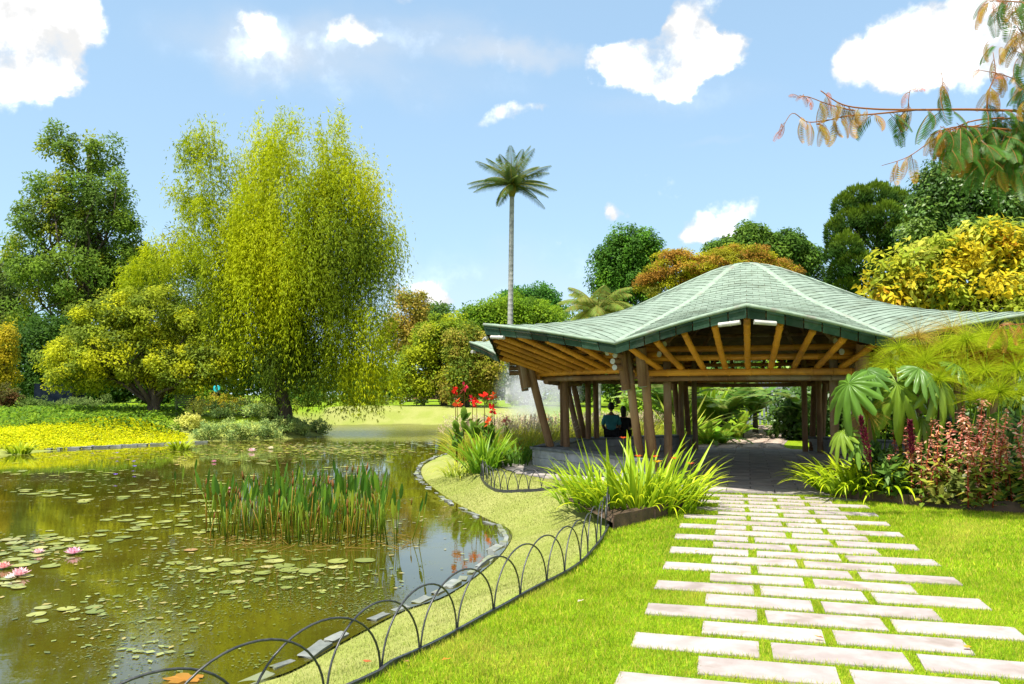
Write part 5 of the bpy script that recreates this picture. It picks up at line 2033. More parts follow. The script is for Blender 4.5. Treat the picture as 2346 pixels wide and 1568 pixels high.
PINK = [(.70, .52, .40), (.76, .60, .46), (.64, .44, .33), (.72, .62, .42)]
GG = [(.22, .27, .03), (.30, .31, .06), (.15, .23, .02), (.36, .34, .10)]
k_ = 0
for (X, Y, rr) in ((-.9, 20.2, .55), (-.2, 20.6, .55), (.5, 20.9, .55), (-.7, 21.6, .6), (.2, 22, .6), (1.0, 22.2, .6), (-.2, 23.2, .6), (1.0, 23.6, .6), (1.9, 23.4, .6), (.4, 19.6, .45), (1.9, 24.8, .6), (2.9, 25.0, .6), (3.9, 25.6, .6), (2.4, 26.2, .6), (-1.1, 22.8, .55), (3.4, 27, .6), (4.6, 26.6, .6)):
    z_ = gz(X, Y)
    grass_tuft('fountain_grass', 'feathery grass tuft with pinkish seed plumes between pond and pavilion', (X, Y, z_), rr, 480, .95, GG, 90, 'pink plumed grasses beside the pavilion', W=.012, plume_pal=PINK, plume_h=.85)
p = G(1110, 1068, 0)
irs = blade_set(M_blade, (.05, .15, .012), (.16, .28, .02), .95, .035, 8, (.2, 1.5))
strap_clump('iris_clump', 'upright dark green iris clump at the corner of the hoop fence', Vector((-.62, 17.6, gz(-.62, 17.6))), .32, 120, irs, tilt=.75, smin=.8, smax=1.3)
strap_clump('iris_clump', 'low drooping pale grass clump where the bank meets the pond', Vector((-1.2, 18.2, gz(-1.2, 18.2))), .4, 90, blade_set(M_blade, (.17, .25, .03), (.36, .38, .08), .7, .02, 8, (1.2, 2.8)), tilt=1.0)
strap_clump('iris_clump', 'shaded deep green strap leaves between two hoop fences', Vector((.05, 18.3, gz(.05, 18.3))), .55, 120, blade_set(M_blade, (.03, .09, .012), (.07, .16, .02), .75, .035, 8, (.5, 1.8)), tilt=.7)


def canna(u, v, Y_, c, lab, h_leaf=True):
    p = AT(u, v, Y_)
    z_ = gz(p.x, Y_)
    root = empty('canna', (p.x, Y_, z_))
    tag(root, lab, 'flower', 'cannas beside the pond')
    b = MB()
    b0 = Vector((p.x + random.uniform(-.06, .06), Y_, z_ - .05))
    b.tube([b0, b0.lerp(p, .6), p], [.014, .011, .006], 5, c=(.10, .05, .03))
    obj('stem', b.mesh('stem'), M_leaf, root)
    for i in range(13):
        bb = MB()
        d = Vector((random.gauss(0, 1), random.gauss(0, 1), random.gauss(.3, .7))).normalized()
        s_ = d.cross(Vector((random.gauss(0, 1), random.gauss(0, 1), random.gauss(0, 1)))).normalized()
        q = p + Vector((random.uniform(-.03, .03), random.uniform(-.03, .03), random.uniform(-.07, .06)))
        L_ = random.uniform(.09, .15)
        kx = random.uniform(.7, 1.25)
        bb.add([q, q + d * L_ * .5 + s_ * L_ * .34, q + d * L_, q + d * L_ * .5 - s_ * L_ * .34], [(0, 1, 2, 3)], tuple(x * kx for x in c))
        obj('petal', bb.mesh('petal'), M_petal, root)
    if h_leaf:
        for i in range(5):
            me_ = blade_mesh('leaf', random.uniform(.35, .55), random.uniform(.12, .17), random.uniform(.5, 1.3), (.05, .13, .025), (.10, .19, .04))
            o = obj('leaf', me_, M_blade, root, world=False)
            o.location = (random.uniform(-.04, .04), random.uniform(-.04, .04), max(.05, (p.z - z_) * random.uniform(.25, .6)))
            o.rotation_euler = (0, random.uniform(.2, .6), random.uniform(0, 6.3))


RED = (.78, .025, .012)
for (u, v, Y_, c, nm) in ((1043, 898, 19.2, RED, 'tallest scarlet canna left of the group'), (1064, 889, 20, (.7, .03, .08), 'crimson pink canna at the back of the group'), (1083, 917, 19.5, (.74, .02, .05), 'crimson canna low in the middle'), (1092, 924, 19.2, RED, 'scarlet canna beside the crimson one'), (1110, 908, 19.4, RED, 'scarlet canna with a full round head'), (1131, 908, 19.6, (.80, .10, .012), 'orange red canna at the right of the group'), (1128, 938, 19.0, (.72, .02, .02), 'large deep red canna in front'), (1119, 967, 18.9, (.82, .10, .02), 'small orange canna just above the plumes'), (1160, 962, 20.6, (.78, .22, .15), 'faded coral canna among the pink plumes'), (1048, 925, 19.2, (.8, .10, .02), 'orange canna bud under the tallest head'), (1251, 960, 23.5, (.86, .36, .012), 'orange yellow canna between pavilion posts')):
    canna(u, v, Y_, c, nm + ' by the pond')

# ------------------------------------------------------------------ pond plants
random.seed(91)


def pad_mesh(n_, c):
    notch = .32
    V = [(0, 0, 0)]
    C = [tuple(x * 1.12 for x in c)]
    for i in range(n_ + 1):
        a_ = notch / 2 + (2 * math.pi - notch) * i / n_
        r_ = 1 + random.uniform(-.05, .05)
        V.append((r_ * math.cos(a_), r_ * math.sin(a_), .02 + random.uniform(-.01, .03)))
        k_ = random.uniform(.85, 1.1)
        C.append(tuple(x * k_ for x in c))
    F = [(0, i, i + 1) for i in range(1, n_ + 1)]
    b = MB()
    b.add(V, F, C)
    me_ = b.mesh('lily_pad')
    me_.materials.append(M_pad)
    return me_


pads = [pad_mesh(14, c_) for c_ in ((.20, .22, .055), (.17, .195, .045), (.24, .25, .08), (.13, .16, .04), (.26, .24, .09), (.23, .15, .06))]
cl = [(60, 1262, 70, 14), (150, 1250, 70, 12), (40, 1290, 60, 10), (110, 1235, 60, 8), (30, 1330, 30, 14), (190, 1140, 110, 10), (90, 1128, 60, 8), (330, 1120, 120, 22), (420, 1150, 110, 26), (240, 1085, 110, 14), (470, 1195, 80, 22), (400, 1210, 60, 20), (640, 1100, 160, 16), (760, 1080, 150, 18), (880, 1060, 110, 16), (560, 1055, 140, 10), (120, 1085, 110, 10), (300, 1215, 60, 30), (700, 1300, 150, 40), (150, 1400, 60, 20), (520, 1290, 160, 30), (820, 1030, 110, 10), (960, 1020, 60, 8)]
PADL = 'round pale green water lily pad floating on the pond'
placed = []
cnt = 0
tries = 0
while cnt < 285 and tries < 9000:
    tries += 1
    e = random.choice(cl)
    u, v = random.gauss(e[0], e[2] * .6), random.gauss(e[1], e[3] * .7)
    if v < 1012 or v > 1560:
        continue
    p = G(u, v, ZW)
    if pond_sd([(p.x, p.y)])[0] > -.3:
        continue
    r_ = random.uniform(.06, .14) if p.y > 9 else random.uniform(.045, .09)
    r_ *= 1 + .012 * max(0, p.y - 14)
    if any((p.x - a)**2 + (p.y - b__)**2 < (r_ + c__)**2 * .5 for a, b__, c__ in placed):
        continue
    placed.append((p.x, p.y, r_))
    pk = min(5, int(abs(random.gauss(0, 1.7))))
    o = bpy.data.objects.new('lily_pad', pads[pk])
    link(o)
    o.location = (p.x, p.y, ZW + .004 + .002 * (cnt % 4))
    o.rotation_euler = (random.uniform(-.02, .02), random.uniform(-.02, .02), random.uniform(0, 6.3))
    o.scale = (r_, r_ * random.uniform(.9, 1), r_)
    where = 'among the pink water lilies' if u < 230 and 1215 < v < 1345 else 'in open water left of the weed stand' if u < 470 and v < 1240 else 'beside the pickerel weed stand' if 1140 < v < 1300 else 'on the near water by the hoop fence' if v >= 1300 else 'on the far water beyond the weed stand'
    tag(o, ('pale green', 'mid green', 'light yellow green', 'dark green', 'straw coloured', 'browned')[pk] + ' water lily pad ' + where, 'lily pad', 'lily pads on the pond')
    cnt += 1
# uncountable small floating leaves and weed
def scatter_px(n_, boxes, rr, pal, name, label, flat=True):
    P, Rr = [], []
    while len(P) < n_:
        e = boxes[rng.integers(len(boxes))]
        u, v = rng.normal(e[0], e[2]), rng.normal(e[1], e[3])
        if v < 1008 or v > 1640:
            continue
        p = G(u, v, ZW)
        P.append((p.x, p.y))
        Rr.append(rng.uniform(*rr) * (1 + .02 * max(0, p.y - 8)))
    P, Rr = np.array(P), np.array(Rr)
    ok = pond_sd(P) < -.12
    P, Rr = P[ok], Rr[ok]
    n_ = len(P)
    a_ = rng.uniform(0, 6.28, n_)
    ax = np.column_stack([np.cos(a_), np.sin(a_), np.zeros(n_)])
    V, F = leaf_quads(np.column_stack([P, np.full(n_, ZW + .006) + rng.uniform(0, .004, n_)]), ax, np.tile([0, 0, 1.0], (n_, 1)), Rr * 2, Rr * rng.uniform(.9, 1.7, n_), .03)
    o = obj(name, np_mesh(name, V, F, np.repeat(np.clip(palette(pal, n_, .2), .01, .9), 4, 0)), M_pad)
    tag(o, label, 'water weed', kind='stuff')


scatter_px(2000, [(500, 1120, 260, 30), (700, 1190, 260, 25), (600, 1060, 260, 14), (200, 1100, 160, 18), (850, 1045, 110, 12), (700, 1320, 130, 30), (430, 1300, 90, 40), (300, 1400, 110, 70), (650, 1240, 160, 12), (90, 1260, 70, 20)], (.018, .05), [(.17, .20, .05), (.22, .24, .08), (.13, .16, .04), (.27, .22, .07)], 'floating_leaves', 'small pale leaves floating scattered over the pond')
scatter_px(5000, [(620, 1370, 130, 22), (420, 1400, 90, 40), (300, 1470, 80, 60), (720, 1350, 110, 25), (560, 1300, 140, 20), (680, 1530, 80, 16), (840, 1400, 40, 18)], (.006, .016), [(.12, .14, .03), (.09, .11, .02), (.16, .16, .05)], 'duckweed', 'fine green weed specks drifting on the near water')
scatter_px(1500, [(640, 1022, 130, 5), (780, 1034, 90, 5), (300, 1040, 220, 8)], (.04, .09), [(.36, .34, .03), (.30, .32, .03), (.22, .26, .03), (.45, .30, .12)], 'floating_leaves', 'yellow green floating leaves in front of the far bank')


def water_lily(u, v, s_, c, lab):
    p = G(u, v, ZW)
    root = empty('water_lily', (p.x, p.y, ZW))
    tag(root, lab, 'flower', 'water lily flowers')
    for ring, (n_, el_, L_) in enumerate(((9, 22, 1.0), (8, 45, .9), (6, 68, .75))):
        for i in range(n_):
            a_ = 2 * math.pi * (i + .5 * (ring % 2)) / n_ + random.uniform(-.1, .1)
            d = Vector((math.cos(a_) * math.cos(R(el_)), math.sin(a_) * math.cos(R(el_)), math.sin(R(el_))))
            t_ = Vector((-math.sin(a_), math.cos(a_), 0))
            q = Vector((p.x, p.y, ZW + .01))
            k_ = random.uniform(.85, 1.1)
            b = MB()
            b.add([q, q + d * s_ * L_ * .55 + t_ * s_ * .2, q + d * s_ * L_, q + d * s_ * L_ * .55 - t_ * s_ * .2], [(0, 1, 2, 3)], tuple(x * k_ for x in c))
            obj('petal', b.mesh('petal'), M_petal, root)


for (u, v, s_, c, lab) in ((45, 1322, .13, (.80, .45, .48), 'open pink water lily beside a white flower at the left edge'), (8, 1305, .11, (.78, .36, .34), 'deep pink water lily at the very left of the pond'), (168, 1272, .13, (.80, .42, .52), 'bright pink water lily on its own among pads'), (88, 1270, .09, (.80, .50, .52), 'small pale pink water lily in the left pad patch'), (22, 1328, .07, (.8, .75, .68), 'white water lily touching the pink one'),
                           (523, 1122, .07, (.78, .4, .45), 'tiny pink water lily beyond the pad patch'), (490, 1060, .1, (.7, .3, .4), 'small rose water lily in open water'), (577, 1036, .2, (.8, .55, .55), 'pale pink water lily near the far bank'), (620, 1030, .16, (.8, .7, .5), 'cream water lily near the far bank')):
    water_lily(u, v, s_, c, lab)
for (u, v) in ((268, 1047), (264, 1100), (306, 1068), (308, 1080), (212, 1030)):
    p = G(u, v, ZW)
    flower('pond_flower', 'tiny violet flower standing above the far water', (p.x, p.y, ZW), .12, (.22, .12, .62), .07, group='violet flowers over the water')

# upright pond leaves: the pickerel weed stand
rt = empty('pickerel_weed', G(690, 1215, ZW))
tag(rt, 'dense stand of upright dark pickerel weed stems in the pond', 'water plant')
stem_t = []
for i in range(9):
    b = MB()
    h_ = random.uniform(.55, .85)
    ln = random.uniform(-.06, .06)
    b.tube([(0, 0, -.15), (ln * .3, 0, h_ * .5), (ln, 0, h_ * .8)], [.008, .007, .005], 5, c=(.10, .17, .02))
    L_, W_ = random.uniform(.22, .32), random.uniform(.045, .07)
    cc_ = random.choice([(.05, .13, .02), (.08, .17, .02), (.04, .10, .02), (.13, .20, .03)])
    V, F = [], []
    tw = random.uniform(0, 3)
    for k_ in range(6):
        t_ = k_ / 5
        wd_ = W_ * math.sin(math.pi * (t_ * .86 + .10)) ** .8
        for s in (-1, 0, 1):
            V.append((ln + math.cos(tw) * s * wd_ / 2 + ln * t_ * .6, math.sin(tw) * s * wd_ / 2 + .012 * (1 - abs(s)), h_ * .78 + L_ * t_))
    for k_ in range(5):
        for j in range(2):
            F.append((k_ * 3 + j, k_ * 3 + j + 1, k_ * 3 + j + 4, k_ * 3 + j + 3))
    b.add(V, F, cc_)
    me_ = b.mesh('leafy_stem', True)
    me_.materials.append(M_blade)
    stem_t.append(me_)
brown_t = []
for i in range(4):
    b = MB()
    h_ = random.uniform(.45, .8)
    ln = random.uniform(-.15, .15)
    b.tube([(0, 0, -.15), (ln * .3, 0, h_ * .5), (ln, 0, h_)], [.007, .006, .004], 5, c=(.22, .15, .04))
    b.tube([(ln, 0, h_), (ln * 1.1, 0, h_ + .05), (ln * 1.3, 0, h_ + .13)], [.007, .015, .004], 6, c=(.14, .065, .03))
    me_ = b.mesh('seed_stem', True)
    me_.materials.append(M_blade)
    brown_t.append(me_)
n_s = 0
while n_s < 292:
    u = random.uniform(470, 925)
    v = 1160 + 92 * random.random() ** .7
    cut = 1155 + 60 * ((u - 690) / 230) ** 2 * (1 if u < 690 else .9)
    if v < cut or (u > 880 and random.random() < .6) or (u < 540 and random.random() < .35):
        continue
    p = G(u, v, ZW)
    o = bpy.data.objects.new('x', random.choice(stem_t) if random.random() < .80 else random.choice(brown_t))
    o.name = o.data.name.split('.')[0]
    link(o)
    o.parent = rt
    o.matrix_parent_inverse = Matrix.Translation(-rt.location)
    o.location = (p.x, p.y, ZW)
    o.rotation_euler = (random.gauss(0, .09), random.gauss(0, .09) + .04, random.uniform(0, 6.3))
    s_ = random.uniform(.66, 1.05)
    o.scale = (s_ * 1.1, s_ * 1.1, s_)
    n_s += 1
for (u, v, dx) in ((935, 1215, .35), (945, 1240, .3), (960, 1250, .2), (400, 1150, .1), (455, 1165, -.1), (415, 1140, .05), (440, 1135, 0)):
    p = G(u, v, ZW)
    o = bpy.data.objects.new('leafy_stem', random.choice(stem_t + brown_t))
    link(o)
    o.parent = rt
    o.matrix_parent_inverse = Matrix.Translation(-rt.location)
    o.location = (p.x, p.y, ZW)
    o.rotation_euler = (0, dx, random.uniform(-.4, .4))
    o.scale = (.8, .8, .8)
# broken straw stems lying at its foot
b = MB()
for i in range(60):
    u, v = random.uniform(470, 960), random.uniform(1225, 1268)
    p = G(u, v, ZW + .012)
    a_ = random.uniform(0, 3.14)
    L_ = random.uniform(.12, .4)
    b.tube([p, p + Vector((math.cos(a_) * L_, math.sin(a_) * L_, random.uniform(0, .06)))], .004, 4, c=(.15, .11, .045))
tag(obj('dead_stems', b.mesh('dead_stems'), M_leaf), 'tangle of dead straw stems at the foot of the pickerel weed', 'dead stems', kind='stuff')
# big fallen leaf in the near water
p = G(420, 1556, ZW + .01)
V, F, C = [(0, 0, 0)], [], [(.26, .13, .05)]
for i in range(20):
    a_ = 2 * math.pi * i / 20
    r_ = .10 * (.6 + .4 * abs(math.sin(a_ * 2.5)))
    V.append((r_ * 1.5 * math.cos(a_), r_ * math.sin(a_), random.uniform(0, .012)))
    C.append((.26 * random.uniform(.8, 1.1), .135, .055))
F = [(0, 1 + i, 1 + (i + 1) % 20) for i in range(20)]
b = MB()
b.add(V, F, C)
tag(obj('fallen_leaf', b.mesh('fallen_leaf'), M_leaf, loc=p), 'large tan leaf floating behind the nearest fence hoops', 'leaf')

# ------------------------------------------------------------------ left bank planting
random.seed(101)


def carpet(name, label, poly_px, Yz, h, n_, leaf, pal, cat, zoff=0.0):
    """low mass of foliage over an area given on the ground"""
    P = np.array([tuple(G(u, v, Yz)[:2]) for u, v in poly_px])
    lo, hi = P.min(0), P.max(0)
    pts = []
    while len(pts) < n_:
        q = rng.uniform(lo, hi, (4000, 2))
        pts += list(q[poly_sd(q, P) < 0])
    q = np.array(pts[:n_])
    sd_ = -poly_sd(q, P)
    hh = h * np.minimum(1, sd_ / .45) ** .5 * (.75 + .25 * np.sin(q[:, 0] * 2.1) * np.cos(q[:, 1] * 2.7 + q[:, 0]))
    z_ = ground_z(q) + hh * (.45 + .55 * rng.random(n_) ** .5)
    pos = np.column_stack([q, z_])
    nr = unit(rng.normal(0, .6, (n_, 3)) + np.array([0, -.25, 1.0]))
    ax = unit(np.cross(nr, rng.normal(0, 1, (n_, 3))))
    V, F = leaf_quads(pos, ax, nr, leaf[0] * rng.uniform(.6, 1.3, n_), leaf[1] * rng.uniform(.7, 1.3, n_), .2)
    o = obj(name, np_mesh(name, V, F, np.repeat(np.clip(palette(pal, n_, .14), .005, .9), 4, 0)), M_leaf)
    tag(o, label, cat, kind='stuff')


YEL = [(.33, .36, .004), (.28, .33, .004), (.24, .30, .006), (.37, .38, .008)]
carpet('yellow_ground_cover', 'bright yellow green ground cover strip along the far left bank', [(-160, 1022), (0, 1009), (150, 1002), (300, 996), (425, 993), (430, 986), (300, 986), (100, 989), (-160, 996)], .05, .17, 40000, (.085, .058), YEL, 'ground cover')
carpet('low_hedge', 'mid green rose and perennial border behind the yellow strip', [(-160, 990), (100, 984), (300, 978), (420, 976), (420, 962), (250, 958), (0, 964), (-160, 968)], .25, .38, 16000, (.16, .09), [(.07, .15, .015), (.11, .19, .02), (.045, .10, .02)], 'plants')
for i, (u, Y_, s_) in enumerate(((440, 35.6, .8), (480, 35.0, .9), (525, 35.0, 1.0), (570, 35.3, .9), (615, 35.8, 1.0), (650, 37.2, .9), (690, 38.2, .9), (500, 36.6, 1.0), (560, 36.8, 1.0), (600, 37.4, 1.0), (725, 40.2, .8), (640, 38.6, .9), (455, 36.8, .8))):
    p = AT(u, 990, Y_)
    shrub('silver_shrub', 'silvery grey green mounded shrub at the foot of the weeping tree' if u > 470 else 'cream tipped mounded shrub between the slatted bench and the silver shrubs', Vector((p.x, Y_, gz(p.x, Y_) - .05)), .85 * s_, .7 * s_, .55 * s_, 1100, (.13, .05), [(.22, .30, .17), (.15, .24, .15), (.30, .36, .20), (.11, .19, .13)] if u > 470 else [(.36, .40, .20), (.42, .44, .22)], 'silver shrubs on the pond bank', hang=-.4)
for (u, v, Y_, rx, rz, pal, lab, lf) in ((180, 958, 41, 1.9, .55, [(.07, .12, .055), (.10, .15, .07)], 'grey green lavender mound before the dark screen', (.2, .05)), (90, 965, 40, 1.2, .5, [(.08, .13, .05), (.05, .1, .03)], 'second lavender mound further left', (.2, .05)), (20, 915, 40, .8, .9, [(.10, .05, .04), (.07, .05, .03), (.05, .06, .025)], 'purple leaved shrub at the left edge', (.16, .08)), (500, 945, 43, 1.6, .6, [(.20, .18, .02), (.13, .16, .02), (.26, .2, .03)], 'golden bronze low shrub under the weeping tree', (.16, .07)), (450, 925, 50, 2.2, 1.0, [(.06, .14, .015), (.10, .19, .02)], 'bright green bush behind the golden shrub', (.2, .1)), (590, 940, 45, 2.4, .5, [(.14, .2, .03), (.09, .15, .03), (.2, .24, .05)], 'light green flower border behind the weeping trunk', (.16, .07)),
                                        (340, 925, 53, 2.4, 1.1, [(.09, .17, .015), (.06, .12, .015)], 'sunny hedge seen under the spreading tree', (.2, .1)), (250, 930, 52, 1.2, 1.2, [(.13, .17, .02), (.08, .12, .02)], 'drooping olive bush under the left of the spreading tree', (.2, .08)), (700, 935, 58, 2.8, 1.0, [(.03, .08, .015), (.05, .11, .02)], 'dark hedge behind the weeping tree skirt', (.25, .12)), (820, 935, 62, 3.0, .9, [(.03, .08, .015), (.06, .12, .02)], 'clipped dark hedge right of the weeping tree', (.25, .12))):
    p = AT(u, v, Y_)
    shrub('bank_shrub', lab, Vector((p.x, Y_, gz(p.x, Y_))), rx, rx * .6, rz, 1500, lf, pal)
# distant undergrowth closes the view under the crowns
for i, (u, Y_, rx, rz, pal, lab) in enumerate(((-60, 70, 5, 3.2, DKG, 'dark hedge mass beyond the left lawn'), (130, 74, 6, 3.6, DKG, 'dark hedge mass behind the navy screen'), (330, 72, 6, 3.2, DKG, 'dark hedge mass behind the spreading tree'), (520, 76, 6, 3.8, DKG, 'dark hedge mass left of the weeping trunk'), (700, 80, 6, 3.4, DKG, 'dark hedge mass right of the weeping trunk'), (860, 84, 5, 2.6, DKG, 'dark hedge beyond the far lawn'), (1190, 92, 6, 2.4, DKG, 'hedge beyond the fountain'), (1330, 90, 7, 3.0, LG, 'green hedge beyond the feather palm'), (1480, 80, 7, 4.0, DKG, 'dark hedge behind the oval tree'), (1640, 70, 7, 4.5, DKG, 'dark hedge behind the flat topped tree'), (1850, 66, 7, 5.0, DKG, 'dark hedge behind the gate'), (2060, 55, 7, 5.0, DKG, 'dark hedge behind the clumped conifer'), (2300, 48, 7, 5.0, DKG, 'dark hedge behind the broadleaf tree'))):
    p = AT(u, 930, Y_)
    shrub('tall_hedge', lab, Vector((p.x, Y_, gz(p.x, Y_))), rx, 2.0, rz, 4200, (.5, .28), pal, group='hedges closing the garden', rc=.9)
# rose bushes along the far lawn
for i in range(19):
    u = 735 + i * 27 + random.uniform(-7, 7)
    Y_ = 63 + random.uniform(-1, 1)
    p = AT(u, 940, Y_)
    rt = shrub('rose_bush', 'small rose bush with white blossoms in the row along the far lawn' if i % 2 else 'small rose bush without blossoms in the row along the far lawn', Vector((p.x, Y_, gz(p.x, Y_) - .02)), .48, .4, random.uniform(.45, .7), 330, (.14, .07), [(.10, .15, .06), (.07, .12, .05), (.16, .2, .1)], 'rose bushes along the far lawn')
    if i % 2:
        n_ = 26
        pos = np.array([p.x, Y_ - .15, gz(p.x, Y_) + .45]) + rng.normal(0, 1, (n_, 3)) * np.array([.3, .15, .16])
        V, F = leaf_quads(pos, rng.normal(0, 1, (n_, 3)), np.array([0, -1, .6]) + rng.normal(0, .3, (n_, 3)), np.full(n_, .10), np.full(n_, .09), .1)
        obj('blossoms', np_mesh('blossoms', V, F, np.full((n_ * 4, 3), .75)), M_petal, rt)
# far brick wall
Yb = 98
a_, b_ = AT(860, 905, Yb), AT(1135, 905, Yb)
b = MB()
b.box(((a_.x + b_.x) / 2, Yb, 1.75), (b_.x - a_.x, .4, 1.7))
wl = empty('brick_wall', ((a_.x + b_.x) / 2, Yb, .9))
tag(wl, 'low red brown brick wall beyond the far trees', 'wall')
obj('wall_body', b.mesh('wall_body'), M_brick, wl)
b = MB()
b.box(((a_.x + b_.x) / 2, Yb, 2.64), (b_.x - a_.x + .2, .55, .08))
obj('wall_cap', b.mesh('wall_cap'), M_stone, wl)

# navy netted screen
p0 = AT(78, 945, 43)
z_ = gz(p0.x + 1, 43)
sc_ = empty('covered_frame', (p0.x + 1, 43, z_))
tag(sc_, 'dark navy netting stretched over a square frame on the lawn', 'screen')
for x_ in (0, 1.02, 2.04):
    b = MB()
    b.tube([(p0.x + x_, 43, z_ - .05), (p0.x + x_, 43, z_ + 1.52)], .035, 6)
    obj('frame_post', b.mesh('frame_post'), M_wood_dark, sc_)
b = MB()
nx2, nz2 = 26, 14
for face in range(2):
    V = []
    for j in range(nz2 + 1):
        for i in range(nx2 + 1):
            X = p0.x + 2.04 * i / nx2
            zz2 = z_ + .05 + 1.45 * j / nz2
            dy = .012 * math.sin(i * .5) * math.sin(j * .7) - .02
            if face == 0:
                V.append((X, 43 - .05 + dy, zz2))
            else:
                V.append((p0.x + 2.06 + dy * .5, 43 + 1.3 * i / nx2, zz2))
    b.add(V, [(j * (nx2 + 1) + i, j * (nx2 + 1) + i + 1, (j + 1) * (nx2 + 1) + i + 1, (j + 1) * (nx2 + 1) + i) for j in range(nz2) for i in range(nx2)])
obj('netting', b.mesh('netting', True), M_navy, sc_)


# slatted bench
def bench(loc, rz, label, m_, seats=1.3):
    root = empty('garden_bench', loc, rz)
    tag(root, label, 'bench')
    for i in range(4):
        b = MB()
        b.box((0, -.18 + i * .12, .44), (seats, .09, .03))
        obj('seat_slat', b.mesh('seat_slat'), m_, root, world=False)
    for i in range(5):
        b = MB()
        b.box((0, .27 + i * .022, .55 + i * .085), (seats, .025, .055), Matrix.Rotation(R(-14), 3, 'X'))
        obj('back_slat', b.mesh('back_slat'), m_, root, world=False)
    for sx in (-1, 1):
        b = MB()
        b.box((sx * (seats / 2 - .08), -.18, .21), (.05, .05, .43))
        obj('leg', b.mesh('leg'), m_, root, world=False)
        b = MB()
        b.box((sx * (seats / 2 - .08), .26, .21), (.05, .05, .43))
        b.box((sx * (seats / 2 - .08), .34, .68), (.05, .035, .56), Matrix.Rotation(R(-14), 3, 'X'))
        obj('leg', b.mesh('leg'), m_, root, world=False)


p = AT(424, 965, 37.0)
bench((p.x, 37.0, gz(p.x, 37)), R(196), 'old green slatted wooden bench beside the silver shrubs', M_wood_green, .9)
p = AT(990, 932, 66)
bench((p.x, 66, gz(p.x, 66)), 0, 'dark bench under the rounded trees on the far lawn', M_wood_dark, 1.6)
# small white sign
p = AT(1216, 920, 70)
sg = empty('small_sign', (p.x, 70, gz(p.x, 70)))
tag(sg, 'small white sign board on a post in the fountain mist', 'sign')
b = MB()
b.box((p.x, 70, gz(p.x, 70) + .55), (.05, .05, 1.1))
obj('post', b.mesh('post'), M_wood_dark, sg)
b = MB()
b.box((p.x, 69.95, gz(p.x, 70) + 1.0), (.55, .03, .6))
obj('board', b.mesh('board'), M_white, sg)

# low yellow green plants and stones along the far left waterline
for i in range(14):
    u = 20 + i * 34 + random.uniform(-8, 8)
    v = 1034 - i * 1.6
    p = G(u, v, ZW + .03)
    o = bpy.data.objects.new('shore_stone', random.choice(tpl))
    link(o)
    o.location = (p.x, p.y, ZW + .03)
    o.scale = (random.uniform(.35, .8), random.uniform(.15, .25), .09)
    o.rotation_euler = (0, 0, random.uniform(-.2, .2) + .15)
    tag(o, 'pale flat stone along the far left waterline', 'stone', 'stones along the far left waterline')
for (u, v, lab) in ((412, 1030, 'tuft of bright green waterside leaves below the yellow strip'), (45, 1040, 'small green tuft on the left waterline')):
    p = G(u, v, ZW)
    strap_clump('waterside_plant', lab, Vector((p.x, p.y, ZW + .02)), .3, 60, blade_set(M_blade, (.15, .25, .015), (.30, .36, .02), .5, .07, 6, (.5, 1.8)), tilt=.8)

# ------------------------------------------------------------------ fountain
random.seed(111)
fx, fy = AT(1222, 960, 40).x, 40.0
ft = empty('fountain', (fx, fy, ZW))
tag(ft, 'fountain throwing white spray above the pond behind the pavilion posts', 'fountain')
n_ = 9000
v0 = rng.uniform(4.5, 7.9, n_)
a_ = rng.uniform(0, 6.28, n_)
tl = np.abs(rng.normal(0, .16, n_))
tm = rng.random(n_)
T = 2 * v0 * np.cos(tl) / 9.81
tt = T * tm
hx = v0 * np.sin(tl) * tt
pos = np.column_stack([fx + hx * np.cos(a_), fy + hx * np.sin(a_), ZW + .2 + v0 * np.cos(tl) * tt - 4.9 * tt ** 2])
pos += rng.normal(0, .10, pos.shape)
pos[:, 2] = np.maximum(pos[:, 2], ZW + .01)
V, F = leaf_quads(pos, np.array([0, 0, 1.0]) + rng.normal(0, .5, pos.shape), rng.normal(0, 1, pos.shape), rng.uniform(.015, .05, n_), rng.uniform(.008, .022, n_), .3)
o = obj('spray', np_mesh('spray', V, F), M_drop, ft)
o['kind'] = 'stuff'
b = MB()
b.tube([(fx, fy, ZW - .2), (fx, fy, ZW + .10)], [.16, .12], 12)
for i in range(6):
    an = i * math.pi / 3
    b.tube([(fx + math.cos(an) * .12, fy + math.sin(an) * .12, ZW), (fx + math.cos(an) * .2, fy + math.sin(an) * .2, ZW + .2)], .02, 6)
obj('nozzle', b.mesh('nozzle'), M_iron, ft)
bm = bmesh.new()
bmesh.ops.create_icosphere(bm, subdivisions=3, radius=1)
for vv in bm.verts:
    k_ = 1 + .12 * math.sin(vv.co.x * 5 + 1) * math.cos(vv.co.z * 4)
    vv.co = Vector((vv.co.x * 2.5 * k_ + .25, vv.co.y * 1.5 * k_, vv.co.z * 2.3 * k_ + 2.0)) + Vector((fx, fy, ZW))
me = bpy.data.meshes.new('mist')
bm.to_mesh(me)
bm.free()
m, n = base_mat('fountain_mist')
tcx = n.n('ShaderNodeTexCoord')
ns = n.n('ShaderNodeTexNoise', ins={'Vector': tcx.outputs['Object'], 'Scale': 1.0, 'Detail': 3.0})
vmath = n.n('ShaderNodeVectorMath', operation='SUBTRACT', ins={0: tcx.outputs['Object'], 1: (fx + .25, fy, ZW + 2.0)})
vscl = n.n('ShaderNodeVectorMath', operation='MULTIPLY', ins={0: vmath.outputs[0], 1: (1 / 2.5, 1 / 1.5, 1 / 2.3)})
vlen = n.n('ShaderNodeVectorMath', operation='LENGTH', ins={0: vscl.outputs[0]})
fall = n.smooth(vlen.outputs['Value'], 1.0, .15)
den = n.m('MULTIPLY', n.m('MULTIPLY', fall, n.smooth(ns.outputs[0], .25, .6)), 1.0)
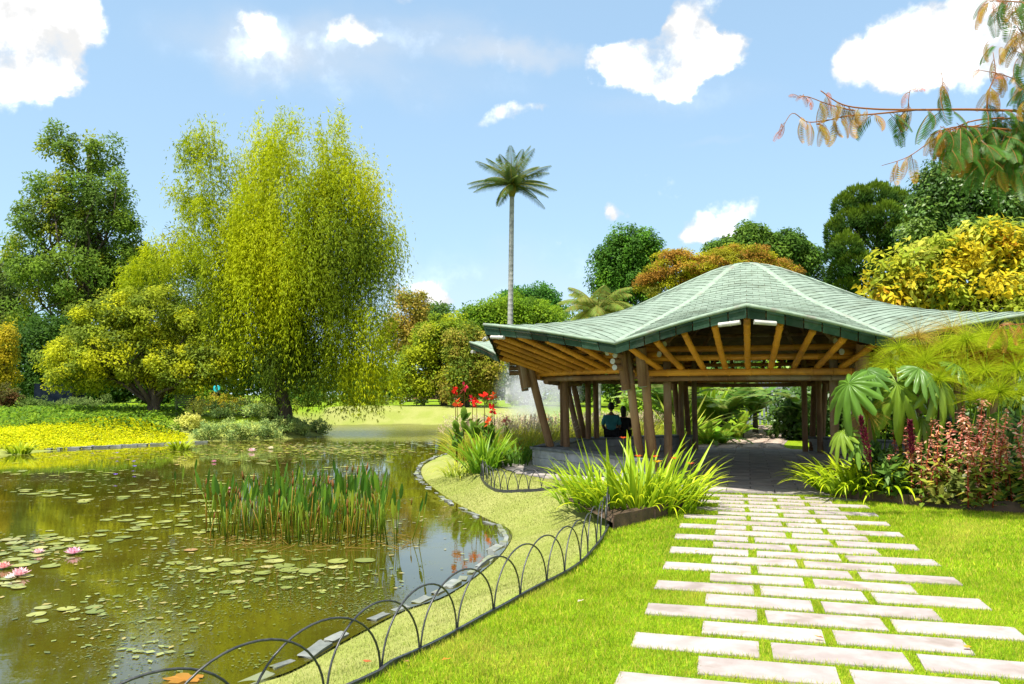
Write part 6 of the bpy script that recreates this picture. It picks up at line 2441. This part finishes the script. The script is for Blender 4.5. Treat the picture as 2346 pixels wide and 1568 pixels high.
pv_ = n.n('ShaderNodeVolumePrincipled', ins={'Color': (.97, .98, 1, 1), 'Density': den, 'Anisotropy': .2})
n.n('ShaderNodeOutputMaterial', ins={1: pv_.outputs[0]})
o = obj('mist', me, m, ft)
o['kind'] = 'stuff'


# ------------------------------------------------------------------ people
def skin_mesh(name, verts, edges, radii, root_i=0, sub=2):
    me_ = bpy.data.meshes.new(name)
    me_.from_pydata([tuple(v) for v in verts], edges, [])
    o = bpy.data.objects.new(name, me_)
    link(o)
    md = o.modifiers.new('skin', 'SKIN')
    md.use_smooth_shade = True
    sv = me_.skin_vertices[0].data
    for i, r_ in enumerate(radii):
        sv[i].radius = r_ if isinstance(r_, tuple) else (r_, r_)
        sv[i].use_root = (i == root_i)
    ss = o.modifiers.new('sub', 'SUBSURF')
    ss.levels = sub
    ss.render_levels = sub
    dg = bpy.context.evaluated_depsgraph_get()
    ev = o.evaluated_get(dg)
    out_ = bpy.data.meshes.new_from_object(ev)
    out_.name = name
    bpy.data.objects.remove(o)
    bpy.data.meshes.remove(me_)
    return out_


def head_mesh():
    bm_ = bmesh.new()
    bmesh.ops.create_uvsphere(bm_, u_segments=20, v_segments=14, radius=1)
    for v_ in bm_.verts:
        c_ = v_.co
        x, y, z = c_.x * .076, c_.y * .094, c_.z * .118
        if c_.z < -.2:
            x *= 1 + .28 * (c_.z + .2)
            if c_.y < 0:
                y *= 1 + .1 * (c_.z + .2)
        if abs(c_.x) < .25 and c_.y < -.8 and -.35 < c_.z < .1:
            y -= .016 * (1 - abs(c_.z + .15) * 2)
        v_.co = (x, y, z)
    for s in (-1, 1):
        r_ = bmesh.ops.create_uvsphere(bm_, u_segments=8, v_segments=6, radius=.03)
        for v_ in r_['verts']:
            v_.co = Vector((v_.co.x * .35 + s * .078, v_.co.y * .7 + .008, v_.co.z))
    me_ = bpy.data.meshes.new('head')
    bm_.to_mesh(me_)
    bm_.free()
    return me_


def seated(name, label, loc, rz, shirt, trousers, hair_long=False, scale=1.0, lean=.05, arm_fwd=.25):
    """local frame: faces -Y, origin on the ground below the seat edge; seat top at .45"""
    root = empty(name, loc, rz)
    root.scale = (scale,) * 3
    tag(root, label, 'person')
    S = .45
    pel = (0, 0, S + .10)
    V = [pel, (0, -lean * .3, S + .30), (0, -lean, S + .48), (0, -lean * 1.2, S + .585), (0, -lean * 1.3, S + .66),
         (-.165, -lean, S + .50), (-.225, -lean - .05, S + .28), (-.16, -lean - arm_fwd, S + .16), (-.11, -lean - arm_fwd - .08, S + .15),
         (.165, -lean, S + .50), (.225, -lean - .05, S + .28), (.16, -lean - arm_fwd, S + .16), (.11, -lean - arm_fwd - .08, S + .15),
         (-.10, -.03, S + .09), (-.12, -.43, S + .07), (-.12, -.45, .10), (-.12, -.60, .05),
         (.10, -.03, S + .09), (.12, -.43, S + .07), (.12, -.45, .10), (.12, -.60, .05)]
    E = [(0, 1), (1, 2), (2, 3), (3, 4), (2, 5), (5, 6), (6, 7), (7, 8), (2, 9), (9, 10), (10, 11), (11, 12), (0, 13), (13, 14), (14, 15), (15, 16), (0, 17), (17, 18), (18, 19), (19, 20)]
    Rr = [(.15, .11), (.145, .10), (.15, .10), .055, .05, .062, .045, .036, .026, .062, .045, .036, .026, .09, .062, .045, .035, .09, .062, .045, .035]
    body = obj('body', skin_mesh('body', V, E, Rr), M_skin, root, world=False)
    hd = bpy.data.objects.new('head', head_mesh())
    hd.data.materials.append(M_skin)
    link(hd)
    hd.parent = root
    hd.location = (0, -lean * 1.5, S + .765)
    # five short fingers on each hand
    for s in (-1, 1):
        Vf, Ef, Rf = [(s * .11, -lean - arm_fwd - .08, S + .15)], [], [.022]
        for k_, (dx, ln) in enumerate(((-.028, .065), (-.010, .075), (.010, .072), (.027, .058), (.045, .045))):
            o_ = len(Vf)
            Vf += [(s * .11 + dx * .9, -lean - arm_fwd - .10, S + .15), (s * .11 + dx, -lean - arm_fwd - .10 - ln * .6, S + .145), (s * .11 + dx * 1.05, -lean - arm_fwd - .10 - ln, S + .125)]
            Ef += [(0, o_), (o_, o_ + 1), (o_ + 1, o_ + 2)]
            Rf += [.010, .009, .008]
        obj('hand', skin_mesh('hand', Vf, Ef, Rf, 0, 1), M_skin, root, world=False)
    sv_ = [0, 1, 2, 3, 5, 6, 9, 10]
    mp_ = {o_: i for i, o_ in enumerate(sv_)}
    Vs = [V[i] for i in sv_]
    Vs[3] = (V[3][0], V[3][1], V[3][2] - .03)
    Es = [(mp_[a], mp_[b__]) for a, b__ in E if a in mp_ and b__ in mp_]
    Rs = [(.165, .125), (.162, .118), (.168, .115), .06, .078, .062, .078, .062]
    obj('shirt', skin_mesh('shirt', Vs, Es, Rs), shirt, root, world=False)
    tv_ = [0, 13, 14, 15, 17, 18, 19]
    mp_ = {o_: i for i, o_ in enumerate(tv_)}
    Es = [(mp_[a], mp_[b__]) for a, b__ in E if a in mp_ and b__ in mp_]
    obj('trousers', skin_mesh('trousers', [V[i] for i in tv_], Es, [(.172, .135), .10, .075, .062, .10, .075, .062]), trousers, root, world=False)
    for s in (-1, 1):
        b = MB()
        b.tube([(s * .12, -.42, .05), (s * .12, -.50, .045), (s * .12, -.62, .03)], [.048, .05, .03], 8)
        obj('shoe', b.mesh('shoe', True), M_black, root, world=False)
    bm_ = bmesh.new()
    bmesh.ops.create_uvsphere(bm_, u_segments=20, v_segments=12, radius=1)
    bmesh.ops.delete(bm_, geom=[v_ for v_ in bm_.verts if (v_.co.y < -.35 and v_.co.z < .45) or v_.co.z < (-.75 if hair_long else -.55)], context='VERTS')
    for v_ in bm_.verts:
        c_ = v_.co
        k_ = 1 + random.uniform(-.03, .03)
        zz2 = c_.z * .128 * k_
        if hair_long and c_.y > .1 and c_.z < -.3:
            zz2 -= .10
        v_.co = (c_.x * .088 * k_, c_.y * .106 * k_ + .008, zz2 + .008)
    me_ = bpy.data.meshes.new('hair')
    bm_.to_mesh(me_)
    bm_.free()
    me_.polygons.foreach_set('use_smooth', np.ones(len(me_.polygons), dtype=bool))
    h_ = bpy.data.objects.new('hair', me_)
    me_.materials.append(M_hair)
    link(h_)
    h_.parent = root
    h_.location = hd.location
    return root


# both sit on the left rear bench, backs to the entrance, looking out over the pond
kb = 5        # sector index of the left rear bench (ang 225 = -135)
ang = R(45 * kb)
dB = -PA * math.cos(ang) + PL * math.sin(ang)
lB = PL * math.cos(ang) + PA * math.sin(ang)
rzB = math.atan2(dB.y, dB.x) + math.pi / 2
best = None
for s_ in np.arange(-1.7, 1.7, .02):
    q = PC + dB * (AP - .16) + lB * s_
    uu = CX + FPX * q.x / q.y
    if best is None or abs(uu - 1400) < abs(best[0] - 1400):
        best = (uu, s_)
pA = PC + dB * (AP - .16) + lB * best[1]
best2 = None
for s_ in np.arange(-1.7, 1.9, .02):
    q = PC + dB * (AP - .14) + lB * s_
    uu = CX + FPX * q.x / q.y
    if best2 is None or abs(uu - 1429) < abs(best2[0] - 1429):
        best2 = (uu, s_)
pB = PC + dB * (AP - .12) + lB * best2[1]
view = R(14)
seated('person', 'person in a teal shirt sitting with their back to the path', (pA.x, pA.y, 0), R(180) - view * .5, M_teal, M_black, lean=.02, scale=1.04)
seated('person', 'person in dark clothes leaning close beside the teal shirt', (pB.x, pB.y, 0), R(180) - view * .5 + .25, M_black, M_black, hair_long=True, scale=.96, lean=.05)


def standing(name, label, loc, rz, shirt, trousers):
    root = empty(name, loc, rz)
    tag(root, label, 'person')
    V = [(0, 0, .95), (0, 0, 1.12), (0, 0, 1.36), (0, 0, 1.46), (0, -.01, 1.53), (-.18, 0, 1.38), (-.24, .02, 1.12), (-.22, -.10, .90), (.18, 0, 1.38), (.25, -.02, 1.12), (.20, -.16, .96), (-.09, 0, .90), (-.10, -.02, .50), (-.10, .03, .08), (.09, 0, .90), (.10, -.05, .50), (.10, 0, .08), (-.10, -.12, .04), (.10, -.15, .04)]
    E = [(0, 1), (1, 2), (2, 3), (3, 4), (2, 5), (5, 6), (6, 7), (2, 8), (8, 9), (9, 10), (0, 11), (11, 12), (12, 13), (0, 14), (14, 15), (15, 16), (13, 17), (16, 18)]
    Rr = [(.15, .10), (.14, .10), (.15, .10), .055, .05, .062, .045, .034, .062, .045, .034, .085, .062, .045, .085, .062, .045, .035, .035]
    obj('body', skin_mesh('body', V, E, Rr), M_skin, root, world=False)
    hd = obj('head', head_mesh(), M_skin, root, world=False)
    hd.location = (0, -.015, 1.64)
    sv_ = [0, 1, 2, 3, 5, 6, 8, 9]
    mp_ = {o_: i for i, o_ in enumerate(sv_)}
    obj('shirt', skin_mesh('shirt', [V[i] for i in sv_], [(mp_[a], mp_[b__]) for a, b__ in E if a in mp_ and b__ in mp_], [(.17, .125), (.165, .12), (.168, .115), .06, .08, .065, .08, .065]), shirt, root, world=False)
    tv_ = [0, 11, 12, 13, 14, 15, 16]
    mp_ = {o_: i for i, o_ in enumerate(tv_)}
    obj('trousers', skin_mesh('trousers', [V[i] for i in tv_], [(mp_[a], mp_[b__]) for a, b__ in E if a in mp_ and b__ in mp_], [(.165, .12), .10, .078, .06, .10, .078, .06]), trousers, root, world=False)
    b = MB()
    b.tube([(0, -.01, 1.62), (0, .01, 1.70), (0, .01, 1.775)], [.088, .092, .04], 12)
    obj('hair', b.mesh('hair', True), M_hair, root, world=False)


p = AT(496, 915, 46.5)
standing('person', 'person in a turquoise shirt standing under the trees across the pond', (p.x, 46.5, gz(p.x, 46.5)), R(150), M_blue, M_black)

# ------------------------------------------------------------------ overhanging feathery branch, top right
random.seed(121)


def frond_mesh(L, n_pair, leaf_l, c1, c2, droop, fold):
    """fern-like leaf with many narrow leaflets, rib along +X bending down"""
    b = MB()
    P = []
    x = z = 0.0
    th = R(6)
    K = 10
    for i in range(K + 1):
        P.append(Vector((x, 0, z)))
        x += math.cos(th) * L / K
        z -= math.sin(th) * L / K
        th += droop / K
    b.tube(P, [.0028 * (1 - .7 * i / K) for i in range(K + 1)], 4, c=(.28, .12, .06))
    V, F, C = [], [], []
    for i in range(n_pair):
        t_ = .12 + .88 * (i + .5) / n_pair
        xx = t_ * K
        k_ = min(int(xx), K - 1)
        p = P[k_].lerp(P[k_ + 1], xx - k_)
        tg = (P[k_ + 1] - P[k_]).normalized()
        up = Vector((0, 1, 0)).cross(tg) * -1
        ll = leaf_l * math.sin(math.pi * (.18 + .74 * t_)) ** .7
        for s in (-1, 1):
            d = (Vector((0, s, 0)) * math.cos(fold) + tg * .35 - up.normalized() * math.sin(fold)).normalized()
            wv = tg * leaf_l * .052
            cc_ = tuple((c1[q] * (1 - t_) + c2[q] * t_) * random.uniform(.85, 1.15) for q in range(3))
            o = len(V)
            V += [p - wv * .4, p + wv * .4, p + d * ll * .55 + wv, p + d * ll + Vector((0, 0, -.1 * ll)), p + d * ll * .55 - wv]
            F.append((o, o + 1, o + 2, o + 3, o + 4))
            C += [cc_] * 5
    b.add(V, F, C)
    me_ = b.mesh('frond')
    me_.materials.append(M_frond)
    return me_


GRN = [frond_mesh(.28, 22, .075, (.045, .11, .02), (.06, .14, .022), d_, f_) for d_, f_ in ((1.0, .5), (1.5, .7), (.7, .35))]
AMB = [frond_mesh(.24, 19, .062, (.24, .17, .02), (.34, .17, .03), d_, f_) for d_, f_ in ((1.2, .7), (1.7, .9))]
PNK = [frond_mesh(.16, 11, .045, (.36, .13, .06), (.42, .12, .10), d_, f_) for d_, f_ in ((1.8, 1.0), (2.2, 1.1))]
YB = 9.0
BS = YB / 6.4
tb = Vector((8.7, 9.9, 0))
tr = empty('feathery_tree', tb)
tag(tr, 'overhanging branch with ferny green, amber and pink leaves reaching in from the right', 'tree')
b = MB()
trunk_top = Vector((8.4, 9.4, 8.0))
limb(b, tb + Vector((0, 0, -.1)), trunk_top, .18, .08, 7, .012, sides=9)
obj('trunk', b.mesh('trunk', True), M_bark, tr)
SPOTS = []


def branch(pts, r0, r1, kinds, n_f, up=0.0, dy=0.0):
    P = [AT(u, v, YB + dy + 0.0) for u, v in pts]
    P = [Vector(p) for p in catmull([tuple(p) for p in P], 5, False)]
    b_ = MB()
    b_.tube(P, [(r0 + (r1 - r0) * i / (len(P) - 1)) * BS for i in range(len(P))], 6, c=(.20, .09, .06))
    obj('branch', b_.mesh('branch', True), M_leaf, tr)
    for i in range(n_f):
        for _try in range(40):
            t_ = random.random() ** .8
            x_ = t_ * (len(P) - 1)
            q_ = P[min(int(x_), len(P) - 2)]
            if CX + FPX * q_.x / q_.y < 2440:
                break
        k_ = min(int(x_), len(P) - 2)
        p = P[k_].lerp(P[k_ + 1], x_ - k_)
        kd = kinds(t_)
        o = bpy.data.objects.new('frond', random.choice(kd))
        link(o)
        o.parent = tr
        o.matrix_parent_inverse = Matrix.Translation(-tr.location)
        o.location = p
        o.rotation_euler = (random.uniform(-.5, .5), random.uniform(.1, 1.0) if kd is not PNK else random.uniform(-.9, .6), random.uniform(0, 6.3))
        s_ = random.uniform(.75, 1.15) * BS
        o.scale = (s_, s_, s_)


def mixk(g, a):
    return lambda t_: (GRN if t_ < g else AMB if t_ < a or random.random() < .5 else PNK)


branch([(2640, 300), (2420, 262), (2250, 252), (2100, 252), (2000, 250), (1930, 240), (1880, 208)], .013, .004, mixk(.70, .9), 26)
branch([(2100, 252), (2000, 262), (1930, 268), (1870, 285)], .008, .003, mixk(.35, .8), 10)
branch([(1960, 255), (1900, 240), (1850, 222), (1830, 225)], .005, .002, lambda t_: AMB if t_ < .6 else PNK, 8)
branch([(1900, 275), (1850, 280), (1815, 260), (1790, 300)], .005, .002, lambda t_: AMB if t_ < .6 else PNK, 8)
branch([(2300, 270), (2220, 280), (2140, 320), (2080, 360), (2020, 380)], .007, .002, mixk(.45, .8), 10)
branch([(2260, 255), (2265, 210), (2280, 170), (2275, 120)], .007, .002, mixk(.3, .5), 12)
branch([(2160, 250), (2155, 215), (2160, 190), (2155, 160)], .005, .002, mixk(.55, .7), 7)
branch([(2080, 252), (2082, 225), (2085, 205)], .004, .002, lambda t_: AMB if t_ < .5 else PNK, 4)
branch([(2420, 262), (2360, 220), (2320, 180), (2240, 160)], .008, .002, mixk(.5, .8), 14)
branch([(2640, 200), (2460, 120), (2360, 90), (2330, 60)], .012, .003, mixk(.5, .8), 12)
branch([(2640, 40), (2450, 10), (2340, 5), (2260, 2)], .012, .003, mixk(.7, .85), 16)
branch([(2640, 330), (2440, 320), (2330, 300), (2200, 290), (2130, 310)], .012, .003, mixk(.85, .95), 34)
branch([(2640, 380), (2440, 345), (2340, 335), (2250, 330), (2190, 345)], .012, .003, mixk(.85, .95), 30)
branch([(2640, 300), (2440, 290), (2330, 270), (2230, 290), (2150, 300)], .012, .003, mixk(.85, .95), 34, dy=.25)
branch([(2640, 420), (2440, 390), (2350, 370), (2280, 365)], .012, .003, mixk(.9, 1.1), 22, dy=.2)
branch([(2560, 700), (2440, 720), (2370, 740), (2290, 745)], .010, .003, mixk(.4, .6), 10)
branch([(2560, 760), (2440, 770), (2360, 790)], .010, .003, mixk(.9, 1.1), 10)

# the rest of the foliage on that side, too dense to tell leaf from leaf
V_, F_, C_, o_ = [], [], [], 0
for i in range(270):
    if i < 190:
        u, v = random.uniform(2150, 2420), random.gauss(325, 42)
        if v < 250 + (2420 - u) * .1 or v > 430 - (2346 - min(u, 2346)) * .45:
            continue
        src = random.choice(GRN) if random.random() < .8 else random.choice(AMB)
    else:
        u, v = random.uniform(2250, 2420), random.uniform(-20, 230)
        if v > 110 and u < 2320:
            continue
        src = random.choice(GRN) if random.random() < .55 else random.choice(AMB if random.random() < .7 else PNK)
    p = AT(u, v, YB + random.uniform(-.3, .9))
    s_ = random.uniform(.75, 1.15) * BS
    M4 = Matrix.Translation(p) @ Matrix.Rotation(random.uniform(0, 6.3), 4, 'Z') @ Matrix.Rotation(random.uniform(.1, 1.0), 4, 'Y') @ Matrix.Rotation(random.uniform(-.5, .5), 4, 'X') @ Matrix.Scale(s_, 4)
    V_ += [M4 @ vv.co for vv in src.vertices]
    F_ += [tuple(k_ + o_ for k_ in pg.vertices) for pg in src.polygons]
    C_ += [tuple(dd.color)[:3] for dd in src.attributes['col'].data]
    o_ += len(src.vertices)
bq = MB()
bq.v, bq.f, bq.c = [tuple(p) for p in V_], F_, C_
o = obj('foliage', bq.mesh('foliage'), M_frond, tr)
o['kind'] = 'stuff'

# ------------------------------------------------------------------ lawn blades
def lawn(n_, box, hgt, wdt, pal, region, name, label, gm=None):
    gm = gm or M_grass
    X = rng.uniform(box[0], box[1], n_)
    Y = rng.uniform(box[2], box[3], n_)
    q = np.column_stack([X, Y])
    # inside the camera's field with a margin to the sides
    q = q[(np.abs(q[:, 0]) < q[:, 1] * .72 + .8)]
    q = q[region(q)]
    m_ = len(q)
    z_ = ground_z(q)
    a_ = rng.uniform(0, 6.28, m_)
    ln = rng.normal(0, .45, (m_, 2))
    h_ = hgt * rng.uniform(.6, 1.25, m_)
    sx, sy = np.cos(a_) * wdt * .5, np.sin(a_) * wdt * .5
    v0 = np.column_stack([q[:, 0] - sx, q[:, 1] - sy, z_ - .004])
    v1 = np.column_stack([q[:, 0] + sx, q[:, 1] + sy, z_ - .004])
    v2 = np.column_stack([q[:, 0] + ln[:, 0] * h_, q[:, 1] + ln[:, 1] * h_, z_ + h_])
    V = np.stack([v0, v1, v2], 1).reshape(-1, 3)
    patch = .5 + .28 * np.sin(q[:, 0] * 1.7 + 2 * np.sin(q[:, 1] * .9)) * np.cos(q[:, 1] * 1.3 + q[:, 0] * .6) + .3 * np.sin(q[:, 0] * 7.3 + 3 * np.sin(q[:, 1] * 3.1)) * np.sin(q[:, 1] * 8.7 + 2 * np.cos(q[:, 0] * 4.3))
    c_ = palette(pal, m_, .16) * (.76 + .42 * patch[:, None])
    if gm is M_grass:
        dryp = sstep(np.sin(q[:, 0] * 2.3 + 1.7 * np.sin(q[:, 1] * 1.1)) * np.sin(q[:, 1] * 1.9 + 1.3 * np.cos(q[:, 0] * 1.6)) + rng.normal(0, .25, m_), .45, 1.1)[:, None] * .55
        c_ = c_ * (1 - dryp) + np.array([.36, .36, .09]) * dryp
    o = obj(name, np_mesh(name, V, np.arange(m_ * 3).reshape(-1, 3), np.repeat(np.clip(c_, .005, .9), 3, 0)), gm)
    tag(o, label, 'grass', kind='stuff')


sl = np.array(SLABS)


def on_slab(q):
    hit = np.zeros(len(q), bool)
    da, dl_ = np.array(DA[:2]), np.array(DL[:2])
    for c_ in sl:
        r_ = q - c_
        hit |= (np.abs(r_ @ da) < SD / 2 - .002) & (np.abs(r_ @ dl_) < SL / 2 - .002)
    return hit


bedL = np.array([tuple(p) for p in eP[::3]] + [(2.9, 12.3), (2.2, 12.7), (1.2, 12.6), (.8, 12.0), (.95, 10.9)])
bedR = np.array([tuple(p) for p in eR[::4]] + [(12.5, 14), (9.5, 13.2), (7.2, 13.0), (6.1, 13.2), (5.7, 13.5)])
pc2 = np.array(PC[:2])


def free(q):
    return (~on_slab(q)) & (np.linalg.norm(q - pc2, axis=1) > FR) & (poly_sd(q, bedL) > 0) & (poly_sd(q, bedR) > 0)


in_lawn = lambda q: (poly_sd(q, lawn_poly) < -.02) & free(q)
on_bank = lambda q: (poly_sd(q, lawn_poly) > .03) & (pond_sd(q) > .02) & free(q)
GRN_L = [(.17, .31, .012), (.22, .35, .014), (.12, .25, .012), (.28, .36, .03), (.15, .29, .012), (.34, .34, .08)]
lawn(330000, (-2.5, 6.5, 3.0, 7.2), .034, .0055, GRN_L, in_lawn, 'lawn_grass', 'short bright green mown grass blades')
lawn(260000, (-.5, 9.5, 7.2, 13.6), .036, .009, GRN_L, in_lawn, 'lawn_grass', 'short bright green mown grass blades')
DRY = [(.38, .37, .15), (.31, .33, .10), (.44, .41, .20), (.25, .31, .07)]
lawn(120000, (-4, 2, 3.0, 12.0), .020, .006, DRY, on_bank, 'bank_grass', 'close cropped dry yellow green grass on the pond bank', M_dry)
lawn(70000, (-3.5, 2.5, 12.0, 19.0), .024, .010, DRY, on_bank, 'bank_grass', 'close cropped dry yellow green grass on the pond bank', M_dry)

# fallen leaves on the lawn and bank
random.seed(131)
for (u, v, c, lab) in ((1012, 1524, (.62, .24, .03), 'orange dead leaf on the lawn by the near fence'), (925, 1520, (.30, .16, .06), 'brown dead leaf against the fence rail'), (1323, 1388, (.70, .50, .42), 'pale pink petal lying on the lawn'), (2227, 1493, (.70, .30, .03), 'orange leaf on the grass right of the path'), (1888, 1473, (.66, .28, .03), 'small orange leaf between two path slabs'), (1592, 1272, (.6, .28, .04), 'orange petal near the steel edging'), (853, 1490, (.45, .12, .04), 'reddish leaf on the dry bank'), (655, 1553, (.55, .28, .10), 'tan leaf on the dry bank near the bottom edge')):
    p = G(u, v, 0)
    z_ = gz(p.x, p.y)
    V = [(0, 0, 0), (.02, .014, .012), (.045, .012, .006), (.062, 0, .014), (.045, -.014, .010), (.02, -.013, .006)]
    b = MB()
    b.add(V, [(0, 1, 2, 3), (0, 3, 4, 5)], c)
    o = obj('fallen_leaf', b.mesh('fallen_leaf'), M_petal)
    o.location = (p.x, p.y, z_ + .03)
    o.rotation_euler = (random.uniform(-.3, .3), random.uniform(-.3, .3), random.uniform(0, 6))
    tag(o, lab, 'leaf', 'fallen leaves')
